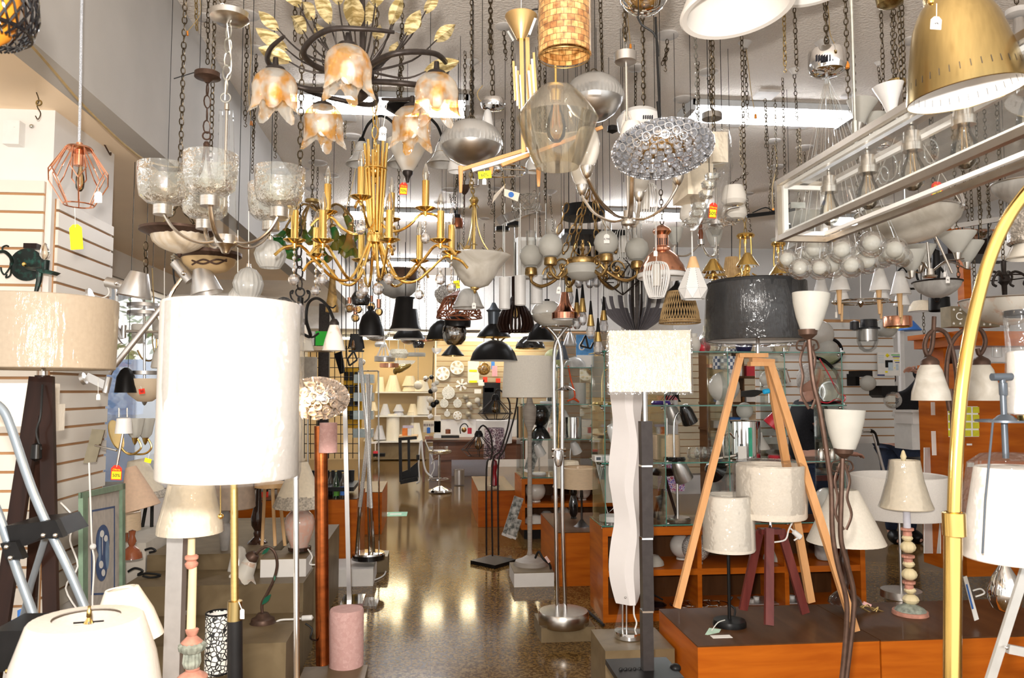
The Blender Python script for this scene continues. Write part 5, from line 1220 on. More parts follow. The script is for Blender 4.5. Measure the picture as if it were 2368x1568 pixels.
PT(1649,487,18,36,3.2,'red and yellow tag reading 50% Desc by the dark nickel arms',M.red,'50%',string=(1646,448),patch=M.yellow,txt2='Oferta',ry=5)
t=T('goblet_chandelier','twisted chrome and wood chandelier with frosted goblets far behind the red tag','chandelier',1625,560,4.8)
t.Pp('spindle',M.redwood).Ll(1620,[(0,505),(5,508),(4,530),(6,540),(5,554),(0,556)]);t.Pp('hub',M.chrome).Ll(1621,[(0,552),(8,554),(8,566),(0,568)])
for x,y,yy in((1561,560,.0),(1652,565,.1),(1655,540,-.1)):
 ar=t.Pp('arm',M.nickel);ar.Tt([(1621,562),((1621+x)/2,590,yy),(x,588,yy),(x,y+8,yy)],2.2,Sm=6);t.Pp('frosted_goblet',M.frost,ar).Ll(x,[(8,y+4),(14,y-8),(19,y-28),(20,y-32),(18,y-32),(12,y-8),(6,y+2)],dY=yy)
t=T('wrapped_lamp','ivory box shade lamp wrapped in clear plastic behind the tube pendant','pendant lamp',1650,380,3.3)
t.Pp('shade',M.ivory,Fl=1).box(1648,304,1684,375,0,.22);t.Pp('lower_shade',M.ivory,Fl=1).box(1590,376,1650,450,-.02,.2);t.Pp('plastic_bag',M.film).Ll(1640,[(30,298),(50,310),(54,380),(44,440),(36,500),(60,520)],Sg=20,Wv=(7,.08));t.Pp('frame',M.chains).Tt([(1600,452),(1640,440),(1650,380),(1684,376)],1)
t=T('glass_ring_lamp','lamp of clear crumpled glass cups on a curved chrome band','pendant lamp',1632,460,3.0)
t.Pp('band',M.chrome).Tt([(1644,400),(1640,440),(1628,490),(1608,528),(1596,530)],4,Sm=5,Fl=.3);gl=M.glassb
for k,(x,y)in enumerate(((1648,412),(1640,430),(1634,452),(1617,480),(1612,498),(1600,516))):t.Pp('glass_cup',gl).Ll(x,[(4,y+10),(16,y+4),(18,y-8),(16,y-10),(14,y+2),(4,y+8)],Sg=16,Wv=(5,.1))
t=T('bubble_chandelier','cloud of clear glass bubbles with white inner globes on a fan of cords','chandelier',1950,600,3.0)
cn=t.Pp('canopy',M.chrome,ang=.5);cn.Ll(1913,[(0,116),(40,118),(42,124),(42,152),(38,166),(28,174),(8,178),(0,178)],Sg=40)
v=t.Pp('vents',M.ink,cn,Fl=1)
for k in range(7):v.box(1889+k*6,126,1891+k*6,140,-.076+abs(k-3.4)*.0012,-.06)
wn=t.Pp('wire_nut',M.orangecap,cn);wn.Ll(1958,[(3,142),(6,150),(6,158),(0,158)],Sg=8)
rnd.seed(3)
BB=[(1820,602,26,-.05),(1838,612,26,.1),(1860,600,30,.1),(1883,578,31,-.1),(1946,580,31,-.14),(2015,565,32,-.1),(2068,580,32,.02),(1905,610,30,.12),(1980,600,31,.15),(1925,615,30,-.05),(2040,590,31,.2),(1850,622,26,-.12),(1968,616,28,-.16),(2005,606,29,.05),(1895,622,26,-.15),(2085,595,24,.15)]
for i,(x,y,r,dy)in enumerate(BB):
 cd=t.Pp('cord',glass('clear_cable',(.9,.88,.82),.6,base=.35));x0=1912+(x-1950)*.02;cd.Tt([(x0,178),(x,y-r,dy)],.7,Sg=5)
 st=t.Pp('sleeve',M.chrome,cd);st.Tt([(x-(x-x0)*.06,y-r-24,dy),(x,y-r+2,dy)],1.6)
 b=t.Pp('outer_globe',glass('bubble_ball',(.985,.99,.985),.5,.02,base=.02,milk=.02),cd);b.ball(x,y,r,dy,Sg=24,rings=14);t.Pp('inner_globe',M.frost,cd).ball(x,y-r*.1,r*.6,dy,Sg=18,rings=10)
PT(1908,520,11,30,2.9,'red and yellow tag inside the fan of bubble cords',M.red,'50',patch=M.yellow,string=(1908,480),ry=6)
# -- long glass lantern, upper right
x0,x1,y0,y1,z0,z1=1.165,1.335,1.25,2.50,2.015,2.205
t=T('glass_lantern','long nickel framed glass box lantern with filament bulbs at the upper right','pendant lamp',0,0,0,world=(1.25,1.9,2.015))
def L(x,y,z):return Vc((x,y,z))-t.O
fr=t.Pp('frame',mat('lantern_nickel',(.46,.40,.33),.3,1,var=.06),Fl=1);w=.018
for z in(z0,z1):
 for x in(x0,x1):fr.barm(L(x,y0,z),L(x,y1,z),w,w)
 for y in(y0,y1):fr.barm(L(x0-.01,y,z),L(x1+.01,y,z),w,w)
for x in(x0,x1):
 for y in(y0,y1):fr.Bm(L(x,y,0).x-w/2,L(x,y,0).x+w/2,L(x,y,0).y-w/2,L(x,y,0).y+w/2,0,z1-z0)
il=t.Pp('inner_frame',M.white,Fl=1)
for x in(x0+.016,x1-.016):
 for z in(z0+.017,z1-.017):il.barm(L(x,y0+.02,z),L(x,y1-.012,z),.012,.012)
 il.barm(L(x,y1-.014,z0+.012),L(x,y1-.014,z1-.012),.016,.016)
for z in(z0+.017,z1-.017):il.barm(L(x0+.02,y1-.014,z),L(x1-.02,y1-.014,z),.014,.014)
LG=glass('lantern_glass',(.98,.985,.98),.10,.02,base=.01,milk=.01)
for nm,a in(('glass_pane',(x0-.001,x0+.002,y0,y1)),('glass_pane',(x1-.002,x1+.001,y0,y1)),('glass_pane',(x0,x1,y1-.002,y1+.001))):
 g=t.Pp(nm,LG,Fl=1);p,q=L(a[0],a[2],z0+.01),L(a[1],a[3],z1-.01);g.Bm(p.x,q.x,p.y,q.y,p.z,q.z)
bar=t.Pp('crossbar',M.steel,Fl=1);bar.barm(L(1.25,y0,z1),L(1.25,y1,z1),.03,.012)
t.Pp('clip',M.chains,Fl=1).Bm(L(x0,0,0).x+.03,L(x0,0,0).x+.08,L(0,y1,0).y-.03,L(0,y1,0).y-.024,.10,.12)
for i,y in enumerate((2.32,2.10,1.89,1.69,1.48)):
 c=L(1.25,y,z1-.02);sk=t.Pp('socket',M.nickel,bar);sk.Tn(c,[(0,.015),(.006,.012),(.006,0),(.021,-.004),(.022,-.034),(.026,-.036),(.026,-.056),(0,-.056)],24)
 b=t.Pp('filament_bulb',M.bulbg,sk);b.Tn(c+Vc((0,0,-.054)),[(.012,0),(.016,-.02),(.027,-.045),(.0305,-.068),(.025,-.092),(.010,-.106),(0,-.108)],20)
 f=t.Pp('filament',M.goldmatt,sk);f.Tm([c+Vc(v)for v in((-.004,0,-.06),(-.008,0,-.12),(0,0,-.085),(.008,0,-.12),(.004,0,-.06))],.0007,4)
rod=t.Pp('rod',M.chains);rod.Tm([L(1.25,2.16,z1+.004),L(1.25,2.16,3.0)],.0055,8);rod.Tm([L(1.25,2.16,z1+.004),L(1.25,2.16,z1+.10)],.010,8)
rod2=t.Pp('rod',M.chains);rod2.Tm([L(1.25,1.45,z1+.004),L(1.25,1.45,3.0)],.0055,8)
cp=t.Pp('canopy',M.steel);cp.Tn(L(1.25,2.1,2.99),[(0,0),(.06,.004),(.065,.02),(0,.022)],24)
PT(2167,437,26,34,2.15,'red and yellow tag reading Oferta 50% inside the glass lantern',M.red,'50%',patch=M.yellow,txt2='Oferta',string=(2172,400),ry=2)
t=T('ring_cord_lamp','chrome lamp with loops of clear cord seen through the lantern glass','pendant lamp',2080,400,3.4)
t.Pp('canopy',M.chrome).Ll(2040,[(0,330),(16,331),(16,340),(0,342)]);lc=t.Pp('cord_loops',MC['clear_cord'])
for x,y,r in((2050,385,24),(2090,390,18),(2150,350,20),(2040,405,15)):lc.Tt([(x+r*Si(q)*(.6 if q>3 else 1),y-r*Co(q)*1.4)for q in[.5*k for k in range(12)]],2,Sm=2)
t.Pp('stem',M.chrome).Tt([(2090,400),(2092,480)],3)
def cone_up(px,top,bot,rt,Y,lb,m=None,ry=0):
 t=T('cone_shade_lamp',lb,'ceiling lamp',px,top,Y,'frosted cone shades near the ceiling');h=bot-top
 t.Pp('shade',m or M.frost).Ll(px,[(rt*.3,bot),(rt*.55,top+h*.55),(rt,top),(rt*.96,top),(rt*.5,top+h*.55),(rt*.25,bot)],ry=ry);t.Pp('cup',M.nickel).Ll(px-ry*.9,[(0,bot+16),(rt*.3,bot+16),(rt*.42,bot-2),(0,bot-2)],ry=ry);return t
cone_up(1988,232,288,34,3.4,'frosted cone shade on a nickel cup just left of the lantern rod',ry=8)
cone_up(2022,264,310,26,3.8,'smaller frosted cone shade behind its neighbour by the lantern rod')
cone_up(2062,196,262,34,3.1,'pale cone shade under a bronze disc behind the lantern rod',M.white,ry=-6)
t=T('disc_canopy','bronze disc canopy above the pale cone behind the lantern rod','canopy',2072,195,3.2);t.Pp('disc',M.oldbrass).Ll(2072,[(0,186),(21,187),(21,197),(0,199)])
t=T('disc_canopy','bronze dome canopy at the top edge left of the brass bell','canopy',2058,0,2.7);t.Pp('dome',M.oldbrass).Ll(2058,[(0,-12),(31,-8),(28,10),(14,18),(0,19)])
t=T('spot_lamp','chrome spotlight hanging from a rosette at the top right edge','ceiling lamp',2352,80,3.4);t.Pp('rosette',M.rosette).Ll(2352,[(0,20),(24,22),(24,34),(0,42)]);t.Pp('socket',M.chrome).Ll(2356,[(0,40),(10,42),(13,78),(18,92),(14,104),(0,106)])
t=T('brass_band_lamp','edge of a brass drum lamp by the lantern at the right edge','ceiling lamp',2350,140,2.8);t.Pp('drum',M.oldbrass).Ll(2385,[(0,118),(55,120),(55,150),(0,152)],Sg=32)
def bowl(name,lb,px,Y,top,r,depth,m,rim=None,fin=None,cat='ceiling lamp',hooks=0):
 t=T(name,lb,cat,px,top,Y)
 pr=[(r,top),(r*.93,top+depth*.28),(r*.75,top+depth*.58),(r*.45,top+depth*.85),(r*.15,top+depth*.99),(0,top+depth)]
 t.Pp('bowl',m).Ll(px,pr+[(0,top+depth-2)]+[(max(a-2,1),b-1.6)for a,b in reversed(pr[:-1])],Sg=52)
 if rim:t.Pp('rim',rim).To(px,top,r,2.2,Sg=52)
 if fin:t.Pp('finial',fin).Ll(px,[(0,top+depth-2),(7,top+depth),(4,top+depth+7),(0,top+depth+9)],Sg=14)
 for k in range(hooks):
  a=2*PI*k/hooks-1.0;c=t.pt(px,top)+Vc((Co(a)*r*t.u,Si(a)*r*t.u,0));h=t.Pp('clip',M.steel);h.Tm([c+Vc((0,0,.05)),c+Vc((Co(a)*.012,Si(a)*.012,0)),c+Vc((0,0,-.02))],.006,6,3);q=t.Pp('hanger_rod',M.steel);q.Tm([c,Vc((0,0,.45))+t.pt(px,top)],.003,6)
 return t
bowl('bowl_lamp','very large swirled alabaster bowl hanging under the glass lantern',2100,3.3,492,114,72,M.alab,M.steel,hooks=3)
bowl('bowl_lamp','grey white bowl lamp cut by the right edge beside the lantern',2362,2.9,424,62,50,M.alabg,M.steel)
bowl('bowl_lamp','broad rust veined alabaster bowl behind the brass arc at the right',2330,3.6,694,100,58,M.alabrust,M.steel,M.steel)
bowl('bowl_lamp','cone shaped grey alabaster bowl with a black cap below the nickel chandelier',2167,4.3,652,52,38,M.alabg,M.iron,M.black)
t=T('cone_lamp','pale cone lamp edge peeking left of the lantern corner','ceiling lamp',1850,520,4.6);t.Pp('shade',M.frost).Ll(1862,[(6,546),(26,525),(46,494),(44,494),(24,526),(4,546)]);t.Pp('cap',M.black).Ll(1818,[(0,520),(12,521),(12,530),(0,530)],dY=.4);t.Pp('rod',M.black).Tt([(1820,530,.4),(1820,550,.4)],2)
t=T('cone_lamp','wide frosted bowl left of the bubble chandelier, far behind','ceiling lamp',1815,560,6.0);t.Pp('shade',M.frost).Ll(1818,[(8,574),(22,566),(34,552),(33,552),(20,566)])
t=T('track_bar','black ceiling track bar with curled wires left of the lantern','track light',1780,492,5.2);b=t.Pp('bar',M.black,Fl=1);b.bar((1726,500),(1838,486),8)
c=t.Pp('wires',M.cordb);c.Tt([(1740,492),(1770,480),(1790,488),(1802,472),(1816,482),(1826,470),(1838,478)],1.4,Sm=4);c.Tt([(1800,484),(1812,474),(1824,482),(1836,474)],1.2,Sm=4)
t=T('chandelier','nickel chandelier with crossing bars and wide frosted cone shades','chandelier',2152,620,3.9)
t.Pp('rod',M.nickel).Tt([(2144,560),(2150,630)],3.2);t.Pp('hub',M.nickel).Ll(2150,[(0,620),(9,622),(10,636),(16,638),(14,642),(0,643)])
t.Pp('slanted_rod',M.nickel).Tt([(2164,548,-.1),(2202,632,-.14)],2.4)
for x,y,yy,r in((2214,548,-.1,40),(2236,570,.25,36),(2108,590,.0,30),(2130,578,.3,32)):
 ar=t.Pp('arm',M.nickel);ar.Tt([(2150,632),((2150+x)/2,606,yy*.5),(x,y+52,yy),(x+(14 if x>2150 else-14),y+50,yy)],3,Sm=5,Fl=.5);t.Pp('cup',M.nickel,ar).Ll(x,[(0,y+52),(5,y+52),(10,y+32),(0,y+32)],dY=yy,Sg=18);t.Pp('cone_shade',M.frost,ar).Ll(x,[(8,y+38),(18,y+24),(r,y-6),(r+1,y-10),(r-2,y-9),(16,y+24),(6,y+36)],dY=yy)
PT(2192,647,9,15,3.7,'front white tag of two hanging from the crossing bars',txt='95',string=(2188,625));PT(2185,634,6,12,3.9,'rear white tag of two hanging from the crossing bars',string=(2184,615))
t=T('scroll_chandelier','black scroll chandelier half hidden behind the nickel crossing bars','chandelier',2130,640,4.8)
for dx in(-24,20,60):t.Pp('arm',M.black).Tt([(2160,655),(2130+dx,668),(2105+dx,650),(2100+dx,630),(2112+dx,618),(2122+dx,630)],2.6,Sm=6)
t.Pp('bowl_shade',M.frost).Ll(2100,[(3,626),(14,616),(18,598),(16,598),(12,614)]);t.Pp('column',M.black).Ll(2165,[(0,575),(8,580),(10,620),(6,650),(0,655)])
t=T('bar_pendant','polished chrome bar pendant hung on dark chains below the lantern','pendant lamp',2260,520,4.4);t.Pp('bar',M.chrome,Fl=1).bar((2203,524),(2318,506),11);
for x,y0,y1 in((2225,518,560),(2263,514,558),(2285,512,566)):t.Pp('drop_rod',M.black).Tt([(x,y0),(x,y1)],1.4)
t=T('bowl_lamp','round blue grey glass bowl lamp under the chrome bar','ceiling lamp',2255,545,4.8);t.Pp('bowl',M.smoke).Ll(2262,[(28,534),(30,540),(18,552),(0,556)]);
t=T('chandelier','chrome hoop chandelier with white cone shades on tapered wooden pegs','chandelier',1990,700,4.6)
t.Pp('hoop',M.chrome).To(1990,698,62,2.4,Sg=40);t.Pp('hub',M.chrome).Ll(1990,[(0,690),(6,692),(9,700),(4,708),(0,712)],Sg=16);t.Pp('crossbar',M.chrome).Tt([(1922,700),(2084,698)],2);t.Pp('crossbar',M.chrome).Tt([(1990,699,-.14),(1990,699,.14)],2);t.Pp('rod',M.steel).Tt([(1989,600),(1990,692)],1.2)
for x,y,yy,s in((1941,672,-.12,1.0),(2033,672,-.12,1.0),(2081,680,.0,1.0),(1898,690,.02,.9),(1946,700,.16,.8),(2037,694,.14,.8),(2084,706,.2,.8)):
 pg=t.Pp('wooden_peg',M.pine);pg.Ll(x,[(0,y-6),(6.5*s,y-5),(3*s,y+54*s),(0,y+56*s)],dY=yy,Sg=14);sh=t.Pp('cone_shade',M.white,pg);sh.Ll(x,[(6*s,y-52*s),(9*s,y-52*s),(23*s,y+1),(21.5*s,y+1),(7*s,y-50*s)],dY=yy,Sg=28)
PT(1934,728,5,14,4.5,'slim white tag with red corner hanging over the white slat panel',string=(1933,705))
SH('copper_drum','shiny copper drum shade at the top edge of the white slat panel',2075,5.6,[(30,732),(31,735),(31,755),(29,757),(29,734)],M.copper,M.brass,cordtop=650)
SH('dome_pendant','cream half dome pendant above the blue plastic shade',2130,5.8,[(4,694),(16,696),(24,706),(28,720),(26,720)],M.ivory,M.white,cordtop=600)
SH('drum_pendant','black drum pendant under the cone shaped alabaster bowl',2172,5.0,[(2,686),(22,688),(23,718),(21,720)],M.black,M.black,cordtop=640)
SH('drum_pendant','white pleated drum pendant high up behind the brass arc',2328,4.6,[(2,558),(26,560),(32,596),(30,598)],M.white,M.white,cordtop=480)
t=T('iron_chandelier','dark iron chandelier with S scrolls behind the brass arc','chandelier',2325,640,3.9);t.Pp('column',M.iron).Ll(2322,[(0,600),(6,604),(5,630),(12,640),(13,652),(6,660),(5,690),(0,700)],Sg=18)
for x0,x1,yy in((2322,2272,0),(2322,2372,0),(2322,2340,.2),(2322,2300,-.15)):t.Pp('arm',M.iron).Tt([(x0,645),((x0+x1)/2,628,yy),(x1,640,yy),(x1-4,656,yy),(x1+4,662,yy)],3,Sm=5)
t.Pp('hoop',M.iron).To(2322,642,50,1.6,Sg=36)
t=T('star_lamp','brown metal panel lamp pierced with C shapes and stars','ceiling lamp',2235,730,4.6);b=t.Pp('panel',mat('brown_panel',(.20,.16,.10),.4,.3),Fl=1);b.box(2198,708,2252,756,0,.1);b.box(2256,708,2312,756,.02,.12)
c=t.Pp('cut_out',M.paper,Fl=1)
for x,y in((2206,716),(2221,716),(2236,716),(2206,748),(2221,748),(2236,748),(2276,750),(2290,750)):c.Zz([(x+(3.6 if k%2==0 else 1.5)*Si(PI*k/5),y-(3.6 if k%2==0 else 1.5)*Co(PI*k/5))for k in range(10)],-.004,-.001)
t.text('cut_letter','C',M.paper,2218,732,18,-.003);t.text('cut_letter','C',M.paper,2285,735,14,-.003)
# -- things on the white slat panel
t=T('wall_globe','white opal globe wall lamp beside the brown iron lamp cup','wall lamp',1895,772,6.78);t.Pp('base',M.white).Ll(1900,[(0,800),(16,800),(16,812),(0,812)]);t.Pp('globe',M.opal).ball(1894,774,33)
t=T('wall_globe','grey globe wall lamp with black back ring below the opal globe','wall lamp',1925,812,6.72);t.Pp('globe',M.frost).ball(1912,812,27);t.Pp('back_ring',M.black).To(1920,812,28,4,dY=.1,axis='y')
t=T('jar_lamp','jar shaped bulkhead wall lamp wrapped in black film on the white slats','wall lamp',2003,775,6.6);t.Pp('cap',M.blackfab).Ll(2009,[(0,738),(18,739),(19,756),(24,758),(24,761),(0,761)],Sg=24);t.Pp('bracket',M.blackfab).Ll(1976,[(0,740),(10,744),(10,762),(0,765)],Sg=16);t.Pp('reflector',M.steel).Ll(2006,[(20,762),(20,788),(19,788),(19,762)],Sg=28);t.Pp('glass_jar',M.glassc).Ll(2006,[(23,761),(23,790),(18,806),(8,814),(0,815)],Sg=28)
t=T('wall_globe','clear grey double globe wall lamp at the right end of the white slats','wall lamp',2050,760,6.7);t.Pp('globe',M.frost).ball(2053,759,21);t.Pp('rear_globe',M.frost).ball(2040,759,20,.08);t.Pp('knob',M.white).ball(2066,778,5)
t=T('wall_globe','half clear globe lamp on a black bracket over the lower white slats','wall lamp',2008,880,6.6);t.Pp('bracket',M.black,Fl=1).box(1990,857,2018,871,0,.2);t.Pp('back_plate',M.black,Fl=1).box(1978,864,1988,892,.1,.25);t.Pp('globe',M.frost).ball(2007,886,18)
t=T('wall_globe','clear bubble globe lamp under a black box bracket on the lower white slats','wall lamp',2060,910,6.5);t.Pp('bracket',M.black,Fl=1).Zz([(2039,892),(2076,892),(2076,910),(2050,912),(2046,920),(2039,914)],0,.2);t.Pp('globe',M.glassb).ball(2064,925,20)
t=T('product_poster','white product leaflet with a picture of a black outdoor lamp on the slats','poster',2054,842,6.84);p=t.Pp('sheet',M.paper,Fl=1);p.box(2029,815,2082,869,0,.01)
pr=t.Pp('print',[M.black,mat('pale_blue_print',(.55,.65,.72),.6),M.yellow,M.green,mat('navy_print',(.03,.05,.2),.6)],p,Fl=1)
pr.box(2047,833,2065,850,-.002,-.001);pr.slot(1).box(2054,838,2065,857,-.004,-.003).box(2072,842,2078,856,-.004,-.003);pr.slot(2).Ll(2052,[(0,817),(5,822),(0,827)],dY=-.001,Sg=12);pr.box(2066,827,2080,829,-.002,-.001).box(2068,833,2080,835,-.002,-.001).box(2047,858,2053,862,-.002,-.001);pr.slot(3).box(2061,820,2081,822,-.002,-.001);pr.slot(4).box(2064,824,2081,826,-.002,-.001).box(2070,837,2080,839,-.002,-.001).box(2029,866,2046,869,-.002,-.001)
for k in range(5):pr.slot(1).box(2031,822+k*4,2044,823.4+k*4,-.002,-.001)
t.text('lettering','+',M.yellow,2069,851,6,-.003)
t=T('plastic_shade_lamp','blue plastic cone lamp on a white square post by the tan slats','floor lamp',2095,830,8.6);t.Pp('shade',M.blue).Ll(2104,[(6,742),(8,742),(25,763),(24,765),(0,765)]);t.Pp('knob',M.white).ball(2104,740,4);t.Pp('post',M.white,Fl=1).bar((2083,765),(2090,1060),10)
t=T('step_ladder','aluminium step stool with black corner joints behind the white slats','ladder',2030,1080,6.4);a=t.Pp('frame',M.ladderb);a.Tt([(1995,997),(2012,997),(2020,1004),(2052,1120),(2064,1180)],3.4,Sm=3);a.Tt([(1940,1000),(1960,1120),(1968,1180)],3.2);t.Pp('corner',M.black).Tt([(2012,996),(2022,1002),(2030,1030)],4.5,Sm=3);t.Pp('tread',M.ladderb,Fl=1).box(1968,1120,2052,1126,0,.25)
# -- orange cabinet block far right
t=T('display_cabinet','tall orange stained wooden cabinet with open shelves at the right','cabinet',2240,900,4.9);b=t.Pp('body',M.orange,Fl=1)
b.box(2218,765,2400,800,0,.5);b.box(2180,768,2208,1120,.35,.5);b.box(2218,840,2400,1330,.04,.5);b.box(2180,768,2240,780,.1,.5)
t.Pp('shelf_back',M.whiteplastic,Fl=1).box(2240,800,2400,838,.2,.24);t.Pp('dark_side',M.walnut,Fl=1).box(2206,780,2222,1330,.3,.42)
t.Pp('glass_jar',M.glassc).Ll(2305,[(0,796),(10,796),(11,826),(0,828)],dY=.1)
t=T('wood_canopy','orange wooden frame over the far right display','cabinet',2240,600,5.4);b=t.Pp('post',M.orange,Fl=1);b.box(2225,560,2250,760,0,.07);t.Pp('beam',M.walnut,Fl=1).box(2190,532,2400,590,.08,.5);t.Pp('fascia',M.orange,Fl=1).box(2190,528,2330,536,-.02,.08)
t=T('wall_planner','yellow grid card wrapped in film on the orange cabinet front','card',2245,985,4.86);p=t.Pp('card',M.paper,Fl=1);p.box(2192,940,2264,1010,0,.006);q=t.Pp('yellow_squares',mat('lime_card',(.62,.58,.03),.5),p,Fl=1)
for i in range(4):
 for j in range(4):q.box(2193+i*19,941+j*18,2208+i*19,955+j*18,-.003,-.001)
for(xx,yy,ww,hh,lab)in((2158,945,10,30,'white notice taped high on the side of the orange cabinet'),(2160,1025,12,56,'white notice taped lower on the side of the orange cabinet'),(2245,1075,16,10,'small tilted white sticker low on the orange cabinet front'),(2242,1028,12,4,'tiny label under the yellow grid card')):
 t=T('notice',lab,'notice',xx,yy,4.85 if xx>2200 else 5.2,solo=M.paper,Fl=1);t.self.box(xx-ww/2,yy-hh/2,xx+ww/2,yy+hh/2,0,.004)
for k,(x,y,w_,h_)in enumerate(((2130,966,40,30),(2135,1000,56,80),(2150,1075,44,20))):
 t=T('storage_box',('white carton on top of the grey bins beside the orange cabinet','tall white plastic bin beside the orange cabinet','low dark blue tray on the floor side of the white bin')[k],'box',x,y,6.2+k*.05);t.Pp('body',(M.whiteblock,M.whiteplastic,M.blue)[k],Fl=1).box(x-w_/2,y-h_/2,x+w_/2,y+h_/2,0,.25);t.Pp('rim',(M.whiteblock,M.whiteplastic,M.black)[k],Fl=1).box(x-w_/2-2,y-h_/2-2,x+w_/2+2,y-h_/2+3,-.01,.26)
t=T('plastic_sheet','pale curved plastic panel leaning beside the orange cabinet foot','panel',2155,1150,5.2,solo=M.whiteplastic);t.self.St([[t.pt(2138+f*36,y,.1*Si(PI*f))for f in(0,.3,.6,1)]for y in(1035,1120,1200,1280)],.006)
t=T('office_chair','black office chair seat between the bins and the orange cabinet','chair',2135,1070,6.0);t.Pp('seat',M.black).Ll(2140,[(0,1062),(26,1064),(28,1074),(0,1078)]);t.Pp('post',M.black).Tt([(2140,1076),(2140,1130)],4);t.Pp('foot',M.black).Tt([(2112,1136),(2140,1126),(2168,1138)],3.5)
# -- brown bell lamp pair
t=T('twin_bell_lamp','brown iron floor lamp with two hanging alabaster bell shades','floor lamp',2210,1100,3.0)
s=t.Pp('stem',M.bronze);s.Tt([(2213,1420,.1),(2206,1150),(2204,960),(2196,900)],7,Sm=5)
for pts in([(2160,732),(2158,775),(2154,806),(2145,822),(2138,800),(2146,775),(2165,762),(2186,770),(2200,800),(2210,850),(2212,900),(2200,950)],[(2196,950),(2189,900),(2190,840),(2200,795),(2222,768),(2248,757),(2268,763),(2278,785),(2275,806),(2265,820),(2260,806)]):
 t.Pp('arm',M.bronze).Tt(pts,5.2,Sm=5)
for x,y,dy in((2150,826,-.02),(2268,826,.05)):
 c=t.Pp('cap',M.bronze);c.Ll(x,[(0,y-6),(6,y-2),(16,y+4),(20,y+10),(20,y+18),(0,y+18)],dY=dy,Sg=24);sh=t.Pp('bell_shade',M.alab,c);sh.Ll(x,[(18,y+16),(26,y+30),(32,y+55),(40,y+80),(42,y+100),(40,y+100),(30,y+55),(24,y+30),(16,y+18)],dY=dy,Sg=36)
# -- brown twisted torchiere with two cup shades
t=T('torchiere','twisted brown iron floor lamp with two frosted cup shades by the tripod','floor lamp',1950,1400,2.35)
for pts in([(1950,1640),(1958,1560),(1972,1440),(1974,1370),(1958,1300),(1944,1240),(1946,1130),(1948,1060)],[(1938,1640),(1950,1540),(1958,1440),(1956,1380),(1936,1300),(1925,1230),(1922,1130),(1912,1050),(1896,950),(1880,880),(1870,780)]):t.Pp('stem',M.bronze).Tt(pts,6,Sm=5)
for cx,cy in((1867,790),(1947,1070)):
 for pts in([(cx-6,cy-5),(cx-22,cy),(cx-24,cy+16),(cx-12,cy+20),(cx-12,cy+8)],[(cx+4,cy-5),(cx+20,cy-2),(cx+26,cy+14),(cx+14,cy+20),(cx+16,cy+6)],[(cx-4,cy+2),(cx-16,cy+40),(cx-10,cy+80),(cx-14,cy+120),(cx+4,cy+155)],[(cx+5,cy+2),(cx+18,cy+40),(cx+12,cy+80),(cx+22,cy+120),(cx+10,cy+155)]):
  t.Pp('scroll',M.bronze).Tt(pts,3.6,Sm=6,Fl=.5)
for(x,y0,y1,rt,rb,ry)in((1872,678,764,42,22,4),(1953,948,1038,45,26,2)):
 c=t.Pp('holder',M.bronze);c.Ll(x-(4 if y0<800 else 2),[(0,y1+24),(8,y1+20),(20,y1+10),(22,y1-2),(0,y1-2)],Sg=24);h=y1-y0
 t.Pp('cup_shade',M.frost,c).Ll(x,[(rb-2,y1),(rb+(rt-rb)*.45,y0+h*.65),(rt*.93,y0+h*.28),(rt,y0),(rt-2,y0),(rt*.9,y0+h*.3),(rb-4,y1)],Sg=40,ry=ry)
# -- brass arc floor lamp (near)
t=T('arc_lamp','big polished brass arc floor lamp running up the right side','floor lamp',2205,1400,1.35)
t.Pp('lower_tube',M.gold).Tt([(2202,1640),(2204,1190)],19.5,Sg=20);t.Pp('collar',M.gold).Ll(2206,[(19,1184),(25,1186),(25,1238),(19,1241)],Sg=28)
t.Pp('arc',M.gold).Tt([(2206,1190),(2212,1040),(2226,880),(2250,740),(2288,600),(2340,490),(2420,390)],15,Sg=20,Sm=8)
# -- wrapped lamps on dark grey frame, right edge
t=T('frame_lamp','dark grey tube floor lamp with plastic wrapped white shades at the right edge','floor lamp',2340,1000,1.65)
f=t.Pp('frame',M.framegrey);f.Tt([(2294,872),(2440,870)],9,Sg=14);f.Tt([(2318,875),(2326,1060)],7,Sg=14);f.Ll(2320,[(5,884),(9,886),(9,912),(7,916)],Sg=18);f.Ll(2325,[(62,971),(62,976),(30,975),(16,962),(8,958),(6,980)],Sg=36)
f.Tt([(2296,976,-.05),(2278,1160,-.08),(2272,1280,-.08)],2.4)
s=t.Pp('lower_shade',M.whitefab);s.Ll(2345,[(80,1080),(82,1082),(116,1285),(113,1288),(79,1084),(20,1076)],Sg=44)
bag=t.Pp('plastic_wrap',M.film);bag.Ll(2342,[(30,1048),(62,1052),(90,1074),(96,1110),(112,1180),(121,1284)],Sg=44,Wv=(11,.02))
u_=t.Pp('upper_shade',M.whitefab);u_.Ll(2376,[(34,812),(38,815),(44,955),(42,957)],Sg=36);t.Pp('upper_wrap',M.film).Ll(2374,[(44,716),(42,740),(40,800),(44,880),(50,960)],Sg=30,Wv=(7,.05));t.Pp('upper_band',M.blackfab).Ll(2374,[(45,718),(46,730),(44,732)],Sg=30)
t.Pp('socket',M.brass).Ll(2372,[(0,958),(18,960),(16,972),(0,974)])
t=T('wrapped_lamp','crinkled silver wrapped shade peeking past the top of the brass arc','pendant lamp',2362,530,2.2);t.Pp('wrap',mat('crinkled_silver_film',(.45,.43,.40),.2,.8,bump=1.,scale=40)).Ll(2380,[(24,480),(40,500),(46,560),(40,566)],Sg=20,Wv=(6,.06));t.Pp('shade',M.alab).Ll(2384,[(38,566),(52,596),(50,598),(36,568)],Sg=24)
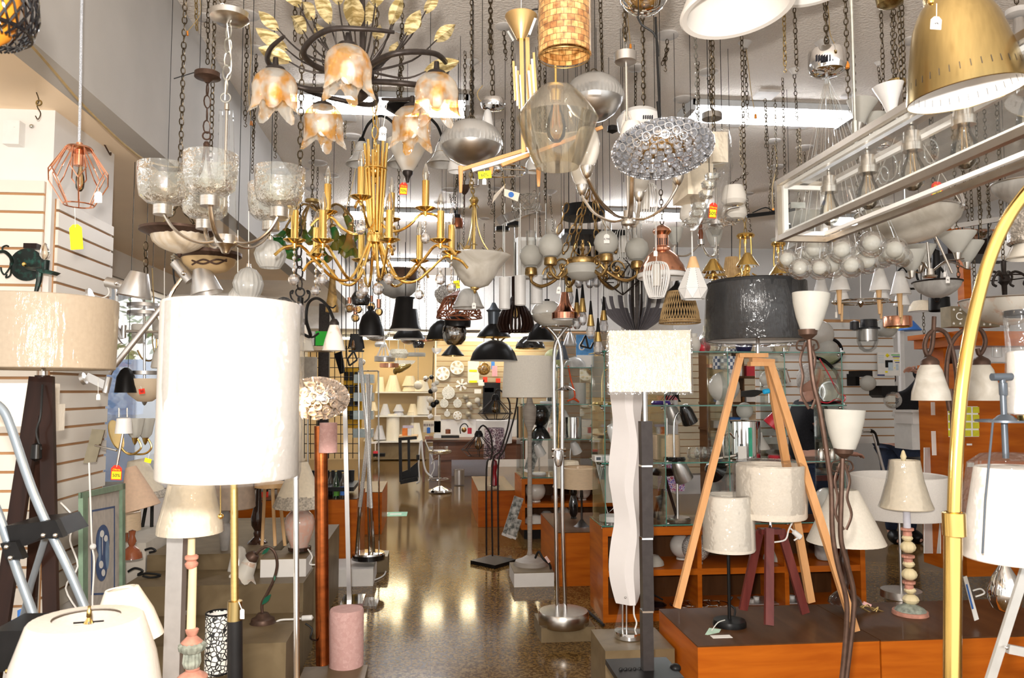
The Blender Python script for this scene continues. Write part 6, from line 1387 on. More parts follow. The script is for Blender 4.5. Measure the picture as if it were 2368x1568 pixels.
t=T('ladder','pale aluminium ladder leaning at the lower right corner','ladder',2340,1450,1.75);a=t.Pp('rail',M.ladderb,Fl=1);a.bar((2268,1640),(2392,1250),22,8);b=t.Pp('rail',M.ladderb,Fl=1);b.bar((2400,1640,.0),(2500,1250,.0),22,8)
for y,x in((1500,2330),(1600,2310)):t.Pp('rung',M.ladderb,Fl=1).bar((x,y),(x+120,y+24),20,12)
t.Pp('rivet',M.steel).ball(2328,1498,4,-.012)
# -- wooden units with glass display towers
def wood_unit(name,lb,x0,x1,y0,y1,z1,shelves,plinth=.0,back=1,dividers=(),m=None,group=None):
 t=T(name,lb,'cabinet',0,0,0,group,world=((x0+x1)/2,y0,0));X=(x1-x0)/2;D=y1-y0;m=m or M.orange;w=.035
 for nm,b in(('side_panel',(-X,-X+w,0,D,plinth,z1)),('side_panel',(X-w,X,0,D,plinth,z1)),('top_panel',(-X+w,X-w,0,D,z1-.055,z1)),('bottom_panel',(-X+w,X-w,0,D,plinth,plinth+.05))):t.Pp(nm,m,Fl=1).Bm(*b)
 for z in shelves:t.Pp('shelf',[m,M.orangetop],Fl=1).Bm(-X+w,X-w,.004,D-.02,z-.04,z)
 if back:t.Pp('back_panel',M.orangetop,Fl=1).Bm(-X+w,X-w,D-.02,D,plinth+.05,z1-.055)
 for d in dividers:t.Pp('divider',m,Fl=1).Bm(d-.015,d+.015,.005,D-.02,plinth+.05,z1-.055)
 if plinth:t.Pp('plinth',M.black,Fl=1).Bm(-X+.03,X-.03,.04,D-.03,0,plinth)
 return t
def glass_tower(lb,x0,x1,y0,y1,z0,levels,cols):
 """Glass shelves and uprights joined by little chrome clips."""
 t=T('glass_display',lb,'display shelf',0,0,0,world=((x0+x1)/2,y0,z0));X=(x1-x0)/2;D=y1-y0
 for z in levels:
  g=t.Pp('glass_shelf',M.shelfg,Fl=1);g.Bm(-X,X,0,D,z-z0,z-z0+.008);e=t.Pp('edge',M.edge,g,Fl=1);e.Bm(-X,X,-.0015,-.0002,z-z0,z-z0+.008);e.Bm(-X-.0015,-X-.0002,0,D,z-z0,z-z0+.008)
 ztop=levels[-1]-z0
 for xx in cols:
  g=t.Pp('glass_upright',M.shelfg,Fl=1);g.Bm(xx-.003,xx+.003,.002,D,.009,ztop-.001);t.Pp('edge',M.edge,g,Fl=1).Bm(xx-.003,xx+.003,-.001,.0015,.009,ztop-.001)
 for z in levels:
  for xx in cols:
   cl=t.Pp('chrome_clip',M.chrome)
   for s in(-1,1):cl.Lm((xx+s*.016,.012,z-z0+s*.012),.010,1,8,6);cl.Tm([(xx-.03,.01,z-z0+.004),(xx+.03,.01,z-z0+.004)],.006,6)
   cl.Tm([(xx,.01,z-z0-.03),(xx,.01,z-z0+.035)],.006,6)
 return t
AX0,AX1,AY0,AY1=1.115,2.92,5.08,5.50
wood_unit('display_unit','long orange wood unit with shelves under the near glass display',AX0,AX1,AY0,AY1,.607,(.33,),0,True,(-.25,.35))
glass_tower('near glass display of three tiers behind the tripod lamp and box shade',AX0+.0,AX1-.10,AY0+.01,AY1,.609,(.612,1.02,1.40,1.762),(-.83,-.42,.02,.42,.83))
BX0,BX1,BY0,BY1=.91,2.0,7.94,8.6
wood_unit('display_unit','orange wood unit with shelves under the farther glass display',BX0,BX1,BY0,BY1,.61,(.36,),.1,True,())
glass_tower('farther glass display behind the grey floor lamp',BX0+.01,BX1,BY0+.01,BY1,.612,(.615,1.0,1.36,1.74),(-.53,-.18,.18,.53))
def cube(name,lb,x0,x1,y0,y1,z1,group=None,top=None,m=None,z0=0):
 t=T(name,lb,'display plinth',0,0,0,group,world=((x0+x1)/2,y0,z0));X=(x1-x0)/2;z1-=z0
 t.Pp('body',m or M.orange,Fl=1).Bm(-X,X,0,y1-y0,0,z1-.006);t.Pp('top',top or M.orangetop,Fl=1).Bm(-X,X,0,y1-y0,z1-.006,z1);return t
cube('display_plinth','orange wooden plinth right of the torchiere legs',.975,1.50,6.04,7.0,.41)
cube('display_plinth','orange wooden plinth under the red mosaic table lamp',.515,.93,8.72,10.2,.40)
cube('display_platform','big orange wooden platform with brown top carrying the table lamps at lower right',1.15,1.98,3.35,3.93,.40)
cube('display_platform','right hand half of the orange wooden platform at lower right',1.985,3.0,3.345,3.93,.40)
cube('concrete_block','concrete block under the white wavy floor lamp',.805,1.135,3.63,3.96,.30,m=M.concrete,top=M.concrete)
cube('concrete_slab','thin concrete slab under the crossed leg torchiere',.658,.985,4.72,5.04,.085,m=M.concrete,top=M.concrete)
cube('white_block','white block under the grey turned floor lamp',.635,.945,6.05,6.42,.11,m=M.whiteblock,top=M.concrete)
cube('white_block','white block under the three sparkling rods lamp',-.86,-.445,6.2,6.6,.13,m=M.whiteblock,top=M.whiteblock)
cube('concrete_block','small concrete block beside the sparkling rods lamp base',-.5,-.36,6.65,6.9,.13,m=M.concrete,top=M.concrete)
cube('paving_slab','concrete slab on the floor under the copper pipe lamp',-.66,-.33,3.75,4.3,.05,m=M.concrete,top=M.concrete)
cube('concrete_step','lowest concrete display step at the left of the aisle',-1.63,-.685,3.89,4.40,.305,m=M.concrete,top=M.concrete)
cube('concrete_step','second concrete display step with the flower gooseneck behind it',-1.64,-.69,4.405,4.78,.46,m=M.concrete,top=M.concrete)
cube('concrete_step','third concrete display step under the dark turned lamps',-1.64,-.95,4.785,6.1,.55,m=M.concrete,top=M.concrete)
cube('concrete_step','concrete block under the blush ceramic vase lamp',-.94,-.69,4.9,6.05,.50,m=M.concrete,top=M.concrete)
cube('white_block','white plastered block in front of the blush ceramic vase lamp',-.95,-.70,4.55,4.775,.565,m=M.whiteblock,top=M.concrete,z0=.461)
cube('pale_step','pale concrete ledge by the shop window',-2.5,-1.65,4.79,5.4,.62,m=M.pale,top=M.pale)
cube('orange_counter','orange wooden counter with dark top behind the blush vase lamp',-2.0,-.62,6.7,7.5,.60)
cube('orange_plinth','orange wooden plinth on the left of the aisle beyond the rods lamp',-1.15,-.52,8.4,9.4,.44)
t=T('bottle_crate','black bottle crate on the orange counter behind the copper pipe','crate',790,1120,6.72);t.Pp('box',M.black,Fl=1).box(700,1128,818,1136,0,.5);t.Pp('rear_wall',M.black,Fl=1).box(590,1090,818,1130,.45,.5)
def bottle(px,base,h,r,Y,lb,m,lab):
 t=T('beer_bottle',lb,'bottle',px,base,Y,'bottles on the orange counter');t.Pp('glass',m).Ll(px,[(0,base),(r,base),(r,base-h*.55),(r*.8,base-h*.68),(r*.38,base-h*.8),(r*.35,base-h*.98),(0,base-h)],Sg=18);t.Pp('label_band',lab).Ll(px,[(r*1.03,base-h*.12),(r*1.03,base-h*.45),(r*.98,base-h*.45),(r*.98,base-h*.12)],Sg=18);t.Pp('crown_cap',M.chainb).Ll(px,[(0,base-h*1.01),(r*.42,base-h*1.0),(r*.42,base-h*.96),(0,base-h*.96)],Sg=12)
bg_=mat('brown_bottle_glass',(.035,.018,.008),.06,coat=1);bgg=mat('dark_green_bottle_glass',(.01,.03,.012),.06,coat=1)
bottle(777,1154,66,8,6.8,'green labelled bottle right of the copper pipe',bgg,mat('lime_label',(.12,.35,.05),.5));bottle(793,1152,60,7.5,6.75,'blue and white labelled can shaped bottle by the chrome pole',bg_,mat('blue_label',(.05,.16,.5),.5));bottle(764,1152,64,7,7.0,'dark bottle half behind the copper pipe',bg_,M.black);bottle(612,1155,40,8,6.9,'bottle with a red and white label under the round wooden table',bg_,M.red)
# -- foreground left
t=T('tripod_lamp','cream drum shade floor lamp on a dark wooden tripod at the left edge','floor lamp',100,1000,2.25)
s=t.Pp('drum_shade',M.beige);s.Ll(98,[(158,692),(160,694),(157,852),(155,854),(152,852),(155,694),(158,692)],Sg=56)
t.Pp('rod',M.chrome).Tt([(101,850),(101,884)],5)
for(a,b,w_)in(((88,872,-.01),(-28,1640,-.10),34),((108,872,-.01),(122,1640,-.10),30),((98,880,.03),(60,1640,.35),24)):t.Pp('leg',M.walnut,Fl=1).bar(a,b,w_,14)
t.Pp('hub',M.walnut).Ll(98,[(0,868),(16,868),(16,890),(0,890)],Sg=18)
t.Pp('cord',M.cordb).Tt([(98,890,-.03),(94,960,-.06),(84,1000,-.06),(96,1040,-.06)],2.4,Sm=4);t.Pp('plug',M.black).Ll(84,[(0,1024),(10,1028),(12,1060),(0,1068)],dY=-.06,Sg=12)
t=T('floor_lamp','floor lamp with a big glowing white cylinder shade on a brass and black pole','floor lamp',540,1120,1.62)
s=t.Pp('cylinder_shade',M.whitecalico);s.Ll(537,[(150,702),(153,706),(155,1096),(152,1100),(149,1096),(147,706),(150,702)],Sg=64)
w_=t.Pp('plastic_wrap',M.film);w_.Ll(538,[(148,696),(158,708),(159,900),(156,1090),(152,1108)],Sg=60,Wv=(13,.008))
p=t.Pp('pole',M.brass);p.Tt([(541,1100),(543,1390)],8.5,Sg=18);c=t.Pp('collar',M.oldbrass);c.Ll(543,[(8,1388),(16,1390),(17,1434),(0,1436)],Sg=24);t.Pp('lower_pole',M.black).Tt([(543,1434),(544,1660)],17,Sg=22)
pc=t.Pp('pull_chain',M.gold)
for k in range(26):pc.ball(510,1122+k*2.8,1.5,-.03,Sg=6,rings=4)
pc.ball(510,1194,6.5,-.03)
PT(560,1420,9,22,1.55,'small white tag on the brass collar of the big white floor lamp',string=(552,1392))
t=T('tube_floor_lamp','lit floor lamp with a bristling clear tube shade beside the white cylinder','floor lamp',735,922,1.95)
tube_disc(t,735,921,72,50,84,mat('clear_tube_silver',(.55,.46,.38),.14,.75,var=.05),0,0,2,12,lit=False)
bl=t.Pp('lit_bulb',M.warmglow);bl.ball(664,930,9,-.06)
t.Pp('pole',M.chrome).Tt([(684,960),(685,1300),(687,1660)],6.4,Sg=14)
l=lamp('bulb_glow','POINT',P(672,935,1.84),BULBW,(1,.74,.45),.03)
t=T('pipe_lamp','tall copper pipe lamp with a pink volcanic stone cylinder near its top','floor lamp',745,1535,3.92)
t.Pp('pipe',M.coppertube).Tt([(742,985),(746,1536)],15.5,Sg=28);t.Pp('stone_cylinder',M.pinkstone).Ll(759,[(0,978),(20,978),(21,1046),(0,1047)],dY=-.11,Sg=28)
t.Pp('cord',M.cordb).Tt([(706,1442,-.1),(722,1455,-.1),(718,1476,-.1),(734,1482)],2.2,Sm=4)
t=T('stone_cylinder_lamp','pink volcanic stone cylinder standing at the foot of the copper pipe','table lamp',801,1552,Yf(801,1545,.05)+.05)
t.Pp('cylinder',M.pinkstone).Ll(801,[(0,1409),(37,1409),(39,1413),(39.5,1549),(0,1552)],Sg=44)
t=T('chrome_pole_lamp','slim square chrome pole lamp on a glass and steel foot by the aisle','floor lamp',808,1400,4.75)
t.Pp('pole',M.steel,Fl=1).bar((797,905),(808,1398),10);t.Pp('foot',M.chrome,Fl=1).Bm(-.11,.12,-.10,.12,0,.016)if False else t.Pp('foot',M.chrome,Fl=1).Zz([(786,1398),(838,1396),(840,1402),(786,1404)],-.1,.12);t.Pp('glass_foot',M.glassc,Fl=1).Zz([(836,1402),(872,1402),(870,1408),(836,1408)],-.1,.1)
t=T('rod_lamp','floor lamp of three sparkling clear rods on chrome legs and a black round base','floor lamp',855,1295,6.38)
b=t.Pp('base',M.blackgloss);b.Ll(852,[(0,1280),(38,1281),(38,1292),(0,1294)],Sg=40);t.Pp('mirror_top',M.chrome).Ll(852,[(0,1276),(36,1277),(37,1281),(0,1281)],Sg=40)
cr=mat('sparkling_acrylic',(.86,.86,.84),.15,.55,var=.35,scale=160,coat=1)
for(x0,y0,x1,y1,x2,y2,d0,d2)in((833,828,858,1175,864,1280,.0,-.04),(850,865,852,1172,855,1276,-.06,.0),(858,890,832,1172,824,1282,.02,.02)):
 r=t.Pp('acrylic_rod',cr);r.Tt([(x0,y0,d0),((x0+x1)/2+3,(y0+y1)/2,0),(x1,y1,d2)],4.6,Sm=5);t.Pp('leg',M.chrome,r).Tt([(x1,y1,d2),(x2,y2,d2)],4.)
t=T('wire_rack','slim chrome rack of grey glass trays behind the sparkling rods','rack',855,1270,6.75)
for x in(829,875):t.Pp('post',M.chrome).Tt([(x,858),(x+2,1284)],1.8)
t.Pp('top_bar',M.chrome).Tt([(829,858),(875,858)],1.5)
for k in range(4):t.Pp('glass_tray',mat('grey_glass_tray',(.32,.38,.38),.2,coat=.6),Fl=1).Bm(t.pt(830,0).x,t.pt(874,0).x,0,.16,t.pt(850,886+k*42).z,t.pt(850,866+k*42).z)
t=T('candlestick_lamp','tall painted candlestick lamp with a pleated cream bell shade','table lamp',440,1400,2.55)
s=t.Pp('bell_shade',M.ivory);s.Ll(442,[(48,1118),(50,1120),(58,1160),(70,1208),(72,1230),(69,1230),(66,1206),(55,1160),(47,1122)],Sg=72,Wv=(36,.008));t.Pp('plastic_wrap',M.film).Ll(442,[(50,1116),(60,1160),(73,1212),(74,1231)],Sg=40,Wv=(9,.01))
t.Pp('candle',M.butter).Ll(443,[(8,1228),(8.5,1285),(0,1285)],Sg=18);t.Pp('candle',M.butter).Ll(444,[(9,1310),(10,1455),(0,1455)],Sg=18)
t.Pp('knop',M.terra).Ll(443,[(9,1282),(15,1286),(15,1292),(10,1297),(15,1303),(14,1308),(10,1314),(0,1315)],Sg=22)
t.Pp('collar',M.terra).Ll(444,[(10,1452),(15,1456),(14,1462),(10,1470),(24,1484),(22,1490),(0,1490)],Sg=22);t.Pp('acanthus',M.verd).Ll(444,[(20,1484),(30,1492),(28,1502),(18,1510),(20,1530),(16,1542),(10,1546)],Sg=48,Wv=(12,.07));t.Pp('bulb_body',M.butter).Ll(444,[(22,1504),(14,1512),(18,1520)],Sg=22);t.Pp('foot',M.terra).Ll(444,[(10,1544),(16,1548),(14,1552),(30,1562),(34,1566),(34,1650),(0,1650)],Sg=28)
t=T('display_post','flat grey aluminium post standing in front of the concrete steps','post',402,1400,2.75,solo=M.alu,Fl=1);t.self.box(386,1225,412,1640,0,.05)
t=T('cylinder_lamp','slim chrome cylinder table lamp behind the aluminium post','table lamp',419,1430,4.0);t.Pp('column',M.chrome).Ll(419,[(0,1272),(7,1272),(7,1320),(9,1322),(9,1418),(0,1418)],Sg=20);t.Pp('foot',M.nickel).Ll(419,[(0,1416),(22,1418),(22,1430),(0,1431)],Sg=28);t.Pp('collar',M.black).Ll(419,[(0,1236),(10,1236),(10,1262),(0,1262)],Sg=18)
t=T('crackle_lamp','black and white crackled cylinder lamp on the lowest concrete step','table lamp',505,1550,3.4);t.Pp('cylinder',M.crackle).Ll(506,[(28,1418),(29,1420),(29,1552),(26,1552),(26,1420),(28,1418)],Sg=36);t.Pp('rim',M.black).To(506,1417,28,2,Sg=36);t.Pp('base_rim',M.black).To(506,1552,28,2.4,Sg=36);t.Pp('liner',M.paper).Ll(506,[(25,1422),(25,1550)],Sg=30)
cube('concrete_block','concrete block under the crackled cylinder lamp',-1.12,-.70,3.20,3.62,.20,m=M.concrete,top=M.concrete)
t=T('gooseneck_lamp','bronze gooseneck table lamp with a white flower shade and green leaves','table lamp',608,1440,Yf(608,1440,.305))
t.Pp('base',M.bronze).Ll(608,[(0,1416),(12,1418),(18,1426),(26,1430),(27,1437),(31,1441),(31,1447),(0,1450)],Sg=32)
t.Pp('neck',M.bronze).Tt([(607,1420),(606,1396),(618,1372),(634,1338),(641,1304),(634,1276),(618,1265),(604,1270),(594,1280)],3.4,Sm=6)
h=t.Pp('shade_cap',M.bronze);h.Ll(585,[(0,1276),(10,1278),(16,1288),(15,1296),(0,1298)],ry=48,Sg=24)
a=t.pt(582,1290);b=t.pt(561,1336);sh=t.Pp('flower_shade',M.alabrust,h);d=(b-a);LL=d.length;d.normalize();e1=d.orthogonal().normalized();e2=d.cross(e1);S=30;vs=[]
for r,f,w_ in((12,0,0),(17,.25,0),(19,.5,0),(20,.72,.04),(26,.92,.12),(30,1.,.16)):
 for k in range(S):
  th=2*PI*k/S;vs.append(a+d*LL*(f+(w_*.5*Co(5*th)))+(e1*Co(th)+e2*Si(th))*r*t.u*(1+w_*Co(5*th)))
sh.add(vs,[(i*S+k,i*S+(k+1)%S,(i+1)*S+(k+1)%S,(i+1)*S+k)for i in range(5)for k in range(S)])
for(x0,y0,x1,y1)in((606,1398,627,1374),(606,1282,624,1266),(636,1330,634,1344)):
 a,b=t.pt(x0,y0,-.01),t.pt(x1,y1,-.02);d=b-a;e=d.cross(Vc((0,1,0))).normalized();lf=t.Pp('leaf',M.greenleaf);lf.St([[a+d*f+e*s*d.length*.17*Si(PI*min(.98,f+.02))for f in(0,.25,.5,.75,1)]for s in(-1,0,1)],.0015)
t=T('power_cable','white cord and inline switch lying on the lowest concrete step','cord',650,1405,Yf(650,1405,.305));t.Pp('cord',M.cordw).Tt([(580,1408),(598,1402),(620,1406),(645,1404)],2.,Sm=4);t.Pp('switch',M.whiteplastic).Ll(656,[(0,1394),(6,1398),(6,1412),(0,1414)],ry=90,Sg=14)
t=T('power_cable','second white cord with switch hanging at the edge of the lowest concrete step','cord',690,1430,Yf(690,1436,.305));t.Pp('cord',M.cordw).Tt([(634,1442),(648,1434),(680,1432),(700,1430)],2.2,Sm=4);t.Pp('switch',M.whiteplastic).Ll(710,[(0,1414),(6,1418),(6,1440),(0,1444)],ry=88,Sg=14)
t=T('turned_lamp','grey turned baluster table lamp with an oatmeal shade behind the brass pole','table lamp',520,1310,Yf(520,1308,.46));t.Pp('baluster',mat('grey_paint',(.42,.40,.38),.6)).Ll(520,[(0,1180),(8,1182),(12,1196),(8,1210),(14,1220),(10,1260),(7,1280),(14,1290),(19,1300),(20,1312),(0,1313)],Sg=24);s=t.Pp('shade',mat('oatmeal_linen',(.62,.50,.40),.85,thin=.2,wrap=.3));s.Ll(540,[(44,1112),(46,1114),(50,1172),(48,1174),(42,1114)],Sg=36)
t=T('flower_shade_lamp','small lamp with white glass flower beside the brass pole','table lamp',560,1310,Yf(545,1318,.46));t.Pp('flower_shade',M.opal).Ll(552,[(8,1264),(14,1270),(18,1290),(24,1320),(22,1321),(14,1290),(6,1268)],Sg=30,Wv=(5,.08))
t=T('turned_lamp','black brown turned baluster lamp base without shade on the upper concrete step','table lamp',598,1258,Yf(598,1256,.55));t.Pp('baluster',M.darkwood).Ll(597,[(0,1128),(6,1130),(7,1160),(10,1170),(16,1196),(15,1214),(8,1226),(10,1232),(8,1240),(14,1246),(22,1252),(24,1260),(0,1261)],Sg=28);t.Pp('socket',M.black).Ll(597,[(0,1105),(8,1105),(8,1130),(0,1130)],Sg=14)
t=T('round_table','round pine stool table with thin legs behind the brass pole','table',630,1240,4.9);t.Pp('top',M.pine).Ll(628,[(0,1116),(38,1116),(38,1126),(0,1128)],Sg=36)
for x,d in((632,-.05),(602,.12),(655,.14)):t.Pp('leg',M.pine).Tt([(628+(x-628)*.6,1126,d),(x+4,1262,d)],4.)
t=T('vase_lamp','blush painted ceramic vase lamp with a fringed pleated shade','table lamp',692,1266,4.72)
t.Pp('shade',M.ivory).Ll(694,[(16,1068),(18,1070),(34,1110),(50,1146),(48,1146),(30,1108)],Sg=60,Wv=(30,.012));tr=t.Pp('lace_trim',mat('silver_lace',(.50,.45,.38),.6,.2,var=.4,scale=90));tr.Ll(694,[(49,1144),(56,1162),(60,1172),(58,1173),(50,1150)],Sg=60,Wv=(10,.04))
t.Pp('vase',M.pot).Ll(693,[(0,1174),(20,1175),(20,1182),(30,1192),(34,1206),(33,1222),(26,1246),(21,1258),(20,1264),(0,1265)],Sg=40);t.Pp('foot',M.darkwood).Ll(693,[(0,1263),(26,1264),(26,1272),(0,1273)],Sg=36);t.Pp('cord_bundle',M.cordw).Tt([(712,1270,-.1),(722,1288,-.14),(716,1304,-.14),(730,1306,-.14)],1.6,Sm=4)
t=T('table_lamp','peach pleated shade lamp tilted on a red turned base by the window','table lamp',308,1290,Yf(310,1290,.62));t.Pp('shade',M.peach).Ll(314,[(10,1078),(12,1080),(44,1176),(42,1177)],Sg=60,Wv=(30,.012),ry=-14,piv=1130);t.Pp('turned_base',M.redwood).Ll(305,[(0,1225),(8,1228),(6,1240),(10,1252),(6,1262),(16,1270),(22,1280),(24,1290),(0,1291)],Sg=26)
t=T('table_lamp','cream shade lamp with a lace hem behind the peach shade','table lamp',330,1280,5.35);t.Pp('shade',M.ivory).Ll(325,[(18,1062),(20,1064),(48,1150),(46,1151)],Sg=60,Wv=(30,.01),ry=-12,piv=1110);t.Pp('lace_trim',MC['silver_lace']).Ll(332,[(46,1140),(52,1156),(50,1157)],Sg=48,Wv=(10,.03),ry=-12,piv=1100);t.Pp('leg',M.black).Tt([(340,1155),(322,1262)],4);t.Pp('leg',M.black).Tt([(352,1155),(350,1255)],4)
t=T('table_lamp','small lamp wrapped in grey film under the peach shade','table lamp',290,1290,4.85);t.Pp('shade',M.tan).Ll(290,[(30,1182),(32,1184),(34,1226),(30,1228)],Sg=30);t.Pp('base',M.redwood).Ll(290,[(0,1228),(6,1230),(8,1290),(0,1291)],Sg=18)
t=T('power_lead','coiled black power cords with plugs on the pale ledge','cord',335,1330,4.6);t.Pp('cord',M.cordb).Tt([(296,1322),(312,1314),(330,1320),(318,1330),(340,1326),(372,1330),(350,1336),(330,1332)],2.6,Sm=5);t.Pp('cord',M.cordb).Tt([(335,1272),(350,1268),(360,1274),(345,1278)],2.6,Sm=4)
t=T('table_lamp','large white empire shade lamp at the lower left corner','table lamp',200,1500,1.60)
s=t.Pp('empire_shade',M.whitecalico);s.Ll(200,[(72,1426),(118,1430),(122,1434),(150,1520),(172,1640),(168,1640),(146,1520),(116,1440),(76,1430),(72,1426)],Sg=72,Wv=(36,.005))
t.Pp('spider',M.black).Tt([(170,1441),(240,1436)],2);t.Pp('spider',M.black).Tt([(205,1440,-.04),(206,1438,.05)],2);t.Pp('finial',M.brass).Ll(206,[(0,1400),(4,1402),(3,1408),(5,1412),(6,1425),(4,1428),(7,1434),(12,1440),(0,1442)],Sg=16)
t=T('table_lamp','smaller cream cone shade lamp behind the lower left white shade','table lamp',285,1430,2.15);t.Pp('cone_shade',M.cream).Ll(288,[(30,1360),(36,1362),(62,1420),(78,1480),(75,1480),(58,1420),(34,1366),(28,1362)],Sg=60,Wv=(30,.006),ry=-8,piv=1420);t.Pp('rim',M.paper).To(280,1366,32,2.4,Sg=36)
t=T('step_ladder','grey tube step ladder with black treads at the lower left','ladder',90,1300,2.0)
for pts in([(-14,930),(8,950),(26,990),(70,1120),(112,1220),(160,1320),(215,1450),(260,1560)],[(-20,1150),(4,1210),(40,1320),(80,1430),(110,1530)]):t.Pp('tube_rail',M.ladder).Tt(pts,10,Sg=14,Sm=4)
t.Pp('rear_rail',M.ladder).Tt([(106,1240,.12),(72,1350,.2),(30,1520,.28)],8,Sg=12);
tr=t.Pp('tread',M.black,Fl=1);tr.Zz([(14,1216),(106,1206),(122,1203),(146,1240),(128,1246),(92,1244),(60,1262),(26,1268)],-.02,.12)
for x,y in((110,1225),(18,1275)):k=t.Pp('bracket',M.black,Fl=1);k.Zz([(x-18,y-18),(x+18,y-22),(x+36,y+18),(x-4,y+20)],-.04,-.015)
for x,y in((100,1238),(128,1238),(15,1265),(24,1290)):t.Pp('rivet',M.steel).ball(x,y,5.5,-.042)
t=T('step_stool','black ribbed ladder tread at the lower left corner','ladder tread',20,1500,1.75);b=t.Pp('tread',M.black,Fl=1);b.Zz([(-20,1460),(90,1458),(60,1540),(-20,1560)],-.03,.10)
t.Pp('bolt',M.brass).ball(18,1552,6,-.04)
t=T('blue_sign','blue lettered cardboard signs leaning at the foot of the dark tripod','sign',70,1440,3.0);p=t.Pp('board',M.blue,Fl=1);p.Zz([(14,1436),(40,1436),(40,1412),(52,1406),(54,1420),(118,1428),(120,1470),(14,1478)],0,.01);q=t.Pp('lettering_band',M.paper,p,Fl=1);q.box(60,1436,66,1462,-.003,-.001)
t.text('lettering','Tarj',M.paper,34,1446,9,-.003,p);t.text('lettering','Banc',M.paper,108,1434,8,-.003,p)
t=T('wall_intercom','beige speaker intercom on the wall behind the ladder','intercom',68,1165,3.46);t.Pp('body',M.ivory).Ll(68,[(0,1146),(24,1147),(24,1178),(0,1180)],oval=.3,Sg=28);g=t.Pp('grille',M.bronze,Fl=1)
for k in range(6):g.box(46,1155+k*3,54,1156.2+k*3,-.02,-.012)
t=T('wrapped_box_lamp','wrapped cream box lamp behind the dark tripod legs','table lamp',30,940,2.7);t.Pp('shade',M.cream,Fl=1).box(-10,886,68,986,0,.2);t.Pp('small_shade',M.cream,Fl=1).box(76,936,98,1000,-.05,.1)
t=T('framed_print','green framed print of white calla lilies in a blue oval vase leaning on the pillar','picture',228,1270,3.60)
C0=[t.pt(181,1140,-.10),t.pt(281,1118,.62),t.pt(281,1425,.62),t.pt(181,1425,-.10)]
def quad(Pp,x0,y0,x1,y1,off,th=.004):
 a,b,c,d=C0;n=(b-a).cross(d-a).normalized()
 if n.dot(Vc((1,-1,0)))<0:n=-n
 f=lambda u_,v_:a.lerp(b,u_).lerp(d.lerp(c,u_),v_)+n*off
 q=[f(x0,y0),f(x1,y0),f(x1,y1),f(x0,y1)];Pp.add(q+[p_+n*th for p_ in q],[(3,2,1,0),(4,5,6,7),(0,1,5,4),(1,2,6,5),(2,3,7,6),(3,0,4,7)])
 return f,n
fg=mat('sage_green_frame',(.20,.30,.21),.4,var=.15);fr=t.Pp('frame',fg,Fl=1)
for r in((0,0,1,.045),(0,.955,1,1),(0,0,.10,1),(.92,0,1,1)):quad(fr,*r,0,.018)
mt=t.Pp('mat_board',mat('greige_mat',(.52,.47,.41),.7),Fl=1);f,n=quad(mt,.1,.045,.92,.955,.0,.003)
bl_=mat('navy_border',(.06,.10,.22),.6);bd=t.Pp('blue_border',bl_,mt,Fl=1)
for r in((.24,.16,.80,.175),(.24,.82,.80,.835),(.24,.16,.265,.835),(.775,.16,.80,.835)):quad(bd,*r,.0032,.001)
pc=t.Pp('picture_motif',[bl_,M.paper,mat('blue_leaf_print',(.20,.30,.45),.6)],mt,Fl=1)
def oval(cx,cy,rx,ry,off,n_=24):
 vs=[f(cx+rx*Co(2*PI*k/n_),cy+ry*Si(2*PI*k/n_))+n*off for k in range(n_)];pc.add(vs,[tuple(range(n_))])
oval(.50,.42,.16,.13,.0045);oval(.47,.62,.13,.11,.0045);pc.slot(2);oval(.60,.52,.05,.12,.0052);oval(.42,.50,.03,.14,.0052);pc.slot(1);oval(.47,.36,.05,.028,.006);oval(.56,.40,.045,.026,.006);oval(.48,.44,.008,.09,.0058);oval(.45,.60,.05,.03,.006);oval(.5,.665,.045,.028,.006)
t=T('extension_lead','white extension cord hanging over the framed lily print','cord',210,1200,3.45);t.Pp('cord',M.cordw).Tt([(206,1070),(210,1180),(213,1260),(218,1300),(214,1380),(215,1420)],2,Sm=4);t.Pp('socket_block',M.whiteplastic).ball(215,1264,7);t.Pp('cord',M.cordw).Tt([(140,1162),(166,1190),(172,1210),(162,1250),(180,1310),(152,1360),(186,1420)],2,Sm=4);t.Pp('plug',M.whiteplastic,Fl=1).box(154,1188,170,1202,-.01,.015)
# -- wall lamps on the pillar
t=T('wall_sconce','green patinated iron candle sconce with scrolls on the cream slats','wall lamp',60,612,3.47)
t.Pp('back_plate',M.greenpatina).Ll(62,[(0,612),(38,612),(36,612.6),(0,613)],rx=90,piv=612,Sg=32,dY=-.02);t.Pp('screw',M.gold).ball(56,611,5,-.05)
sc_=t.Pp('scroll',M.greenpatina);sc_.Tt([(28,608,-.04),(24,594,-.06),(10,582,-.08),(-8,584,-.08)],4,Sm=5);sc_.Tt([(6,580,-.06),(6,572,-.06),(14,568,-.06),(20,570,-.06)],2,Sm=4);sc_.Tt([(28,610,-.04),(12,634,-.06),(4,628,-.06),(2,618,-.06)],2,Sm=5);sc_.Tt([(26,616,-.04),(24,636,-.06),(14,642,-.06),(16,634,-.06)],2,Sm=5)
ar=t.Pp('candle_arm',M.greenpatina);ar.Tt([(62,620,-.04),(84,622,-.12),(104,620,-.14)],5,Sm=4);ar.Ll(104,[(0,600),(10,602),(9,624),(0,630)],dY=-.14,Sg=16);ar.Zz([(80,618),(100,622),(128,628),(118,634),(90,630)],-.17,-.12);ar.Tt([(92,626,-.14),(90,650,-.14),(82,680,-.14)],[8,6,4])
b=t.Pp('candle_bulb',M.bulbg,ar);b.Ll(103,[(4,600),(10,592),(11,584),(8,572),(4,564),(0,560)],dY=-.14,Sg=14);t.Pp('bracket',M.walnut,Fl=1).box(54,562,84,574,0,.04)
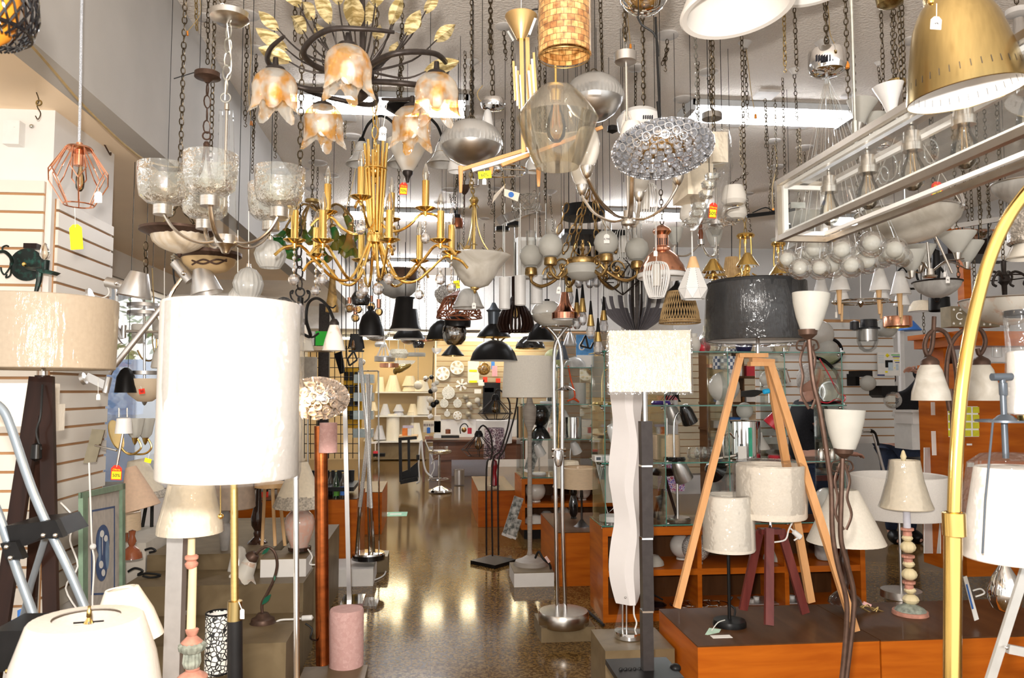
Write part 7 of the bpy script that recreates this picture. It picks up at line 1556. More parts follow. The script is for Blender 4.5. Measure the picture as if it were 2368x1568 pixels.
def tolomeo(pts,joint,hx,hy,Y,lb,arm_r=5,shade_r=38,ry=10,cyl=(0,0,0,0)):
 t=T('arm_lamp',lb,'wall lamp',hx,hy,Y,'aluminium swing arm wall lamps')
 if pts:t.Pp('arm',M.alu).Tt(pts,arm_r,Sg=14)
 R_=math.radians(ry);s=t.Pp('shade',M.alu);s.Ll(hx,[(shade_r*.46,hy-36),(shade_r*.52,hy-38),(shade_r,hy+18),(shade_r*.98,hy+20),(shade_r*.5,hy-34)],Sg=36,ry=ry);
 n_=t.Pp('neck',M.alu);x0,y0,x1,y1=cyl;n_.Tt([(x0,y0),(x1,y1)],12,Sg=18);t.Pp('joint',M.chrome).ball(*joint,6,-.03);return t
t=tolomeo([],(270,655),322,668,3.66,'aluminium spot lamp on the grey slats, left of two',cyl=(246,652,300,664));t.Pp('link',M.chrome).Tt([(268,658),(270,690),(266,745)],4,Sm=3);t.Pp('flex',M.cordw).Tt([(240,650),(252,672),(248,684),(232,690)],1.6,Sm=4);t.Pp('wall_plate',M.alu).Ll(208,[(0,680),(16,680),(16,686),(0,688)],rx=0,ry=75,piv=683,Sg=24)
t=tolomeo([(265,846),(393,686)],(425,632),466,660,3.66,'long swing arm aluminium lamp crossing in front of the window',arm_r=6.5,shade_r=36,ry=-14,cyl=(404,606,440,650));t.Pp('link',M.chrome).Tt([(393,686),(402,668),(426,636)],4);t.Pp('flex',M.cordb).Tt([(396,684),(406,664),(402,640),(400,600)],2,Sm=4);t.Pp('lower_joint',M.chrome).Tt([(265,846),(254,866)],4);t.Pp('counterweight',M.alu).Tt([(252,872),(244,908)],7,Sg=14);w=t.Pp('wall_bracket',M.alu);w.Ll(193,[(0,872),(14,872),(14,880),(0,882)],ry=70,piv=876,Sg=24);w.bar((200,870),(246,892),18,4)
sp=t.Pp('spring',M.chains)
sp.Tt([(400+5*Si(k*.9),588+k*.9)for k in range(26)],1.4)
PT(227,918,9,14,3.0,'small white tag under the swing arm wall bracket',string=(227,872))
t=T('wall_spot','round steel wall lamp with long horizontal arm before the window','wall lamp',280,766,4.05);t.Pp('disc',M.steel).Ll(278,[(0,764),(30,764),(29,768),(0,770)],ry=75,piv=767,Sg=32);t.Pp('clamp',M.chrome).Ll(286,[(0,752),(6,752),(6,782),(0,782)],Sg=14);t.Pp('arm',M.steel).Tt([(290,766),(382,768)],3.4)
t=T('ring_pendant','chrome pendant of three rings around a rod in front of the window','pendant lamp',334,780,4.4);r=t.Pp('rod',M.chrome);r.Tt([(333,690),(334,880)],3)
for y in(706,724,862):t.Pp('ring',M.steel).Ll(334,[(36,y-4),(37,y+4),(34,y+4),(34,y-4),(36,y-4)],Sg=36)
t.Pp('bowl',mat('warm_alabaster',(.90,.74,.54),.35,var=.06,scale=6,thin=.4)).Ll(336,[(50,876),(48,890),(36,912),(16,928),(0,930)],Sg=36);t.Pp('finial',M.steel).Ll(334,[(0,928),(6,930),(3,936),(0,938)],Sg=12);t.Pp('chain',M.chainm).chain((337,560),(338,690),L=.05,w=.028,r=.003)
PT(328,905,14,12,4.0,'small red tag reading 50% on the warm glass bowl by the window',M.red,'50',plain=1,string=(327,893),ry=-8)
t=T('cup_chandelier','brass arm lamp with white cup shades hanging before the window','pendant lamp',340,770,5.0);t.Pp('arm',M.antbrass).Tt([(318,810),(330,830),(352,832),(362,800),(358,740)],2,Sm=5)
for x,y in((322,770),(370,760)):t.Pp('cup_shade',M.opal).Ll(x,[(9,y+24),(16,y+10),(18,y-14),(16,y-20),(14,y+8)],Sg=24)
t.Pp('cord',M.cord).Tt([(352,620),(356,700),(364,740),(352,780),(360,830)],1.4,Sm=4)
t=T('dome_pendant','white half dome pendant beside the white cylinder shade and window','pendant lamp',372,825,4.2);t.Pp('dome',M.opal).Ll(380,[(4,796),(14,800),(24,820),(28,850),(26,852),(20,820)],Sg=30);t.Pp('cord',M.cordw).Tt([(380,620),(380,796)],1)
t=T('angular_pendant','black angular shade edge between the slats and the warm glass bowl','pendant lamp',290,880,4.3);t.Pp('shade',M.black).Ll(292,[(4,850),(12,856),(20,872),(24,908),(22,908),(10,858)],Sg=26)
t=T('crystal_bracket','brass two arm wall lamp with scalloped glass cups by the pillar','wall lamp',300,1000,4.0);t.Pp('back_plate',M.brass).Ll(268,[(0,1004),(36,1004),(35,1007),(0,1009)],ry=72,piv=1006,Sg=28,oval=1.)
for x,y,d in((312,990,.0),(336,988,.1)):a_=t.Pp('arm',M.brass);a_.Tt([(270,1020),(290,1046,d),(x-4,1050,d),(x+14,1036,d),(x+8,1018,d),(x,1014,d)],2.4,Sm=6);t.Pp('cup',M.brass,a_).Ll(x,[(0,1030),(4,1024),(8,1010),(0,1010)],dY=d,Sg=14);t.Pp('scalloped_cup',M.frost,a_).Ll(x,[(8,1012),(14,1004),(18,980),(20,968),(18,968),(12,1002)],dY=d,Sg=36,Wv=(6,.06))
t=T('mirror_lamp','wall lamp with a tilted bronze mirror plate and white cup shade on the slats','wall lamp',217,1030,3.7);t.Pp('cup_shade',M.white).Ll(287,[(12,966),(16,968),(19,1002),(17,1002),(12,970)],Sg=26);t.Pp('rod',M.nickel).Tt([(284,1002),(270,1078)],3);t.Pp('prong',M.brass).Tt([(275,964),(275,944)],1.5);t.Pp('prong',M.brass).Tt([(294,964),(294,944)],1.5)
t.Pp('plate',mat('bronze_mirror',(.22,.18,.12),.15,.9),Fl=1).Zz([(213,992),(242,994),(222,1068),(192,1072)],0,.008);t.Pp('arm',M.nickel).Tt([(220,1030,-.02),(270,1042,-.06)],2.4)
PT(269,1093,25,34,3.55,'red and yellow tag reading 50% under the white cup wall lamp',M.red,'50%',patch=M.yellow,txt2='Oferta',string=(272,1070),ry=2)
PT(342,1065,16,10,3.7,'small plain yellow tag under the brass wall lamp',M.yellow,plain=1,string=(340,1046),ry=16)
# -- right foreground lamps
t=T('wave_lamp','white wavy column floor lamp on a chrome foot over the concrete block','floor lamp',1450,1470,Yf(1450,1474,.30))
u=t.u;bd=t.Pp('column_skin',mat('white_polypropylene',(.70,.67,.66),.45,var=.01),Fl=False,ang=.4);rows=[(905,42),(950,36),(990,34),(1040,40),(1095,44),(1150,36),(1200,30),(1250,38),(1300,43),(1340,40),(1380,30),(1392,26)]
rows=Sp([(w_,y)for y,w_ in rows],4);vs=[];D=.085
for w_,y in rows:
 c=t.pt(1448,y)
 for dx,dy in((-1,-.25),(-.15,-1),(.35,-1),(1,-.1),(.6,1),(-.6,1)):vs.append(c+Vc((dx*w_*u+(.012*Si(y/31.)if dx in(-.15,.35)else 0),dy*D*.8,0)))
n_=len(rows);bd.add(vs,[(i*6+k,(i+1)*6+k,(i+1)*6+(k+1)%6,i*6+(k+1)%6)for i in range(n_-1)for k in range(6)]+[tuple(range(6))])
t.Pp('screw',M.steel).ball(1446,1382,2.5,-.07);t.Pp('foot',M.chrome).Ll(1455,[(0,1456),(34,1458),(35,1472),(0,1474)],Sg=44)
for x in(1440,1449):t.Pp('rod',M.steel).Tt([(x,1385),(x,1460)],2.4)
t.Pp('cord',M.cordw).Tt([(1466,1390),(1466,1420),(1472,1440),(1468,1456)],2,Sm=4);t.Pp('acrylic_fin',M.glassc,Fl=1).Zz([(1434,1398),(1442,1398),(1436,1458),(1420,1458)],-.02,-.014)
t=T('box_lamp','floor lamp with a plastic wrapped box shade on a dark square pole','floor lamp',1490,1560,2.9)
u=t.u;s=t.Pp('box_shade',M.boxcloth);R=Matrix.Rotation(math.radians(-12),3,'Z');c=t.pt(1497,838);hx,hz,hy=92*u,70*u,.13
def rbox(Pp,hx,hy,hz,c,R,bev=.012):
 vs=[c+R@Vc((x*hx,y*hy,z*hz))for z in(-1,1)for y in(-1,1)for x in(-1,1)];Pp.add(vs,[(0,2,3,1),(4,5,7,6),(0,1,5,4),(2,6,7,3),(0,4,6,2),(1,3,7,5)])
s.Fl=1;rbox(s,hx,hy,hz,c,R);w_=t.Pp('plastic_wrap',M.film,Fl=1);rbox(w_,hx+.006,hy+.006,hz+.006,c+Vc((0,0,-.004)),R)
t.Pp('upper_pole',M.chrome).Tt([(1491,905),(1492,978)],6.5)
for k,(y0,y1)in enumerate(((974,1075),(1079,1242),(1246,1410),(1414,1600))):t.Pp('pole_segment',mat('dark_brushed_pole',(.050,.043,.042),.35,.4,scale=40),Fl=1).bar((1492+k*.8,y0),(1494+k*1.4,y1),27-k*.6)
for k,y in enumerate((1077,1244,1412)):t.Pp('chrome_joint',M.chrome,Fl=1).bar((1493+k,y-2),(1493+k,y+2),26)
t.Pp('foot',M.black,Fl=1).Bm(-.12,.12,-.1,.12,-.0,.02);ck=t.Pp('coiled_cord',M.cordb);ck.Tt([(1428+k*2.2,1552+6*Si(k*1.3))for k in range(28)],3.4,Sm=2);ck.Tt([(1500,1558),(1540,1550),(1556,1544)],2.4,Sm=3);t.Pp('foot_switch',M.black).ball(1562,1545,13,Fl=.8)
t=T('torchiere','chrome torchiere with crossing legs and a shallow alabaster bowl','floor lamp',1305,1445,Yf(1305,1440,.085))
t.Pp('foot',M.nickel).Ll(1303,[(0,1408),(56,1412),(59,1418),(59,1440),(57,1443),(0,1444)],Sg=48)
for pts in([(1252,745),(1276,766),(1292,790),(1299,830),(1300,900),(1301,1200),(1308,1422)],[(1316,750),(1296,775),(1284,800),(1281,850),(1281,900),(1284,1100),(1289,1422)]):t.Pp('leg',M.chrome).Tt(pts,4.6,Sg=12,Sm=6)
t.Pp('bowl',M.alab).Ll(1287,[(60,728),(62,730),(52,742),(34,754),(14,760),(0,761),(0,758),(32,751),(50,740),(58,731)],Sg=44);t.Pp('bowl_ring',M.chrome).To(1286,756,36,2.4,Sg=32);t.Pp('reading_arm',M.antbrass).Tt([(1297,905),(1292,1000),(1291,1050)],2.6);j=t.Pp('joint',M.chrome);j.Ll(1291,[(0,1040),(10,1042),(12,1056),(9,1076),(0,1080)],Sg=20);j.Tt([(1276,1040),(1308,1040)],5);j.Tt([(1276,1056),(1308,1056)],4)
rd=t.Pp('reading_shade',M.chrome);rd.Ll(1309,[(0,892),(10,894),(22,902),(20,903),(0,898)],Sg=28)
t=T('floor_lamp','grey turned wooden floor lamp with a pleated ivory drum shade','floor lamp',1228,1312,Yf(1228,1306,.11))
gp=mat('grey_washed_wood',(.34,.30,.26),.55,var=.15,scale=8,stretch=(1,1,8));t.Pp('shade',M.cream).Ll(1221,[(54,824),(55,826),(60,918),(58,919),(52,826)],Sg=60,Wv=(30,.004))
t.Pp('column',gp).Ll(1225,[(0,918),(6,920),(8,932),(14,940),(16,948),(14,975),(7,992),(5,1002),(5,1100),(6,1180),(5,1270),(8,1286),(0,1290)],Sg=24);t.Pp('base',gp).Ll(1228,[(0,1280),(10,1284),(24,1292),(36,1296),(40,1304),(41,1312),(0,1314)],Sg=40)
cd=t.Pp('cord',M.cordb);cd.Tt([(1238,1290,-.1),(1246,1276,-.16),(1256,1292,-.18),(1270,1304,-.18),(1274,1316,-.18)],2.6,Sm=5);t.Pp('switch',mat('pale_pink_switch',(.75,.55,.52),.5),Fl=1).bar((1262,1288,-.2),(1270,1300,-.2),6)
t=T('cage_floor_lamp','black floor lamp of three bent rods with open wire cage shades','floor lamp',1140,1290,6.9)
t.Pp('base',M.black,Fl=1).Zz([(1087,1288),(1142,1278),(1194,1285),(1194,1290),(1140,1302),(1087,1294)],-.18,.18)if False else None
b=t.Pp('base',M.black,Fl=1);u=t.u;n_=4;q=[Vc((-52*u,0,0)),Vc((0,-.22,0)),Vc((54*u,.0,0)),Vc((2*u,.22,0))];o_=t.pt(1140,1290);o_.z=-t.O.z;b.add([o_+v for v in q]+[o_+v+Vc((0,0,.03))for v in q],[(3,2,1,0),(4,5,6,7),(0,1,5,4),(1,2,6,5),(2,3,7,6),(3,0,4,7)])
for pts in([(1125,1284),(1125,1085),(1136,1060),(1138,1030),(1132,1000),(1118,984),(1108,992),(1107,1000)],[(1139,1286),(1138,1080),(1158,1040),(1176,980),(1178,930),(1160,905),(1148,902),(1146,916)],[(1153,1284),(1152,1080),(1166,1040),(1190,960),(1196,900),(1180,820),(1140,800)]):t.Pp('rod',M.iron).Tt(pts,2.,Sm=5)
def cage(t,px,top,r,h,N=8):
 u=t.u;cp=t.Pp('cap',M.black);cp.Ll(px,[(0,top-10),(6,top-8),(10,top),(10,top+6),(0,top+7)],Sg=16);w_=t.Pp('wire_cage',M.iron)
 for k in range(N):
  a=2*PI*k/N;pts=[t.pt(px,y)+Vc((Co(a)*q*u,Si(a)*q*u,0))for q,y in((8,top+4),(r,top+h*.72),(r*.62,top+h))];w_.Tm(pts,.0035,5)
 for q,y in((r,top+h*.72),(r*.62,top+h)):w_.To(px,y,q,.9,Sg=N)
 ED(t,px,top+6,30,9,cp)
cage(t,1107,1004,40,50);cage(t,1146,920,40,50)
cg=t.Pp('upper_cage',M.iron)
for a,b in(((1144,742),(1122,770)),((1122,770),(1152,795)),((1152,795),(1182,768)),((1182,768),(1160,745)),((1122,770),(1140,748)),((1140,748),(1182,768)),((1150,770),(1152,795)),((1128,752),(1150,770)),((1150,770),(1172,750))):cg.bar(a,b,4)
t=T('wire_lamp','black angular wire lamp leaning by the poster behind the torchiere','floor lamp',1350,790,6.6);w_=t.Pp('wire',M.black,Fl=1)
for a,b in(((1354,776),(1342,800)),((1342,800),(1366,806)),((1366,806),(1372,792)),((1354,776),(1360,804))):w_.bar(a,b,4)
t=T('tripod_lamp','beech tripod floor lamp with a black shade in clear film','floor lamp',1752,1400,3.6)
s=t.Pp('drum_shade',M.blackfab);s.Ll(1748,[(108,652),(111,655),(116,786),(114,789),(111,786),(107,655),(108,652)],Sg=64,Wv=(40,.003));t.Pp('lining',M.white).Ll(1748,[(109.5,788),(106,656)],Sg=60);t.Pp('shade_top',M.whiteplastic).Ll(1748,[(108,656),(0,654)],Sg=40)
t.Pp('plastic_wrap',M.film).Ll(1749,[(112,660),(117,740),(119,788),(110,796),(60,798)],Sg=60,Wv=(17,.01));t.Pp('rod',M.chrome).Tt([(1752,780),(1752,822)],4.5)
hb=t.Pp('top_block',M.beech,Fl=1);hb.bar((1706,822,-.02),(1772,822,-.02),10,24);hb.bar((1736,832,.02),(1788,836,.02),10,20);hb.bar((1732,842),(1780,842),10,20)
for(a,b,w_)in(((1712,822,-.02),(1565,1405,-.05),15),((1776,836,.02),(1875,1392,.16),18),((1780,838,0),(1978,1460,-.20),17)):t.Pp('leg',M.beech,Fl=1).bar(a,b,w_,12)
cd=t.Pp('cord_bundle',M.cordb)
for k in range(6):cd.Tt([(1714,912+(k-3)*2,.1),(1745,903+k*2.6,.08),(1770,905,.06),(1798,900+k*4,.03)],1.6,Sm=4)
t.Pp('blue_tie',mat('sky_blue_tie',(.02,.35,.65),.5),cd).Ll(1772,[(5,898),(6,899),(6,911),(5,912)],dY=.04,Sg=14,ry=80)
ZP=.40
t=T('table_lamp','small table lamp with wrapped ivory cylinder shade on a thin black stem','table lamp',1688,1450,Yf(1686,1446,ZP))
t.Pp('shade',M.cream).Ll(1684,[(54,1144),(57,1147),(59,1266),(57,1270),(54,1266),(52,1148),(54,1144)],Sg=48);t.Pp('wrap_top',M.film).Ll(1684,[(30,1150),(50,1142),(58,1146),(60,1264)],Sg=44,Wv=(11,.01));t.Pp('stem',M.black).Tt([(1684,1268),(1687,1436)],4);t.Pp('base',M.black).Ll(1687,[(0,1430),(36,1433),(38,1438),(38,1446),(0,1448)],Sg=40);t.Pp('flex',M.cordb).Tt([(1694,1440,.1),(1700,1410,.12),(1686,1396,.14),(1694,1380,.14)],2.6,Sm=5)
g=T('leaflet_tag','green leaflet and white price tag lying on the brown platform top','price tag',1655,1468,Yf(1655,1466,ZP+.004));zz=ZP+.003-g.O.z;zz=0
c_=g.Pp('leaflet',mat('mint_card',(.45,.62,.50),.6),Fl=1);c_.add([g.pt(1630,1468),g.pt(1658,1471),g.pt(1668,1455,.06),g.pt(1640,1452,.06)],[(0,1,2,3)]);w_=g.Pp('price_card',M.paper,Fl=1);w_.Bm(-.03,.06,-.05,-.01,.0,.0015);g.Pp('string',M.cordw).Tt([(1646,1458),(1660,1440,.05),(1676,1434,.1)],1.2,Sm=4);g.text('lettering','98',M.ink,1664,1476,6,-.03,w_,rx=0)
t=T('tripod_table_lamp','ivory drum table lamp in clear film on three mahogany legs','table lamp',1780,1440,3.62)
t.Pp('drum_shade',M.creamp).Ll(1782,[(76,1073),(78,1076),(78,1190),(76,1194),(73,1190),(73,1077),(76,1073)],Sg=56);t.Pp('plastic_wrap',M.film).Ll(1780,[(40,1070),(74,1066),(84,1076),(82,1150),(80,1180)],Sg=50,Wv=(13,.015));t.Pp('rod',M.chrome).Tt([(1781,1190),(1781,1224)],4)
for(a,b)in(((1779,1222,-.04),(1778,1446,-.16),),((1756,1226,.02),(1718,1410,.06)),((1806,1226,.02),(1862,1418,.02))):t.Pp('leg',M.mahog,Fl=1).bar(a,b,19,10)
t.Pp('top_block',M.mahog,Fl=1).bar((1756,1228),(1806,1228),12,26);cw=t.Pp('white_cord',M.cordw);cw.Tt([(1790,1254),(1816,1248),(1824,1225),(1834,1205)],2,Sm=4);cw.Tt([(1828,1222),(1846,1240),(1836,1250)],2,Sm=4);t.Pp('switch',M.whiteplastic).Ll(1843,[(0,1222),(6,1226),(7,1246),(0,1250)],ry=-50,Sg=14)
t=T('table_lamp','ivory coolie shade table lamp on a dark turned base behind the brown scrolls','table lamp',1955,1395,3.78);t.Pp('coolie_shade',M.cream).Ll(1953,[(26,1132),(30,1134),(60,1195),(86,1252),(83,1252),(58,1196),(26,1136)],Sg=72,Wv=(36,.006));t.Pp('turned_base',M.darkwood).Ll(1952,[(0,1252),(7,1254),(9,1280),(13,1296),(12,1310),(6,1330),(10,1345),(8,1360),(24,1372),(34,1380),(38,1392),(0,1396)],Sg=28)
t=T('table_lamp','wide white drum lamp on a slim steel stem behind the carved lamp','table lamp',2080,1385,Yf(2078,1380,ZP));t.Pp('drum_shade',M.whitefab).Ll(2077,[(102,1098),(104,1100),(104,1190),(102,1193),(99,1190),(99,1101),(102,1098)],Sg=60);t.Pp('stem',M.steel).Tt([(2079,1192),(2084,1368)],3);t.Pp('foot',M.nickel).Ll(2084,[(0,1362),(44,1364),(45,1380),(0,1382)],Sg=40)
t=T('carved_lamp','terracotta and cream carved bead table lamp with a wrapped bell shade','table lamp',2105,1425,Yf(2105,1420,ZP))
t.Pp('bell_shade',M.ivory).Ll(2093,[(30,1064),(32,1066),(38,1110),(50,1154),(57,1172),(55,1174),(47,1154),(35,1110),(29,1068)],Sg=48);t.Pp('plastic_wrap',M.film).Ll(2093,[(33,1064),(40,1110),(52,1154),(59,1172)],Sg=44,Wv=(9,.015));f_=t.Pp('finial',M.butter);f_.Ll(2089,[(0,1040),(3,1043),(5,1050),(7,1056),(5,1062),(4,1066),(0,1068)],Sg=16)
t.Pp('candle',M.lavender).Ll(2097,[(8,1172),(8,1222),(0,1222)],Sg=18)
for k,y in enumerate((1220,1283,1343)):t.Pp('collar',M.terra).Ll(2098+k*2,[(0,y),(14,y+1),(14,y+6),(9,y+9),(10,y+18),(0,y+19)],Sg=32,Wv=(16,.03))
for k,(y,r,h)in enumerate(((1244,12,8),(1265,17,14),(1304,13,9),(1328,17,14),(1365,13,8),(1386,18,12))):t.Pp('bead',M.butter).Ll(2098+k*1.6,[(0,y-h),(r*.5,y-h*.88),(r*.85,y-h*.5),(r,y),(r*.85,y+h*.5),(r*.5,y+h*.88),(0,y+h)],Sg=36,Wv=(9,.035))
t.Pp('foot_leaf',M.verd).Ll(2105,[(0,1394),(10,1396),(30,1406),(36,1414),(0,1416)],Sg=36,Wv=(12,.02));t.Pp('foot',M.terra).Ll(2105,[(0,1410),(38,1412),(40,1424),(38,1432),(0,1433)],Sg=40)
t=T('cable_coil','coiled gold lamp cord with a pink label on the brown platform top','cord',2010,1412,Yf(2010,1410,ZP+.01));c_=t.Pp('cord',M.chainb);c_.Tt([(1984,1392),(1992,1406),(2006,1398),(2018,1412),(2030,1404),(2022,1418),(2004,1412),(1990,1402),(2010,1404),(2040,1414),(2064,1422)],2.,Sm=5);t.Pp('label_card',mat('pink_label',(.80,.45,.42),.6),Fl=1).bar((1996,1394),(2014,1402),8,2)
t=T('mercury_lamp','mirror finish egg shaped table lamp base at the right of the platform','table lamp',2322,1410,3.3);t.Pp('egg',M.mirror).Ll(2324,[(0,1302),(8,1304),(14,1314),(26,1335),(36,1365),(36,1385),(28,1405),(18,1412),(0,1414)],Sg=44);t.Pp('neck',M.chrome).Tt([(2323,1290),(2323,1306)],5)
t=T('price_card','white card with blue print standing on the platform by the mirror egg','price tag',2245,1385,3.5);t.Pp('card',M.paper,Fl=1).Zz([(2228,1335),(2236,1332),(2264,1432),(2254,1436)],0,.004);t.Pp('print',MC['blue_label'],Fl=1).Zz([(2234,1352),(2237,1351),(2252,1408),(2248,1409)],-.003,-.001);t.Pp('white_cord',M.cordw).Tt([(2250,1366,.1),(2268,1362,.1),(2276,1372,.1),(2256,1380,.1)],2,Sm=5)
# -- things in and under the near glass display (tier heights z)
def on(name,lb,px,z,cat='lamp',dY=.2,group=None,base=5.08):
 Y=base+dY;q=P(px,900,Y);d=(q-EYE);return T(name,lb,cat,0,0,0,group,world=(q.x,Y,z))
def lz(Pp,prof,x=0.,y=0.,Sg=28,Wv=None,rx=0,ry=0):Pp.Tn(Vc((x,y,0)),prof,Sg,Wv,rx,ry);return Pp
Z0,Z1,Z2,Z3=.621,1.029,1.409,1.771
def globe_on(px,z,r,lb,m=None,dY=.2,base=5.08,neck=1):
 t=on('glass_globe',lb,px,z,'globe shade',dY,'loose glass globes',base);lz(t.Pp('neck_ring',m or M.opal),[(0,0),(r*.55,0),(r*.5,r*.18),(r*.45,r*.25)]);t.Pp('globe',m or M.opal).Lm((0,0,r*1.12),r);return t
globe_on(1674,Z2,.108,'large white globe on the middle glass tier left of the tripod');globe_on(1721,Z1+.27,.058,'small frosted globe on the drum stack right of the large white globe',M.frost,.25)
t=on('storage_canister','silvery drum lamp shade box under the small frosted globe',1711,Z1,'lamp shade',.28);lz(t.Pp('drum',M.chrome),[(.13,0),(.135,.005),(.135,.26),(.13,.265),(0,.265)]);t.Pp('green_strip',mat('jade_strip',(.05,.40,.25),.4),Fl=1).Bm(.0,.025,-.139,-.136,.02,.22)
def DL(px,z,lb,mh,ms,mb,h=.30,dx=.06,s=1.,dY=.15,base=5.08,tilt=25):
 t=on('desk_lamp',lb,px,z,'desk lamp',dY,'desk lamps on the glass tiers',base);lz(t.Pp('base',mb),[(0,0),(.075*s,0),(.078*s,.014),(.07*s,.026),(0,.03)]);t.Pp('neck',ms).Tm([(0,0,.02),(0,0,h*.7),(dx*.3,0,h*.95),(dx,0,h)],.008*s,10,5)
 b=t.Pp('head',mh);b.Tn(Vc((dx+.02,-.02,h-.02)),[(0,.08*s),(.03*s,.07*s),(.046*s,.03*s),(.055*s,-.06*s),(.052*s,-.062*s),(.042*s,.02*s)],26,None,12,-tilt);return t
DL(1557,Z1,'black desk lamp with a chrome neck on the lower glass tier',M.blackgloss,M.chrome,M.blackgloss,.33,.07);DL(1541,Z1+.0,'silver desk lamp standing behind the black one',M.alu,M.alu,M.alu,.33,.02,1,.32);DL(1798,Z1,'red desk lamp on the lower glass tier behind the tripod leg',M.redp,M.black,M.redp,.30,-.05,1,.2,tilt=-40)
t=on('lampshade','wrapped tan drum shade on the lower glass tier',1538,Z1,'lamp shade',.25);lz(t.Pp('shade',M.tan),[(.095,0),(.097,.002),(.097,.17),(.093,.17),(.093,.004)])
t=on('charging_dock','purple oval base with black cords on the middle glass tier',1528,Z2,'lamp base',.15);lz(t.Pp('base',mat('purple_plastic',(.07,.03,.30),.3,coat=.6)),[(0,0),(.065,0),(.068,.012),(.06,.026),(0,.028)]);c_=t.Pp('cords',M.cordb)
for k in range(5):c_.Tm([(.0+.02*k,0,.03),(.03+.02*k,-.02,.07+.01*(k%3)),(.08+.01*k,0,.08),(.14,.01*k,.02)],.004,6,4)
t=on('magnifier_lamp','red and black magnifier with a white lens on the middle glass tier',1560,Z2,'desk lamp',.3);t.Pp('lens',M.opal).Tn(Vc((0,0,.14)),[(0,-.01),(.075,0),(0,.01)],26,None,40);t.Pp('red_box',M.redp,Fl=1).Bm(-.12,.02,0,.04,.03,.06)
t=on('portrait_print','dark photograph card of a person in sunglasses behind the silver desk lamp',1525,Z1,'picture',.38);t.Pp('card',M.black,Fl=1).Bm(-.05,.06,0,.004,.10,.25);f_=t.Pp('printed_face',mat('grey_print',(.30,.29,.27),.6));f_.Tn(Vc((0,-.002,.19)),[(0,-.028),(.018,0),(0,.028)],18,None,0,0,.1)
t=on('reading_lamp','chrome hooked reading lamp under the upper glass tier by the tripod',1806,Z2+.01,'desk lamp',.2);t.Pp('neck',M.chrome).Tm([(-.09,0,0),(-.085,0,.20),(-.05,0,.26),(-.01,0,.22)],.006,10,5);b=t.Pp('head',M.chrome);b.Tn(Vc((.02,-.02,.19)),[(0,.05),(.028,.046),(.03,-.05),(.026,-.05)],24,None,10,-20)
globe_on(1775,Z2+.12,.055,'white globe shade half hidden behind the tripod leg',M.opal,.3)
t=on('check_lamp','blue and white checked drum shade under the top glass tier',1676,1.655,'lamp shade',.22);lz(t.Pp('shade',M.check),[(.078,0),(.08,.001),(.08,.09),(.076,.09),(.076,.001)]);t.Pp('rod',M.chrome).Tm([(0,0,.02),(0,0,.104)],.004,8)
t=on('check_lamp','small checked shade standing on the top glass tier',1692,Z3,'lamp shade',.25);lz(t.Pp('shade',M.check),[(0,.03),(.045,.03),(.05,0),(.048,0)])
for px,m_,lab,r_ in((1603,M.opal,'white vase shaped glass shade on the top tier beside the box shade',.06),(1630,M.redp,'red glass shade on the top tier left of the checked shade',.045),(1722,mat('navy_shade',(.03,.03,.10),.4),'navy cone shade on the top tier',.06),(1807,M.amberg,'amber glass dish upside down on the top tier',.075),(1645,M.glassb,'clear bulging glass shade on the top tier',.085)):
 t=on('lamp_glass',lab,px,Z3,'lamp shade',.2);lz(t.Pp('shade',m_),[(r_*.7,0),(r_*.75,.005),(r_*1.0,r_*.8),(r_*.9,r_*1.3),(r_*.55,r_*1.8),(r_*.6,r_*2.2),(r_*.55,r_*2.2),(r_*.5,r_*1.8),(r_*.85,r_*1.2),(r_*.95,r_*.8),(r_*.7,.008)])
DL(1563,Z0,'tall steel desk lamp with a broad foot on the lowest glass tier',M.steel,M.steel,M.nickel,.36,.0,1.15);
t=on('table_lamp','dark wooden tripod table lamp on the lowest glass tier',1530,Z0,'table lamp',.25)
for a in(0,2.1,4.2):t.Pp('leg',M.walnut).Tm([(.01,0,.30),(.10*Co(a),.06*Si(a),0)],.011,8)
lz(t.Pp('top',M.walnut),[(0,.30),(.08,.30),(.085,.32),(.06,.345),(0,.35)])
t=on('patterned_box','red and blue patterned box behind the steel desk lamp',1545,Z0+.12,'box',.36);t.Pp('box',cells('patchwork_print',(.35,.05,.10),(.15,.12,.45),(.8,.75,.7),60,.05,.6),Fl=1).Bm(-.07,.11,0,.05,.05,.24)
t=on('table_lamp','white square dish lamp and cord on the lowest tier at the left glass wall',1412,Z0,'table lamp',.2);lz(t.Pp('base',M.white),[(0,0),(.085,0),(.085,.035),(0,.038)]);t.Pp('glass_shade',M.frost,Fl=1).add([Vc(v)for v in((-.10,0,.38),(.06,0,.36),(.05,0,.12),(-.05,0,.12),(-.10,.02,.38),(.06,.02,.36),(.05,.02,.12),(-.05,.02,.12))],[(3,2,1,0),(4,5,6,7),(0,1,5,4),(1,2,6,5),(2,3,7,6),(3,0,4,7)]);t.Pp('wire_frame',M.chains).Tm([(-.11,-.01,.40),(-.03,-.01,.05),(.03,-.01,.10)],.004,6)
t=on('white_radio','small white electronic box on the lower tier at the left glass wall',1398,Z1,'box',.1);t.Pp('body',M.white,Fl=1).Bm(-.07,.08,0,.1,0,.04);t.Pp('front',M.framegrey,Fl=1).Bm(-.06,-.03,-.002,0,.01,.03)
DL(1395,Z1,'white desk lamp with curved neck behind the left glass wall',M.white,M.antbrass,M.white,.20,.05,.9,.3);DL(1392,Z2-.02+.01,'brass reading lamp arching behind the left glass wall',M.brass,M.brass,M.brass,.26,.07,.9,.3)
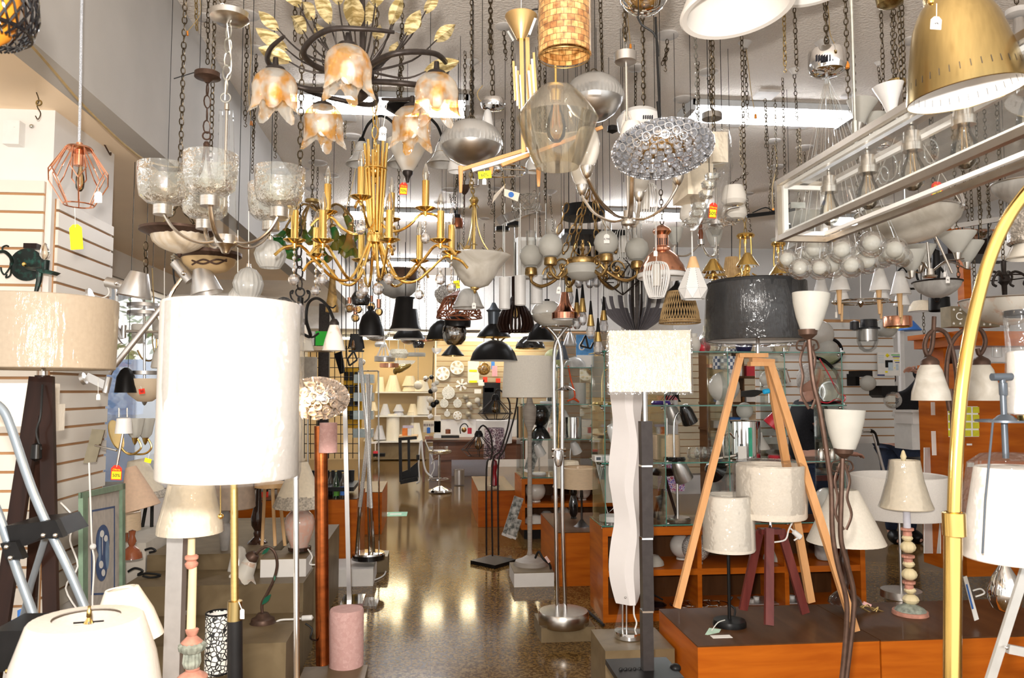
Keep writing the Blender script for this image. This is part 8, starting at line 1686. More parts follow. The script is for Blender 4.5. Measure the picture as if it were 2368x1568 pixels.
t=on('black_dish_lamp','black tilted dish reflector on the lowest tier behind the tripod',1655,Z0+.02,'desk lamp',.25);b=t.Pp('head',M.blackgloss);b.Tn(Vc((0,0,.30)),[(0,.09),(.05,.07),(.085,0),(.08,0)],28,None,20,-60);t.Pp('neck',M.black).Tm([(-.06,0,0),(-.06,0,.22),(-.02,0,.30)],.008,8,4)
t=on('glass_jar','ribbed clear glass jars cluster on the lower tier',1620,Z1,'glass shade',.25);
for k in range(3):lz(t.Pp('jar',M.glassb),[(.03,0),(.04,.01),(.045,.05),(.03,.08),(.028,.08)],-.06+.06*k,.02*k)
t=on('bell_glass','white glass bell shade on the lower tier behind the tripod leg',1750,Z1+.06,'lamp shade',.3);lz(t.Pp('shade',M.opal),[(.03,.12),(.035,.09),(.06,.05),(.085,.01),(.085,0),(.08,0)])
t=on('chrome_fittings','pile of chrome fittings with a white price card on the lower tier',1700,Z1,'fitting',.08);t.Pp('bar',M.chrome).Tm([(-.15,0,.01),(.06,0,.045)],.012,8);t.Pp('card',M.paper,Fl=1).Bm(.0,.06,-.03,-.028,0,.10);t.Pp('hook',M.chrome).Tm([(-.09,0,.02),(-.09,0,.15),(-.05,0,.19),(-.01,0,.15)],.007,8,4)
t=on('spot_cluster','cluster of small chrome spot fittings on the lower tier at the right end',1913,Z1,'fitting',.15)
for k in range(4):t.Pp('spot',M.nickel).Tn(Vc((-.06+.04*k,.01*(k%2),0)),[(0,0),(.022,0),(.025,.05),(.015,.07),(0,.07)],14)
t=on('curved_light','black curved lamp with loose red wires on the middle glass tier',1925,Z2,'lamp',.15);t.Pp('arc_band',M.black).Tm([(-.14,0,.33),(-.06,0,.31),(.03,0,.22),(.06,0,.10),(.05,0,.02),(-.14,0,.012)],.012,8,6);r_=t.Pp('red_wire',M.redp);r_.Tm([(-.10,-.02,.32),(-.03,-.02,.20),(.03,-.02,.08),(.08,-.02,.06),(.07,-.02,.02),(.02,-.02,.04),(-.05,-.02,.01),(-.14,-.02,.03)],.004,6,5)
t=on('ring_lamp','white round lamp with chrome ring on the middle tier behind the red wires',1917,Z2,'lamp',.3);t.Pp('ring',M.chrome).Om(Vc((0,0,.085)),.075,.008,'y',28);t.Pp('disc',M.opal).Tn(Vc((0,.01,.085)),[(0,-.02),(.07,0),(0,.02)],26,None,90)
globe_on(1905,Z0,.09,'pale blue white globe on the lowest tier behind the right tripod leg',M.opal,.3)
def UD(px,z,kind,r,lb,m,dY=.2,base=5.08):
 t=on('lamp_glass',lb,px,z,'glass shade',dY,None,base)
 if kind=='globe':lz(t.Pp('neck_ring',m),[(0,0),(r*.5,0),(r*.48,r*.15)]);t.Pp('globe',m).Lm((0,0,r*1.08),r)
 elif kind=='dome':lz(t.Pp('dome',m),[(0,r*.8),(r*.6,r*.66),(r*.95,r*.25),(r,0),(r*.96,0),(r*.55,r*.6)])
 elif kind=='jar':lz(t.Pp('jar',m),[(0,0),(r*.8,0),(r,r*.3),(r,r*1.2),(r*.6,r*1.6),(r*.55,r*1.6)])
 return t
UD(1603,.335,'globe',.095,'silver and gold mosaic globe on the shelf under the near display',M.silvercell,.14);UD(1572,.335,'globe',.085,'white globe behind the mosaic globe on the wooden shelf',M.opal,.28);UD(1500,.335,'dome',.09,'frosted pleated dome on the wooden shelf right of the white wavy lamp',M.frost,.14);UD(1900,.335,'jar',.075,'grey ribbed glass cylinder on the wooden shelf behind the coolie lamp',M.alabg,.18);UD(1790,.335,'dome',.10,'frosted grey glass dome on the wooden shelf behind the mahogany legs',M.frost,.2);UD(1430,.335,'dome',.08,'dark glass dome on the left end of the wooden shelf',M.smoke,.2)
t=on('rope_light','coiled clear rope lights on the bottom of the near wooden unit',1610,.055,'rope light',.12);q=t.Pp('coils',MC['clear_cord'])
for k in range(5):q.Om(Vc((-.13+.065*k,0,.012+.006*(k%2))),.07,.006,'z',24)
t=on('tea_light_tray','tray of white tea light lamps on the bottom board behind the mahogany legs',1785,.055,'tray',.1);t.Pp('tray',M.alu,Fl=1).Bm(-.2,.2,0,.2,0,.008)
for k in range(6):lz(t.Pp('candle',M.white),[(0,.008),(.02,.008),(.022,.03),(0,.032)],-.16+.064*k,.05+.06*(k%2),16)
t=on('lamp_pedestal','black lamp bases and plugs on the bottom board at the left of the near unit',1510,.055,'lamp base',.12);t.Pp('base',M.blackgloss).Tn(Vc((0,0,0)),[(0,0),(.07,0),(.075,.02),(.05,.035),(0,.04)],24);t.Pp('cord',M.cordb).Tm([(-.06,0,.02),(-.10,0,.06),(-.04,0,.09),(.05,0,.05)],.006,6,5)
# -- farther display
B=7.95
W0,W1,W2,W3=.624,1.009,1.369,1.749
UD(1238,.362,'globe',.105,'white globe on the shelf under the farther display',M.opal,.12,B);UD(1283,.362,'jar',.05,'clear glass jar with blue tiled foot beside the white globe',M.glassb,.12,B);UD(1236,.155,'dome',.11,'low white glass dome on the bottom board of the farther unit',M.opal,.1,B);UD(1263,.155,'jar',.06,'white tulip glass on the bottom board of the farther unit',M.frost,.2,B);UD(1300,.155,'globe',.07,'white globe at the right on the bottom board of the farther unit',M.opal,.2,B);UD(1345,.362,'globe',.09,'white globe behind the dark turned lamp on the orange plinth',M.opal,.2,B)
t=on('helmet_lamp','black glossy helmet shaped lamp on the second glass tier of the farther display',1248,W1,'table lamp',.2,None,B);t.Pp('helmet',M.blackgloss).Lm((0,0,.24),.10,1.2);lz(t.Pp('foot',M.blackgloss),[(0,0),(.12,0),(.10,.05),(.05,.12),(0,.14)])
t=on('wood_panel_lamp','pale wooden panel lamp with black edge on the farther display',1212,W1,'table lamp',.3,None,B);t.Pp('panel',M.pine,Fl=1).Bm(-.06,.06,0,.03,0,.33);t.Pp('edge',M.black,Fl=1).Bm(-.075,-.06,0,.03,0,.33)
def desk2(px,z,lab,m,h=.25,dx=.05):return DL(px,z,lab,m,M.chrome,m,h,dx,1.,.25,B)
desk2(1246,W0,'white spot desk lamp on the lowest tier of the farther display',M.white,.28,-.02);desk2(1310,W1,'white ring based desk lamp on the second tier of the farther display',M.white,.26,-.06);desk2(1318,W0,'white narrow desk lamp behind the wooden table lamps',M.white,.30,.03);desk2(1265,W2,'white clip lamp on the third tier of the farther display',M.white,.22,.0)
for k,(px,z,lab)in enumerate(((1325,W1,'silvery cylinder shade on the second tier of the farther display'),(1335,W2,'frosted square shade on the third tier near the glass corner'),(1330,W3,'grey half dome shade on top of the farther display'),(1280,W3,'pale green globe on top of the farther display'))):
 t=on('lampshade',lab,px,z,'lamp shade',.2,None,B);m_=(M.mirror,M.frost,M.alabg,mat('pale_green_glass',(.72,.74,.42),.4,thin=.3))[k]
 if k<2:lz(t.Pp('shade',m_),[(.085,0),(.09,.002),(.09,.22),(.085,.22),(.085,.004)])
 elif k==2:lz(t.Pp('shade',m_),[(0,.12),(.07,.10),(.11,.05),(.12,0),(.115,0)])
 else:t.Pp('shade',m_).Lm((0,0,.10),.10)
t=on('fluorescent_poster','blue and white poster with a big 6 propped on top of the farther display',1352,W3,'poster',.3,None,B);p=t.Pp('card',mat('poster_blue',(.10,.30,.62),.5),Fl=1);p.Bm(-.09,.10,0,.01,0,.36);t.Pp('white_area',M.paper,p,Fl=1).Bm(-.085,.095,-.003,0,.01,.14);tt_=t.text('lettering','6',M.paper,0,0,1,0,p);tt_.location=(-.03,-.004,.24);tt_.data.size=.16
t=on('red_wire_lamp','orange red looped wire lamp on the third tier of the farther display',1325,W2,'lamp',.1,None,B);t.Pp('wire',mat('orange_wire',(.80,.10,.02),.4)).Tm([(-.05,0,.4),(-.02,0,.25),(.02,0,.08),(-.06,0,.03),(.0,-.02,.05),(.06,0,.02),(.02,0,.06)],.008,6,5)
t=T('table_lamp','tan drum lamp and thin iron stem on the orange plinth','table lamp',1340,1225,6.3);t.Pp('shade',M.tan).Ll(1340,[(42,1080),(44,1082),(42,1128),(40,1128)],Sg=40);t.Pp('stem',M.iron).Ll(1345,[(0,1128),(3,1130),(4,1150),(2.5,1152),(2.5,1200),(14,1214),(22,1218),(0,1222)],Sg=16)
t=T('table_lamp','cream shade lamp on a black turned column on the orange plinth','table lamp',1322,1220,6.7);t.Pp('shade',M.ivory).Ll(1314,[(22,1066),(24,1068),(36,1126),(34,1126)],Sg=36);t.Pp('turned_column',M.blackgloss).Ll(1326,[(0,1128),(8,1130),(9,1140),(6,1146),(11,1166),(10,1186),(6,1194),(9,1200),(0,1206)],Sg=22);t.Pp('base',M.blackgloss).Ll(1326,[(0,1204),(30,1208),(32,1216),(0,1218)],Sg=30)
strp=stone('silver_striped_foil',(.10,.11,.10),(.62,.62,.58),30,.3,0,.2)
for k,(a,b,Y,lab)in enumerate((((1200,1150),(1172,1238),7.6,'silver striped batten leaning on the farther wooden unit'),((1196,1200),(1182,1240),7.4,'shorter silver striped batten at the foot of the farther wooden unit'),((1268,935),(1222,1090),8.25,'silver striped batten standing inside the farther glass display'),((1268,880),(1290,1000),8.5,'dark striped batten behind the farther glass display'))):
 t=T('light_batten',lab,'batten',*a,Y,'striped battens');t.Pp('batten',strp,Fl=1).bar(a,b,22,8);t.Pp('end_cap',M.alu,Fl=1).bar((b[0]+1,b[1]-2),(b[0]-1,b[1]+3),24,9)
t=T('mosaic_lamp','red glass table lamp with a mauve mosaic shade on the far orange plinth','table lamp',1140,1130,8.9);t.Pp('shade',cells('mauve_mosaic',(.10,.05,.08),(.22,.12,.15),(.72,.62,.62),26,.05,.3,coat=.6)).Ll(1143,[(22,990),(23,992),(25,1058),(24,1060)],Sg=30);t.Pp('body',mat('red_glass',(.30,.01,.02),.1,coat=1)).Ll(1143,[(0,1062),(6,1066),(8,1078),(5,1092),(7,1110),(9,1122),(0,1126)],Sg=20);t.Pp('foot',M.glassc).Ll(1140,[(0,1120),(16,1122),(16,1132),(0,1133)],Sg=24)
t=T('drum_shade_lamp','large silvery white drum shade behind the mauve mosaic lamp','floor lamp',1140,1000,9.6);t.Pp('shade',M.whitefab).Ll(1142,[(40,970),(42,972),(42,1024),(40,1024)],Sg=40);t.Pp('post',M.steel).Tt([(1142,1020),(1142,1130)],2)
# -- counter and back room
t=T('counter_desk','brown laminate service desk at the back of the aisle','desk',1050,1100,13.0);t.Pp('top',M.desk,Fl=1).Bm(*[t.pt(985,1017).x,t.pt(1215,1017).x,0,.8,t.pt(1100,1017).z-.03,t.pt(1100,1017).z]);zt=t.pt(1100,1017).z-.03
t.Pp('modesty_panel',M.desk,Fl=1).Bm(t.pt(1008,0).x,t.pt(1215,0).x,.1,.13,t.pt(1,1074).z,zt);t.Pp('leg_panel',M.desk,Fl=1).Bm(t.pt(1020,0).x,t.pt(1050,0).x,.14,.7,-t.O.z,zt);t.Pp('leg_panel',M.desk,Fl=1).Bm(t.pt(985,0).x,t.pt(990,0).x,.1,.75,-t.O.z,zt)
t=T('desk_screen','pale lavender back panel under the service desk','panel',1090,1100,14.0,solo=M.lavender,Fl=1);t.self.Bm(t.pt(1000,0).x,t.pt(1130,0).x,0,.03,-t.O.z,t.pt(1,1040).z)
t=T('bar_stool','clear yellowish plastic bar stool with a chrome stem before the desk','stool',1016,1134,11.75);t.Pp('seat',M.amberg).Ll(1016,[(0,1050),(14,1051),(26,1047),(29,1043),(28,1042),(14,1048),(0,1048)],Sg=36);t.Pp('seat_back',M.amberg).St([[t.pt(1016+26*Si(a),y,.24*Co(a))for a in(-.9,-.45,0,.45,.9)]for y in(1044,1032)],.006);t.Pp('stem',M.chrome).Tt([(1016,1052),(1016,1128)],2.6);t.Pp('foot_ring',M.chrome).To(1014,1108,24,1.2,Sg=32);t.Pp('base',M.chrome).Ll(1018,[(0,1122),(6,1124),(26,1132),(28,1136),(0,1137)],Sg=36);t.Pp('lever',M.chrome).Tt([(1012,1056),(1002,1064),(998,1074)],1)
t=T('waste_bin','steel pedal waste bin under the service desk','bin',1062,1118,12.6);t.Pp('body',M.steel).Ll(1062,[(0,1086),(12,1086),(11.5,1120),(0,1121)],Sg=28);t.Pp('rim',M.chrome).To(1062,1086,12,.8)
t=T('side_table','black framed side table with a slanted magazine rack left of the desk','table',940,1110,11.6);f_=t.Pp('frame',M.black,Fl=1);f_.bar((925,1012),(927,1114),7,7);f_.bar((945,1012),(946,1090),6,7);f_.bar((924,1015),(964,1012),7,20);f_.bar((926,1114),(966,1106),9,30);f_.Zz([(928,1092),(944,1086),(966,1068),(968,1104),(928,1114)],.1,.14);t.Pp('top',M.pine,Fl=1).box(922,1008,966,1012,-.02,.4)
t=T('display_box','clear plastic display box of lamp packets on the side table','box',942,980,11.65);t.Pp('clear_box',M.glassc,Fl=1).box(927,954,956,1008,0,.18)
for k,(x0,y0,x1,y1,m_)in enumerate(((930,990,942,1008,mat('orange_packet',(.80,.22,.04),.5)),(943,991,951,1008,M.paper),(931,984,956,990,mat('lilac_packet',(.6,.52,.58),.5)))):t.Pp('packet',m_,Fl=1).box(x0,y0,x1,y1,-.03,-.005)
t=T('sewing_machine','cream office machine standing on the service desk','machine',1000,985,13.1);b=t.Pp('body',M.ivory);b.Fl=1;b.box(979,974,1020,1000,0,.3);b.box(1004,962,1019,1000,.0,.3);sl=t.Pp('vents',M.bronze,Fl=1)
for k in range(6):sl.box(980+k*4,980,982+k*4,986,-.006,-.001)
t.Pp('paper_roll',M.paper).Tt([(990,966),(1000,960)],5)
def DI(name,lab,x,y0,y1,w_,m_,cat='desk item'):
 t=T(name,lab,cat,x,y1,13.05,'things on the service desk');t.Pp('body',m_).Ll(x,[(0,y0),(w_,y0+1),(w_,y1),(0,y1)],Sg=18);t.Pp('lid',M.paper).Ll(x,[(0,y0-2),(w_*.6,y0-2),(w_*.6,y0),(0,y0)],Sg=14)
DI('spray_can','blue can on the service desk before the cream machine',991,988,1002,4,M.blue);DI('mug','brown mug on the service desk',1036,992,1003,6,M.redwood);DI('cup','red cup on the service desk',1086,989,1003,5,M.redp)
t=T('headset','black looped headset standing on the service desk','desk item',1074,1000,13.1);t.Pp('band',M.cordb).Tt([(1065,1003),(1064,990),(1070,981),(1078,981),(1084,992),(1083,1002)],1.2,Sm=5);t.Pp('pouch',M.antbrass).ball(1073,994,6)
t=T('paper_tray','black papers and tray along the service desk edge','desk item',1040,1012,12.95);t.Pp('tray',M.black,Fl=1).box(1020,1008,1062,1013,-.02,.25);t.Pp('box',M.redwood,Fl=1).box(983,1009,1001,1016,-.04,.2);t.Pp('basket',M.paper,Fl=1).box(1003,1005,1020,1013,-.03,.2)
t=T('cable_bundle','pale cables dropping from the service desk to the floor','cable',975,1080,12.4);c_=t.Pp('cables',M.cordw);c_.Tt([(975,1018),(978,1060),(985,1090),(1000,1104)],2.2,Sm=4);c_.Tt([(972,1020),(968,1075),(970,1110),(962,1118)],2,Sm=4);c_.Tt([(985,1024),(1000,1060),(1004,1084),(990,1112)],1.2,Sm=4);t.Pp('plug_block',M.black,Fl=1).box(963,1052,970,1064,-.02,.05)
for z,y in((1,906),(2,961),(3,1020)):
 t=T('wall_shelf',('upper','middle','lowest')[z-1]+' white shelf of lampshades on the ochre back wall','shelf',935,y,17.1,solo=M.whiteplastic,Fl=1);t.self.box(868,y,1002,y+3,0,.48)
t=T('bench','brown tiled bench under the shelves on the ochre wall','bench',935,1040,17.15,solo=M.concrete,Fl=1);t.self.box(862,1022,985,1062,.05,.45)
def LS(px,base,h,rt,rb,lb,m_=None,pleat=0,tiers=1):
 t=T('lampshade',lb,'lampshade',px,base,17.28,'lampshades on the ochre wall shelves');hh=h/tiers
 for k in range(tiers):b_=base-k*hh*.55 if tiers>1 else base;t.Pp('shade',m_ or M.ivory).Ll(px,[(rt,b_-(hh if tiers>1 else h)),(rb*.97,b_-1),(rb,b_),(rb-.6,b_),(rt-.6,b_-(hh if tiers>1 else h)+1)],Sg=48,Wv=(pleat,.03)if pleat else None)
LS(909,906,38,8,20,'tall scalloped two layer lampshade in the middle of the upper shelf',pleat=12);LS(948,905,46,9,18,'stacked pleated lampshade on the upper shelf right of the scalloped one',pleat=14,tiers=2);LS(880,906,34,7,11,'narrow plain lampshade at the left end of the upper shelf');LS(975,905,26,12,20,'partly hidden cream lampshade at the right end of the upper shelf',M.cream)
LS(891,960,26,5,13,'single cool white lampshade on the middle shelf',M.lavender);LS(922,960,32,5,13,'stack of two small lampshades on the middle shelf',M.lavender,tiers=2);LS(955,960,26,6,14,'plain cream lampshade right of the stack on the middle shelf');LS(864,950,20,4,10,'small cream lampshade at the left end of the middle shelf');LS(978,958,42,13,15,'white paper topped drum lampshade at the right of the middle shelf',M.whitefab)
LS(878,1016,32,6,15,'cool white domed lampshade on the lowest shelf',M.lavender);LS(909,1019,62,15,16,'tall straight cream cylinder lampshade on the lowest shelf',M.cream);LS(852,1020,34,5,12,'stacked cream lampshade at the left end of the lowest shelf',tiers=2);LS(960,1018,40,10,18,'cream lampshade behind the display box on the lowest shelf',M.cream)
t=T('plant_stool','small white stool under the stacked lampshades','stool',862,1050,16.5)
for x in(856,868):t.Pp('leg',M.white,Fl=1).bar((x,1026),(x,1058),2)
t.Pp('seat',M.white,Fl=1).box(853,1022,871,1026,0,.2)
t=T('red_case','small red and black case on the floor at the back','bag',868,1052,16.2);t.Pp('body',M.redp,Fl=1).box(863,1044,875,1049,0,.2);t.Pp('base',M.black,Fl=1).box(863,1049,890,1056,0,.2)
def wl(px,py,r,kind,lb):
 t=T('wall_fitting',lb,'wall lamp',px,py,15.5,'round fittings on the tan slat wall')
 if kind=='gear':
  p=t.Pp('disc',M.white);p.Ll(px,[(0,py),(r,py+.5),(r*.95,py+1.2),(0,py+2)],rx=90,piv=py,Sg=30);q=t.Pp('cut_outs',M.slat3,p,Fl=1)
  for k in range(6):a=2*PI*k/6+.3;q.add([t.pt(px+Si(a+s)*r*f,py-Co(a+s)*r*f,-.05)for s,f in((-.2,.45),(-.25,.85),(.25,.85),(.2,.45))],[(0,1,2,3)])
 elif kind=='speck':
  p=t.Pp('disc',cells('specked_glass',(.66,.65,.60),(.80,.79,.75),(.35,.34,.32),55,.06,.4));p.Ll(px,[(0,py+2),(r*.5,py+1.4),(r,py),(0,py-.5)],rx=90,piv=py,Sg=28);t.Pp('hanger_tab',M.white,Fl=1).box(px-2,py-r-4,px+2,py-r,0,.02)
 elif kind=='ball':
  t.Pp('globe',M.opal).ball(px,py,r);t.Pp('socket',M.steel).Tt([(px+2,py+r*.5),(px+5,py+r*1.7)],r*.42)
 elif kind=='darkball':
  t.Pp('globe',mat('taupe_glass',(.28,.25,.20),.3,coat=.5)).ball(px,py,r);t.Pp('socket',M.steel).Tt([(px+1,py+r*.5),(px+3,py+r*1.7)],r*.42)
 elif kind=='star':
  p=t.Pp('blades',M.white,Fl=1)
  for k in range(6):
   a=2*PI*k/6+.2;p.add([t.pt(px+Si(a+s)*r*f,py-Co(a+s)*r*f,-.03)for s,f in((-.5,.2),(-.22,1),(.22,1),(.5,.2))],[(0,1,2,3)])
  t.Pp('hub',M.steel).ball(px,py,r*.22,-.03)
 return t
for a in((1024,864,16,'gear','white gear cut disc at the top left of the tan slat wall'),(1057,850,16,'gear','white gear cut disc with a small glass lamp under it on the tan slats'),(1067,890,14,'star','white six bladed star fitting on the tan slats'),(1037,908,15,'speck','largest specked glass disc on the tan slats'),(1027,933,10,'speck','specked disc on the left below the largest one'),(1058,933,10,'speck','specked disc on the right below the largest one'),(1034,957,7,'speck','smallest specked disc low on the tan slats'),(1058,961,10,'gear','white ring disc low on the tan slats'),(1077,918,7,'darkball','taupe globe fitting upper left of the white globes'),(1104,926,7,'ball','white globe fitting at the right of the tan slats'),(1085,936,7,'ball','white globe fitting in the middle of the globes'),(1083,958,7,'darkball','taupe globe fitting lowest on the tan slats'),(1114,947,7,'darkball','dark round fitting near the black cage lamp on the tan slats')):wl(*a)
t=T('amber_ball','amber faceted glass ball hanging in front of the tan slats','pendant lamp',1119,853,12.0);t.Pp('ball',cells('amber_facets',(.45,.20,.03),(.75,.45,.12),(.20,.08,.01),30,.06,.1,coat=1)).ball(1119,853,15);t.Pp('core',M.glassc).ball(1119,853,7,-.08)
t.Pp('cord',M.cordb).Tt([(1119,780),(1119,838)],.8)
for k,(px,py,w_,h_,m_,lab)in enumerate(((1095,860,26,50,M.creamp,'long cream hanging card with yellow bands on the tan slats'),(1113,885,14,14,M.paper,'white packet on the tan slats beside the amber ball'),(1122,878,10,12,M.red,'red packet hanging under the amber ball'),(1144,858,12,24,mat('pink_packet',(.75,.30,.36),.5),'pink packet hanging near the ivory drum lamp'),(1140,845,8,18,M.blue,'blue packet high on the tan slats near the ivory drum lamp'),(1105,905,16,10,M.paper,'row of small white boxes on the tan slats'),(1131,902,22,10,M.paper,'long white box on the tan slats by the ivory drum lamp'),(1152,885,10,20,M.red,'tall red packet by the ivory drum lamp'),(1137,920,40,70,M.black,'black dark screen panel behind the cage lamp'))):
 t=T('wall_packet',lab,'packet',px,py,15.4);t.Pp('card',m_,Fl=1).box(px-w_/2,py-h_/2,px+w_/2,py+h_/2,0,.03)
 if k==0:
  for y in(855,880):t.Pp('yellow_band',M.yellow,Fl=1).box(px-10,y,px+8,y+5,-.006,-.001)
def BL(px,py,r,h,Y,lb,m_,kind='drum'):
 t=T('ceiling_lamp',lb,'ceiling lamp',px,py,Y,'ceiling lamps of the back room')
 if kind=='drum':t.Pp('shade',m_).Ll(px,[(0,py-h/2),(r,py-h/2),(r,py+h/2),(r-1,py+h/2),(r-1,py-h/2+1),(0,py-h/2+1)],Sg=32)
 elif kind=='pill':t.Pp('shade',m_).Ll(px,[(0,py-h/2),(r*.8,py-h/2),(r,py),(r*.8,py+h/2),(0,py+h/2)],Sg=32)
 elif kind=='ball':t.Pp('shade',m_).ball(px,py,r)
 elif kind=='dome':t.Pp('shade',m_).Ll(px,[(r,py-h/2),(r*.85,py),(r*.5,py+h*.35),(0,py+h/2)],Sg=32)
 t.Pp('stem',M.chains).Tt([(px,772),(px,py-h/2 if kind!='ball'else py-r)],.8);return t
BL(872,784,27,12,12.5,'crystal beaded round ceiling lamp under the black bell pendants',M.silvercell,'dome');BL(922,818,23,20,12.0,'glittering pill shaped glass lamp in the back room',cells('gold_crackle',(.55,.48,.30),(.85,.80,.62),(.95,.92,.80),60,.08,.2,coat=1),'pill');BL(890,830,24,12,12.4,'flat steel drum ceiling lamp in the back room',M.steel);BL(900,845,22,9,12.8,'flat copper drum ceiling lamp in the back room',M.copper);BL(967,891,10,20,14.8,'white globe on a long thin cord in the back room',M.opal,'ball');BL(880,797,14,12,12.8,'small lit glass lamp in the back room',M.bulbw,'pill');BL(960,820,24,8,13,'flat glass square ceiling lamp in the back room',M.frost);BL(945,790,20,14,12.6,'satin steel shade under the wide low black pendant',M.steel,'dome');BL(968,797,14,16,12.5,'black rounded lamp beside the satin steel shade',M.blackgloss,'pill');BL(985,786,18,5,12.6,'thin orange copper disc lamp by the black dome with gold lining',M.copper);BL(935,772,40,5,13.6,'cream round ceiling light glowing behind the black pendants',M.ivory);BL(838,838,7,14,12.2,'single crystal drop lamp at the left of the back room',M.crystal,'ball');BL(1010,812,12,14,12.2,'small glass bell lamp right of the pill lamp',M.rib,'dome');BL(935,840,26,12,13.5,'grey dome ceiling lamp behind the copper drum',M.frost,'dome')
t=T('horn_pendant','curved smoky gold glass horn hanging over the upper shade shelf','pendant lamp',925,858,13);t.Pp('horn',mat('smoky_gold_glass',(.30,.20,.04),.1,.3,coat=1)).Tt([(914,866),(916,858),(928,852),(944,846),(950,842)],[2,8,9,5,2],Sm=5,Sg=14);t.Pp('cord',M.chains).Tt([(920,780),(920,852)],.6)
t=T('wire_pendant','white wire cone pendant beside the pill shaped lamp','pendant lamp',888,810,11.6);w_=t.Pp('wires',M.white)
for k in range(10):a=2*PI*k/10;w_.Tm([t.pt(888,796)+Vc((.03*Co(a),.03*Si(a),0)),t.pt(888,824)+Vc((.11*Co(a),.11*Si(a),0))],.004,4)
w_.To(888,824,17,.7,Sg=10);t.Pp('cord',M.cordw).Tt([(888,760),(888,796)],.7)
t=T('spot_strip','hanging string of little spot lamps at the corner of the ochre wall','spot lamps',995,890,14.5);t.Pp('strip',M.chainm).Tt([(1003,800),(1000,900),(996,960)],1)
for k,(x,y,r_,m_)in enumerate(((985,876,7,M.chrome),(998,872,6,M.blackgloss),(1003,890,6,M.opal),(996,905,6,M.black),(1010,885,6,M.frost),(1004,900,8,M.opal),(995,924,8,M.opal),(1002,936,7,M.black),(1010,930,6,M.black),(994,944,6,M.opal))):t.Pp('spot',m_).ball(x,y,r_)
t=T('display_post','tall dark brown post at the end of the left wall','post',750,850,8.0,solo=M.iron,Fl=1);t.self.box(738,702,757,1062,0,.08)
t=T('wire_grid','black wire grid panel behind the dark brown post','grid panel',740,900,8.9);g_=t.Pp('wires',M.iron)
for k in range(10):g_.Tt([(704+k*14,800),(704+k*14,1060)],.9,Sg=4)
for k in range(12):g_.Tt([(704,806+k*22),(830,806+k*22)],.9,Sg=4)
t=T('goods_board','yellow backing board hung with black goods behind the wire grid','board',812,900,9.1);t.Pp('board',mat('ochre_yellow_board',(.75,.42,.03),.6),Fl=1).box(795,850,836,990,0,.03)
for k in range(12):t.Pp('black_packet',M.black,Fl=1).box(796+(k%3)*12,860+(k//3)*30,805+(k%3)*12,880+(k//3)*30,-.04,-.004)
t=T('wall_shelf','wooden shelf board with coloured boxes below the black scroll chandelier','shelf',720,805,7.6,solo=M.tan,Fl=1);t.self.box(690,800,760,810,0,.4)
for k,(x0,x1,m_,lab)in enumerate(((692,703,M.redp,'dark red box at the left end of the shelf board'),(703,726,M.whiteblock,'white textured box on the shelf board'),(730,757,M.green,'bright green box on the shelf board by the bell shade'))):
 t=T('storage_box',lab,'box',x0,799,7.65,solo=m_,Fl=1);t.self.box(x0,766,x1,799,0,.2)
t=T('drum_lamp','taupe drum shade on a stand below the shelf board','lampshade',715,860,7.4);t.Pp('shade',mat('taupe_linen',(.42,.37,.30),.8)).Ll(712,[(20,826),(21,828),(21,880),(20,880)],Sg=32);t.Pp('post',M.steel).Tt([(712,880),(712,1080)],2)
t=T('black_spot','black round reflector lamp hung on the wire grid','wall lamp',748,822,8.7);t.Pp('reflector',M.black).ball(748,822,10);t.Pp('arm',M.black).Tt([(748,832),(750,870)],2)
t=T('tilted_goods','dark angular device hung on the wire grid by the post','wall lamp',782,826,8.7,solo=M.blackgloss,Fl=1);t.self.Zz([(772,818),(790,812),(798,860),(786,866)],0,.06)
t=T('cage_lantern','black lantern pendant with a filament bulb beside the dark post','pendant lamp',826,795,6.6);f_=t.Pp('frame',M.black,Fl=1);f_.Zz([(812,772),(834,772),(842,800),(836,812),(818,812),(806,800)],.06,.09);f_.bar((812,772,-.05),(806,806,-.08),3);f_.bar((836,772,-.05),(842,806,-.08),3);f_.bar((806,812,-.05),(842,812,-.05),4);ED(t,817,786,26,6);t.Pp('cord',M.cordb).Tt([(824,560),(824,772)],1)
t=T('wire_diamond','black open diamond frame lamp below the lantern by the post','pendant lamp',815,835,6.8);w_=t.Pp('frame',M.black,Fl=1)
for a,b in(((804,830),(818,812)),((818,812),(826,832)),((826,832),(808,846)),((808,846),(804,830))):w_.bar(a,b,4)
t.Pp('cord',M.cordb).Tt([(818,700),(818,812)],.8)
for k,(x,y0,y1)in enumerate(((790,690,860),(800,700,830),(846,620,780))):
 t=T('hanging_cable',('black drop cord beside the dark post','second black drop cord right of the dark post','black drop cord behind the amber bulbs')[k],'cord',x,y0,6.5,solo=M.cordb);t.self.Tt([(x,y0-120),(x,y1)],1)
t=T('floor_sticker','green rectangular arrow sticker on the terrazzo floor','sticker',915,1189,Yf(915,1189,.001));p=t.Pp('sticker',mat('mint_sticker',(.22,.55,.40),.4),Fl=1);p.Bm(-.14,.14,-.17,.17,0,.0012);q=t.Pp('white_arrow',M.paper,p,Fl=1);q.Bm(-.07,.07,-.04,.04,.0014,.0018);q.Bm(-.12,-.10,-.14,.14,.0014,.0018)
t=T('white_cable','white cable lying on the floor around the rods lamp block','cable',880,1340,Yf(880,1338,.01),solo=M.cordw);t.self.Tm([Vc((P(x,y,Yf(x,y,.008))-t.O))for x,y in((808,1347),(840,1346),(870,1340),(888,1330),(893,1318))],.006,6,4)
t=T('foot_cable','black cable lying at the foot of the near wooden unit','cable',1390,1420,Yf(1380,1420,.01),solo=M.cordb);t.self.Tm([Vc((P(x,y,Yf(x,y,.012))-t.O))for x,y in((1358,1412),(1372,1424),(1386,1436),(1396,1446))],.009,6,4)
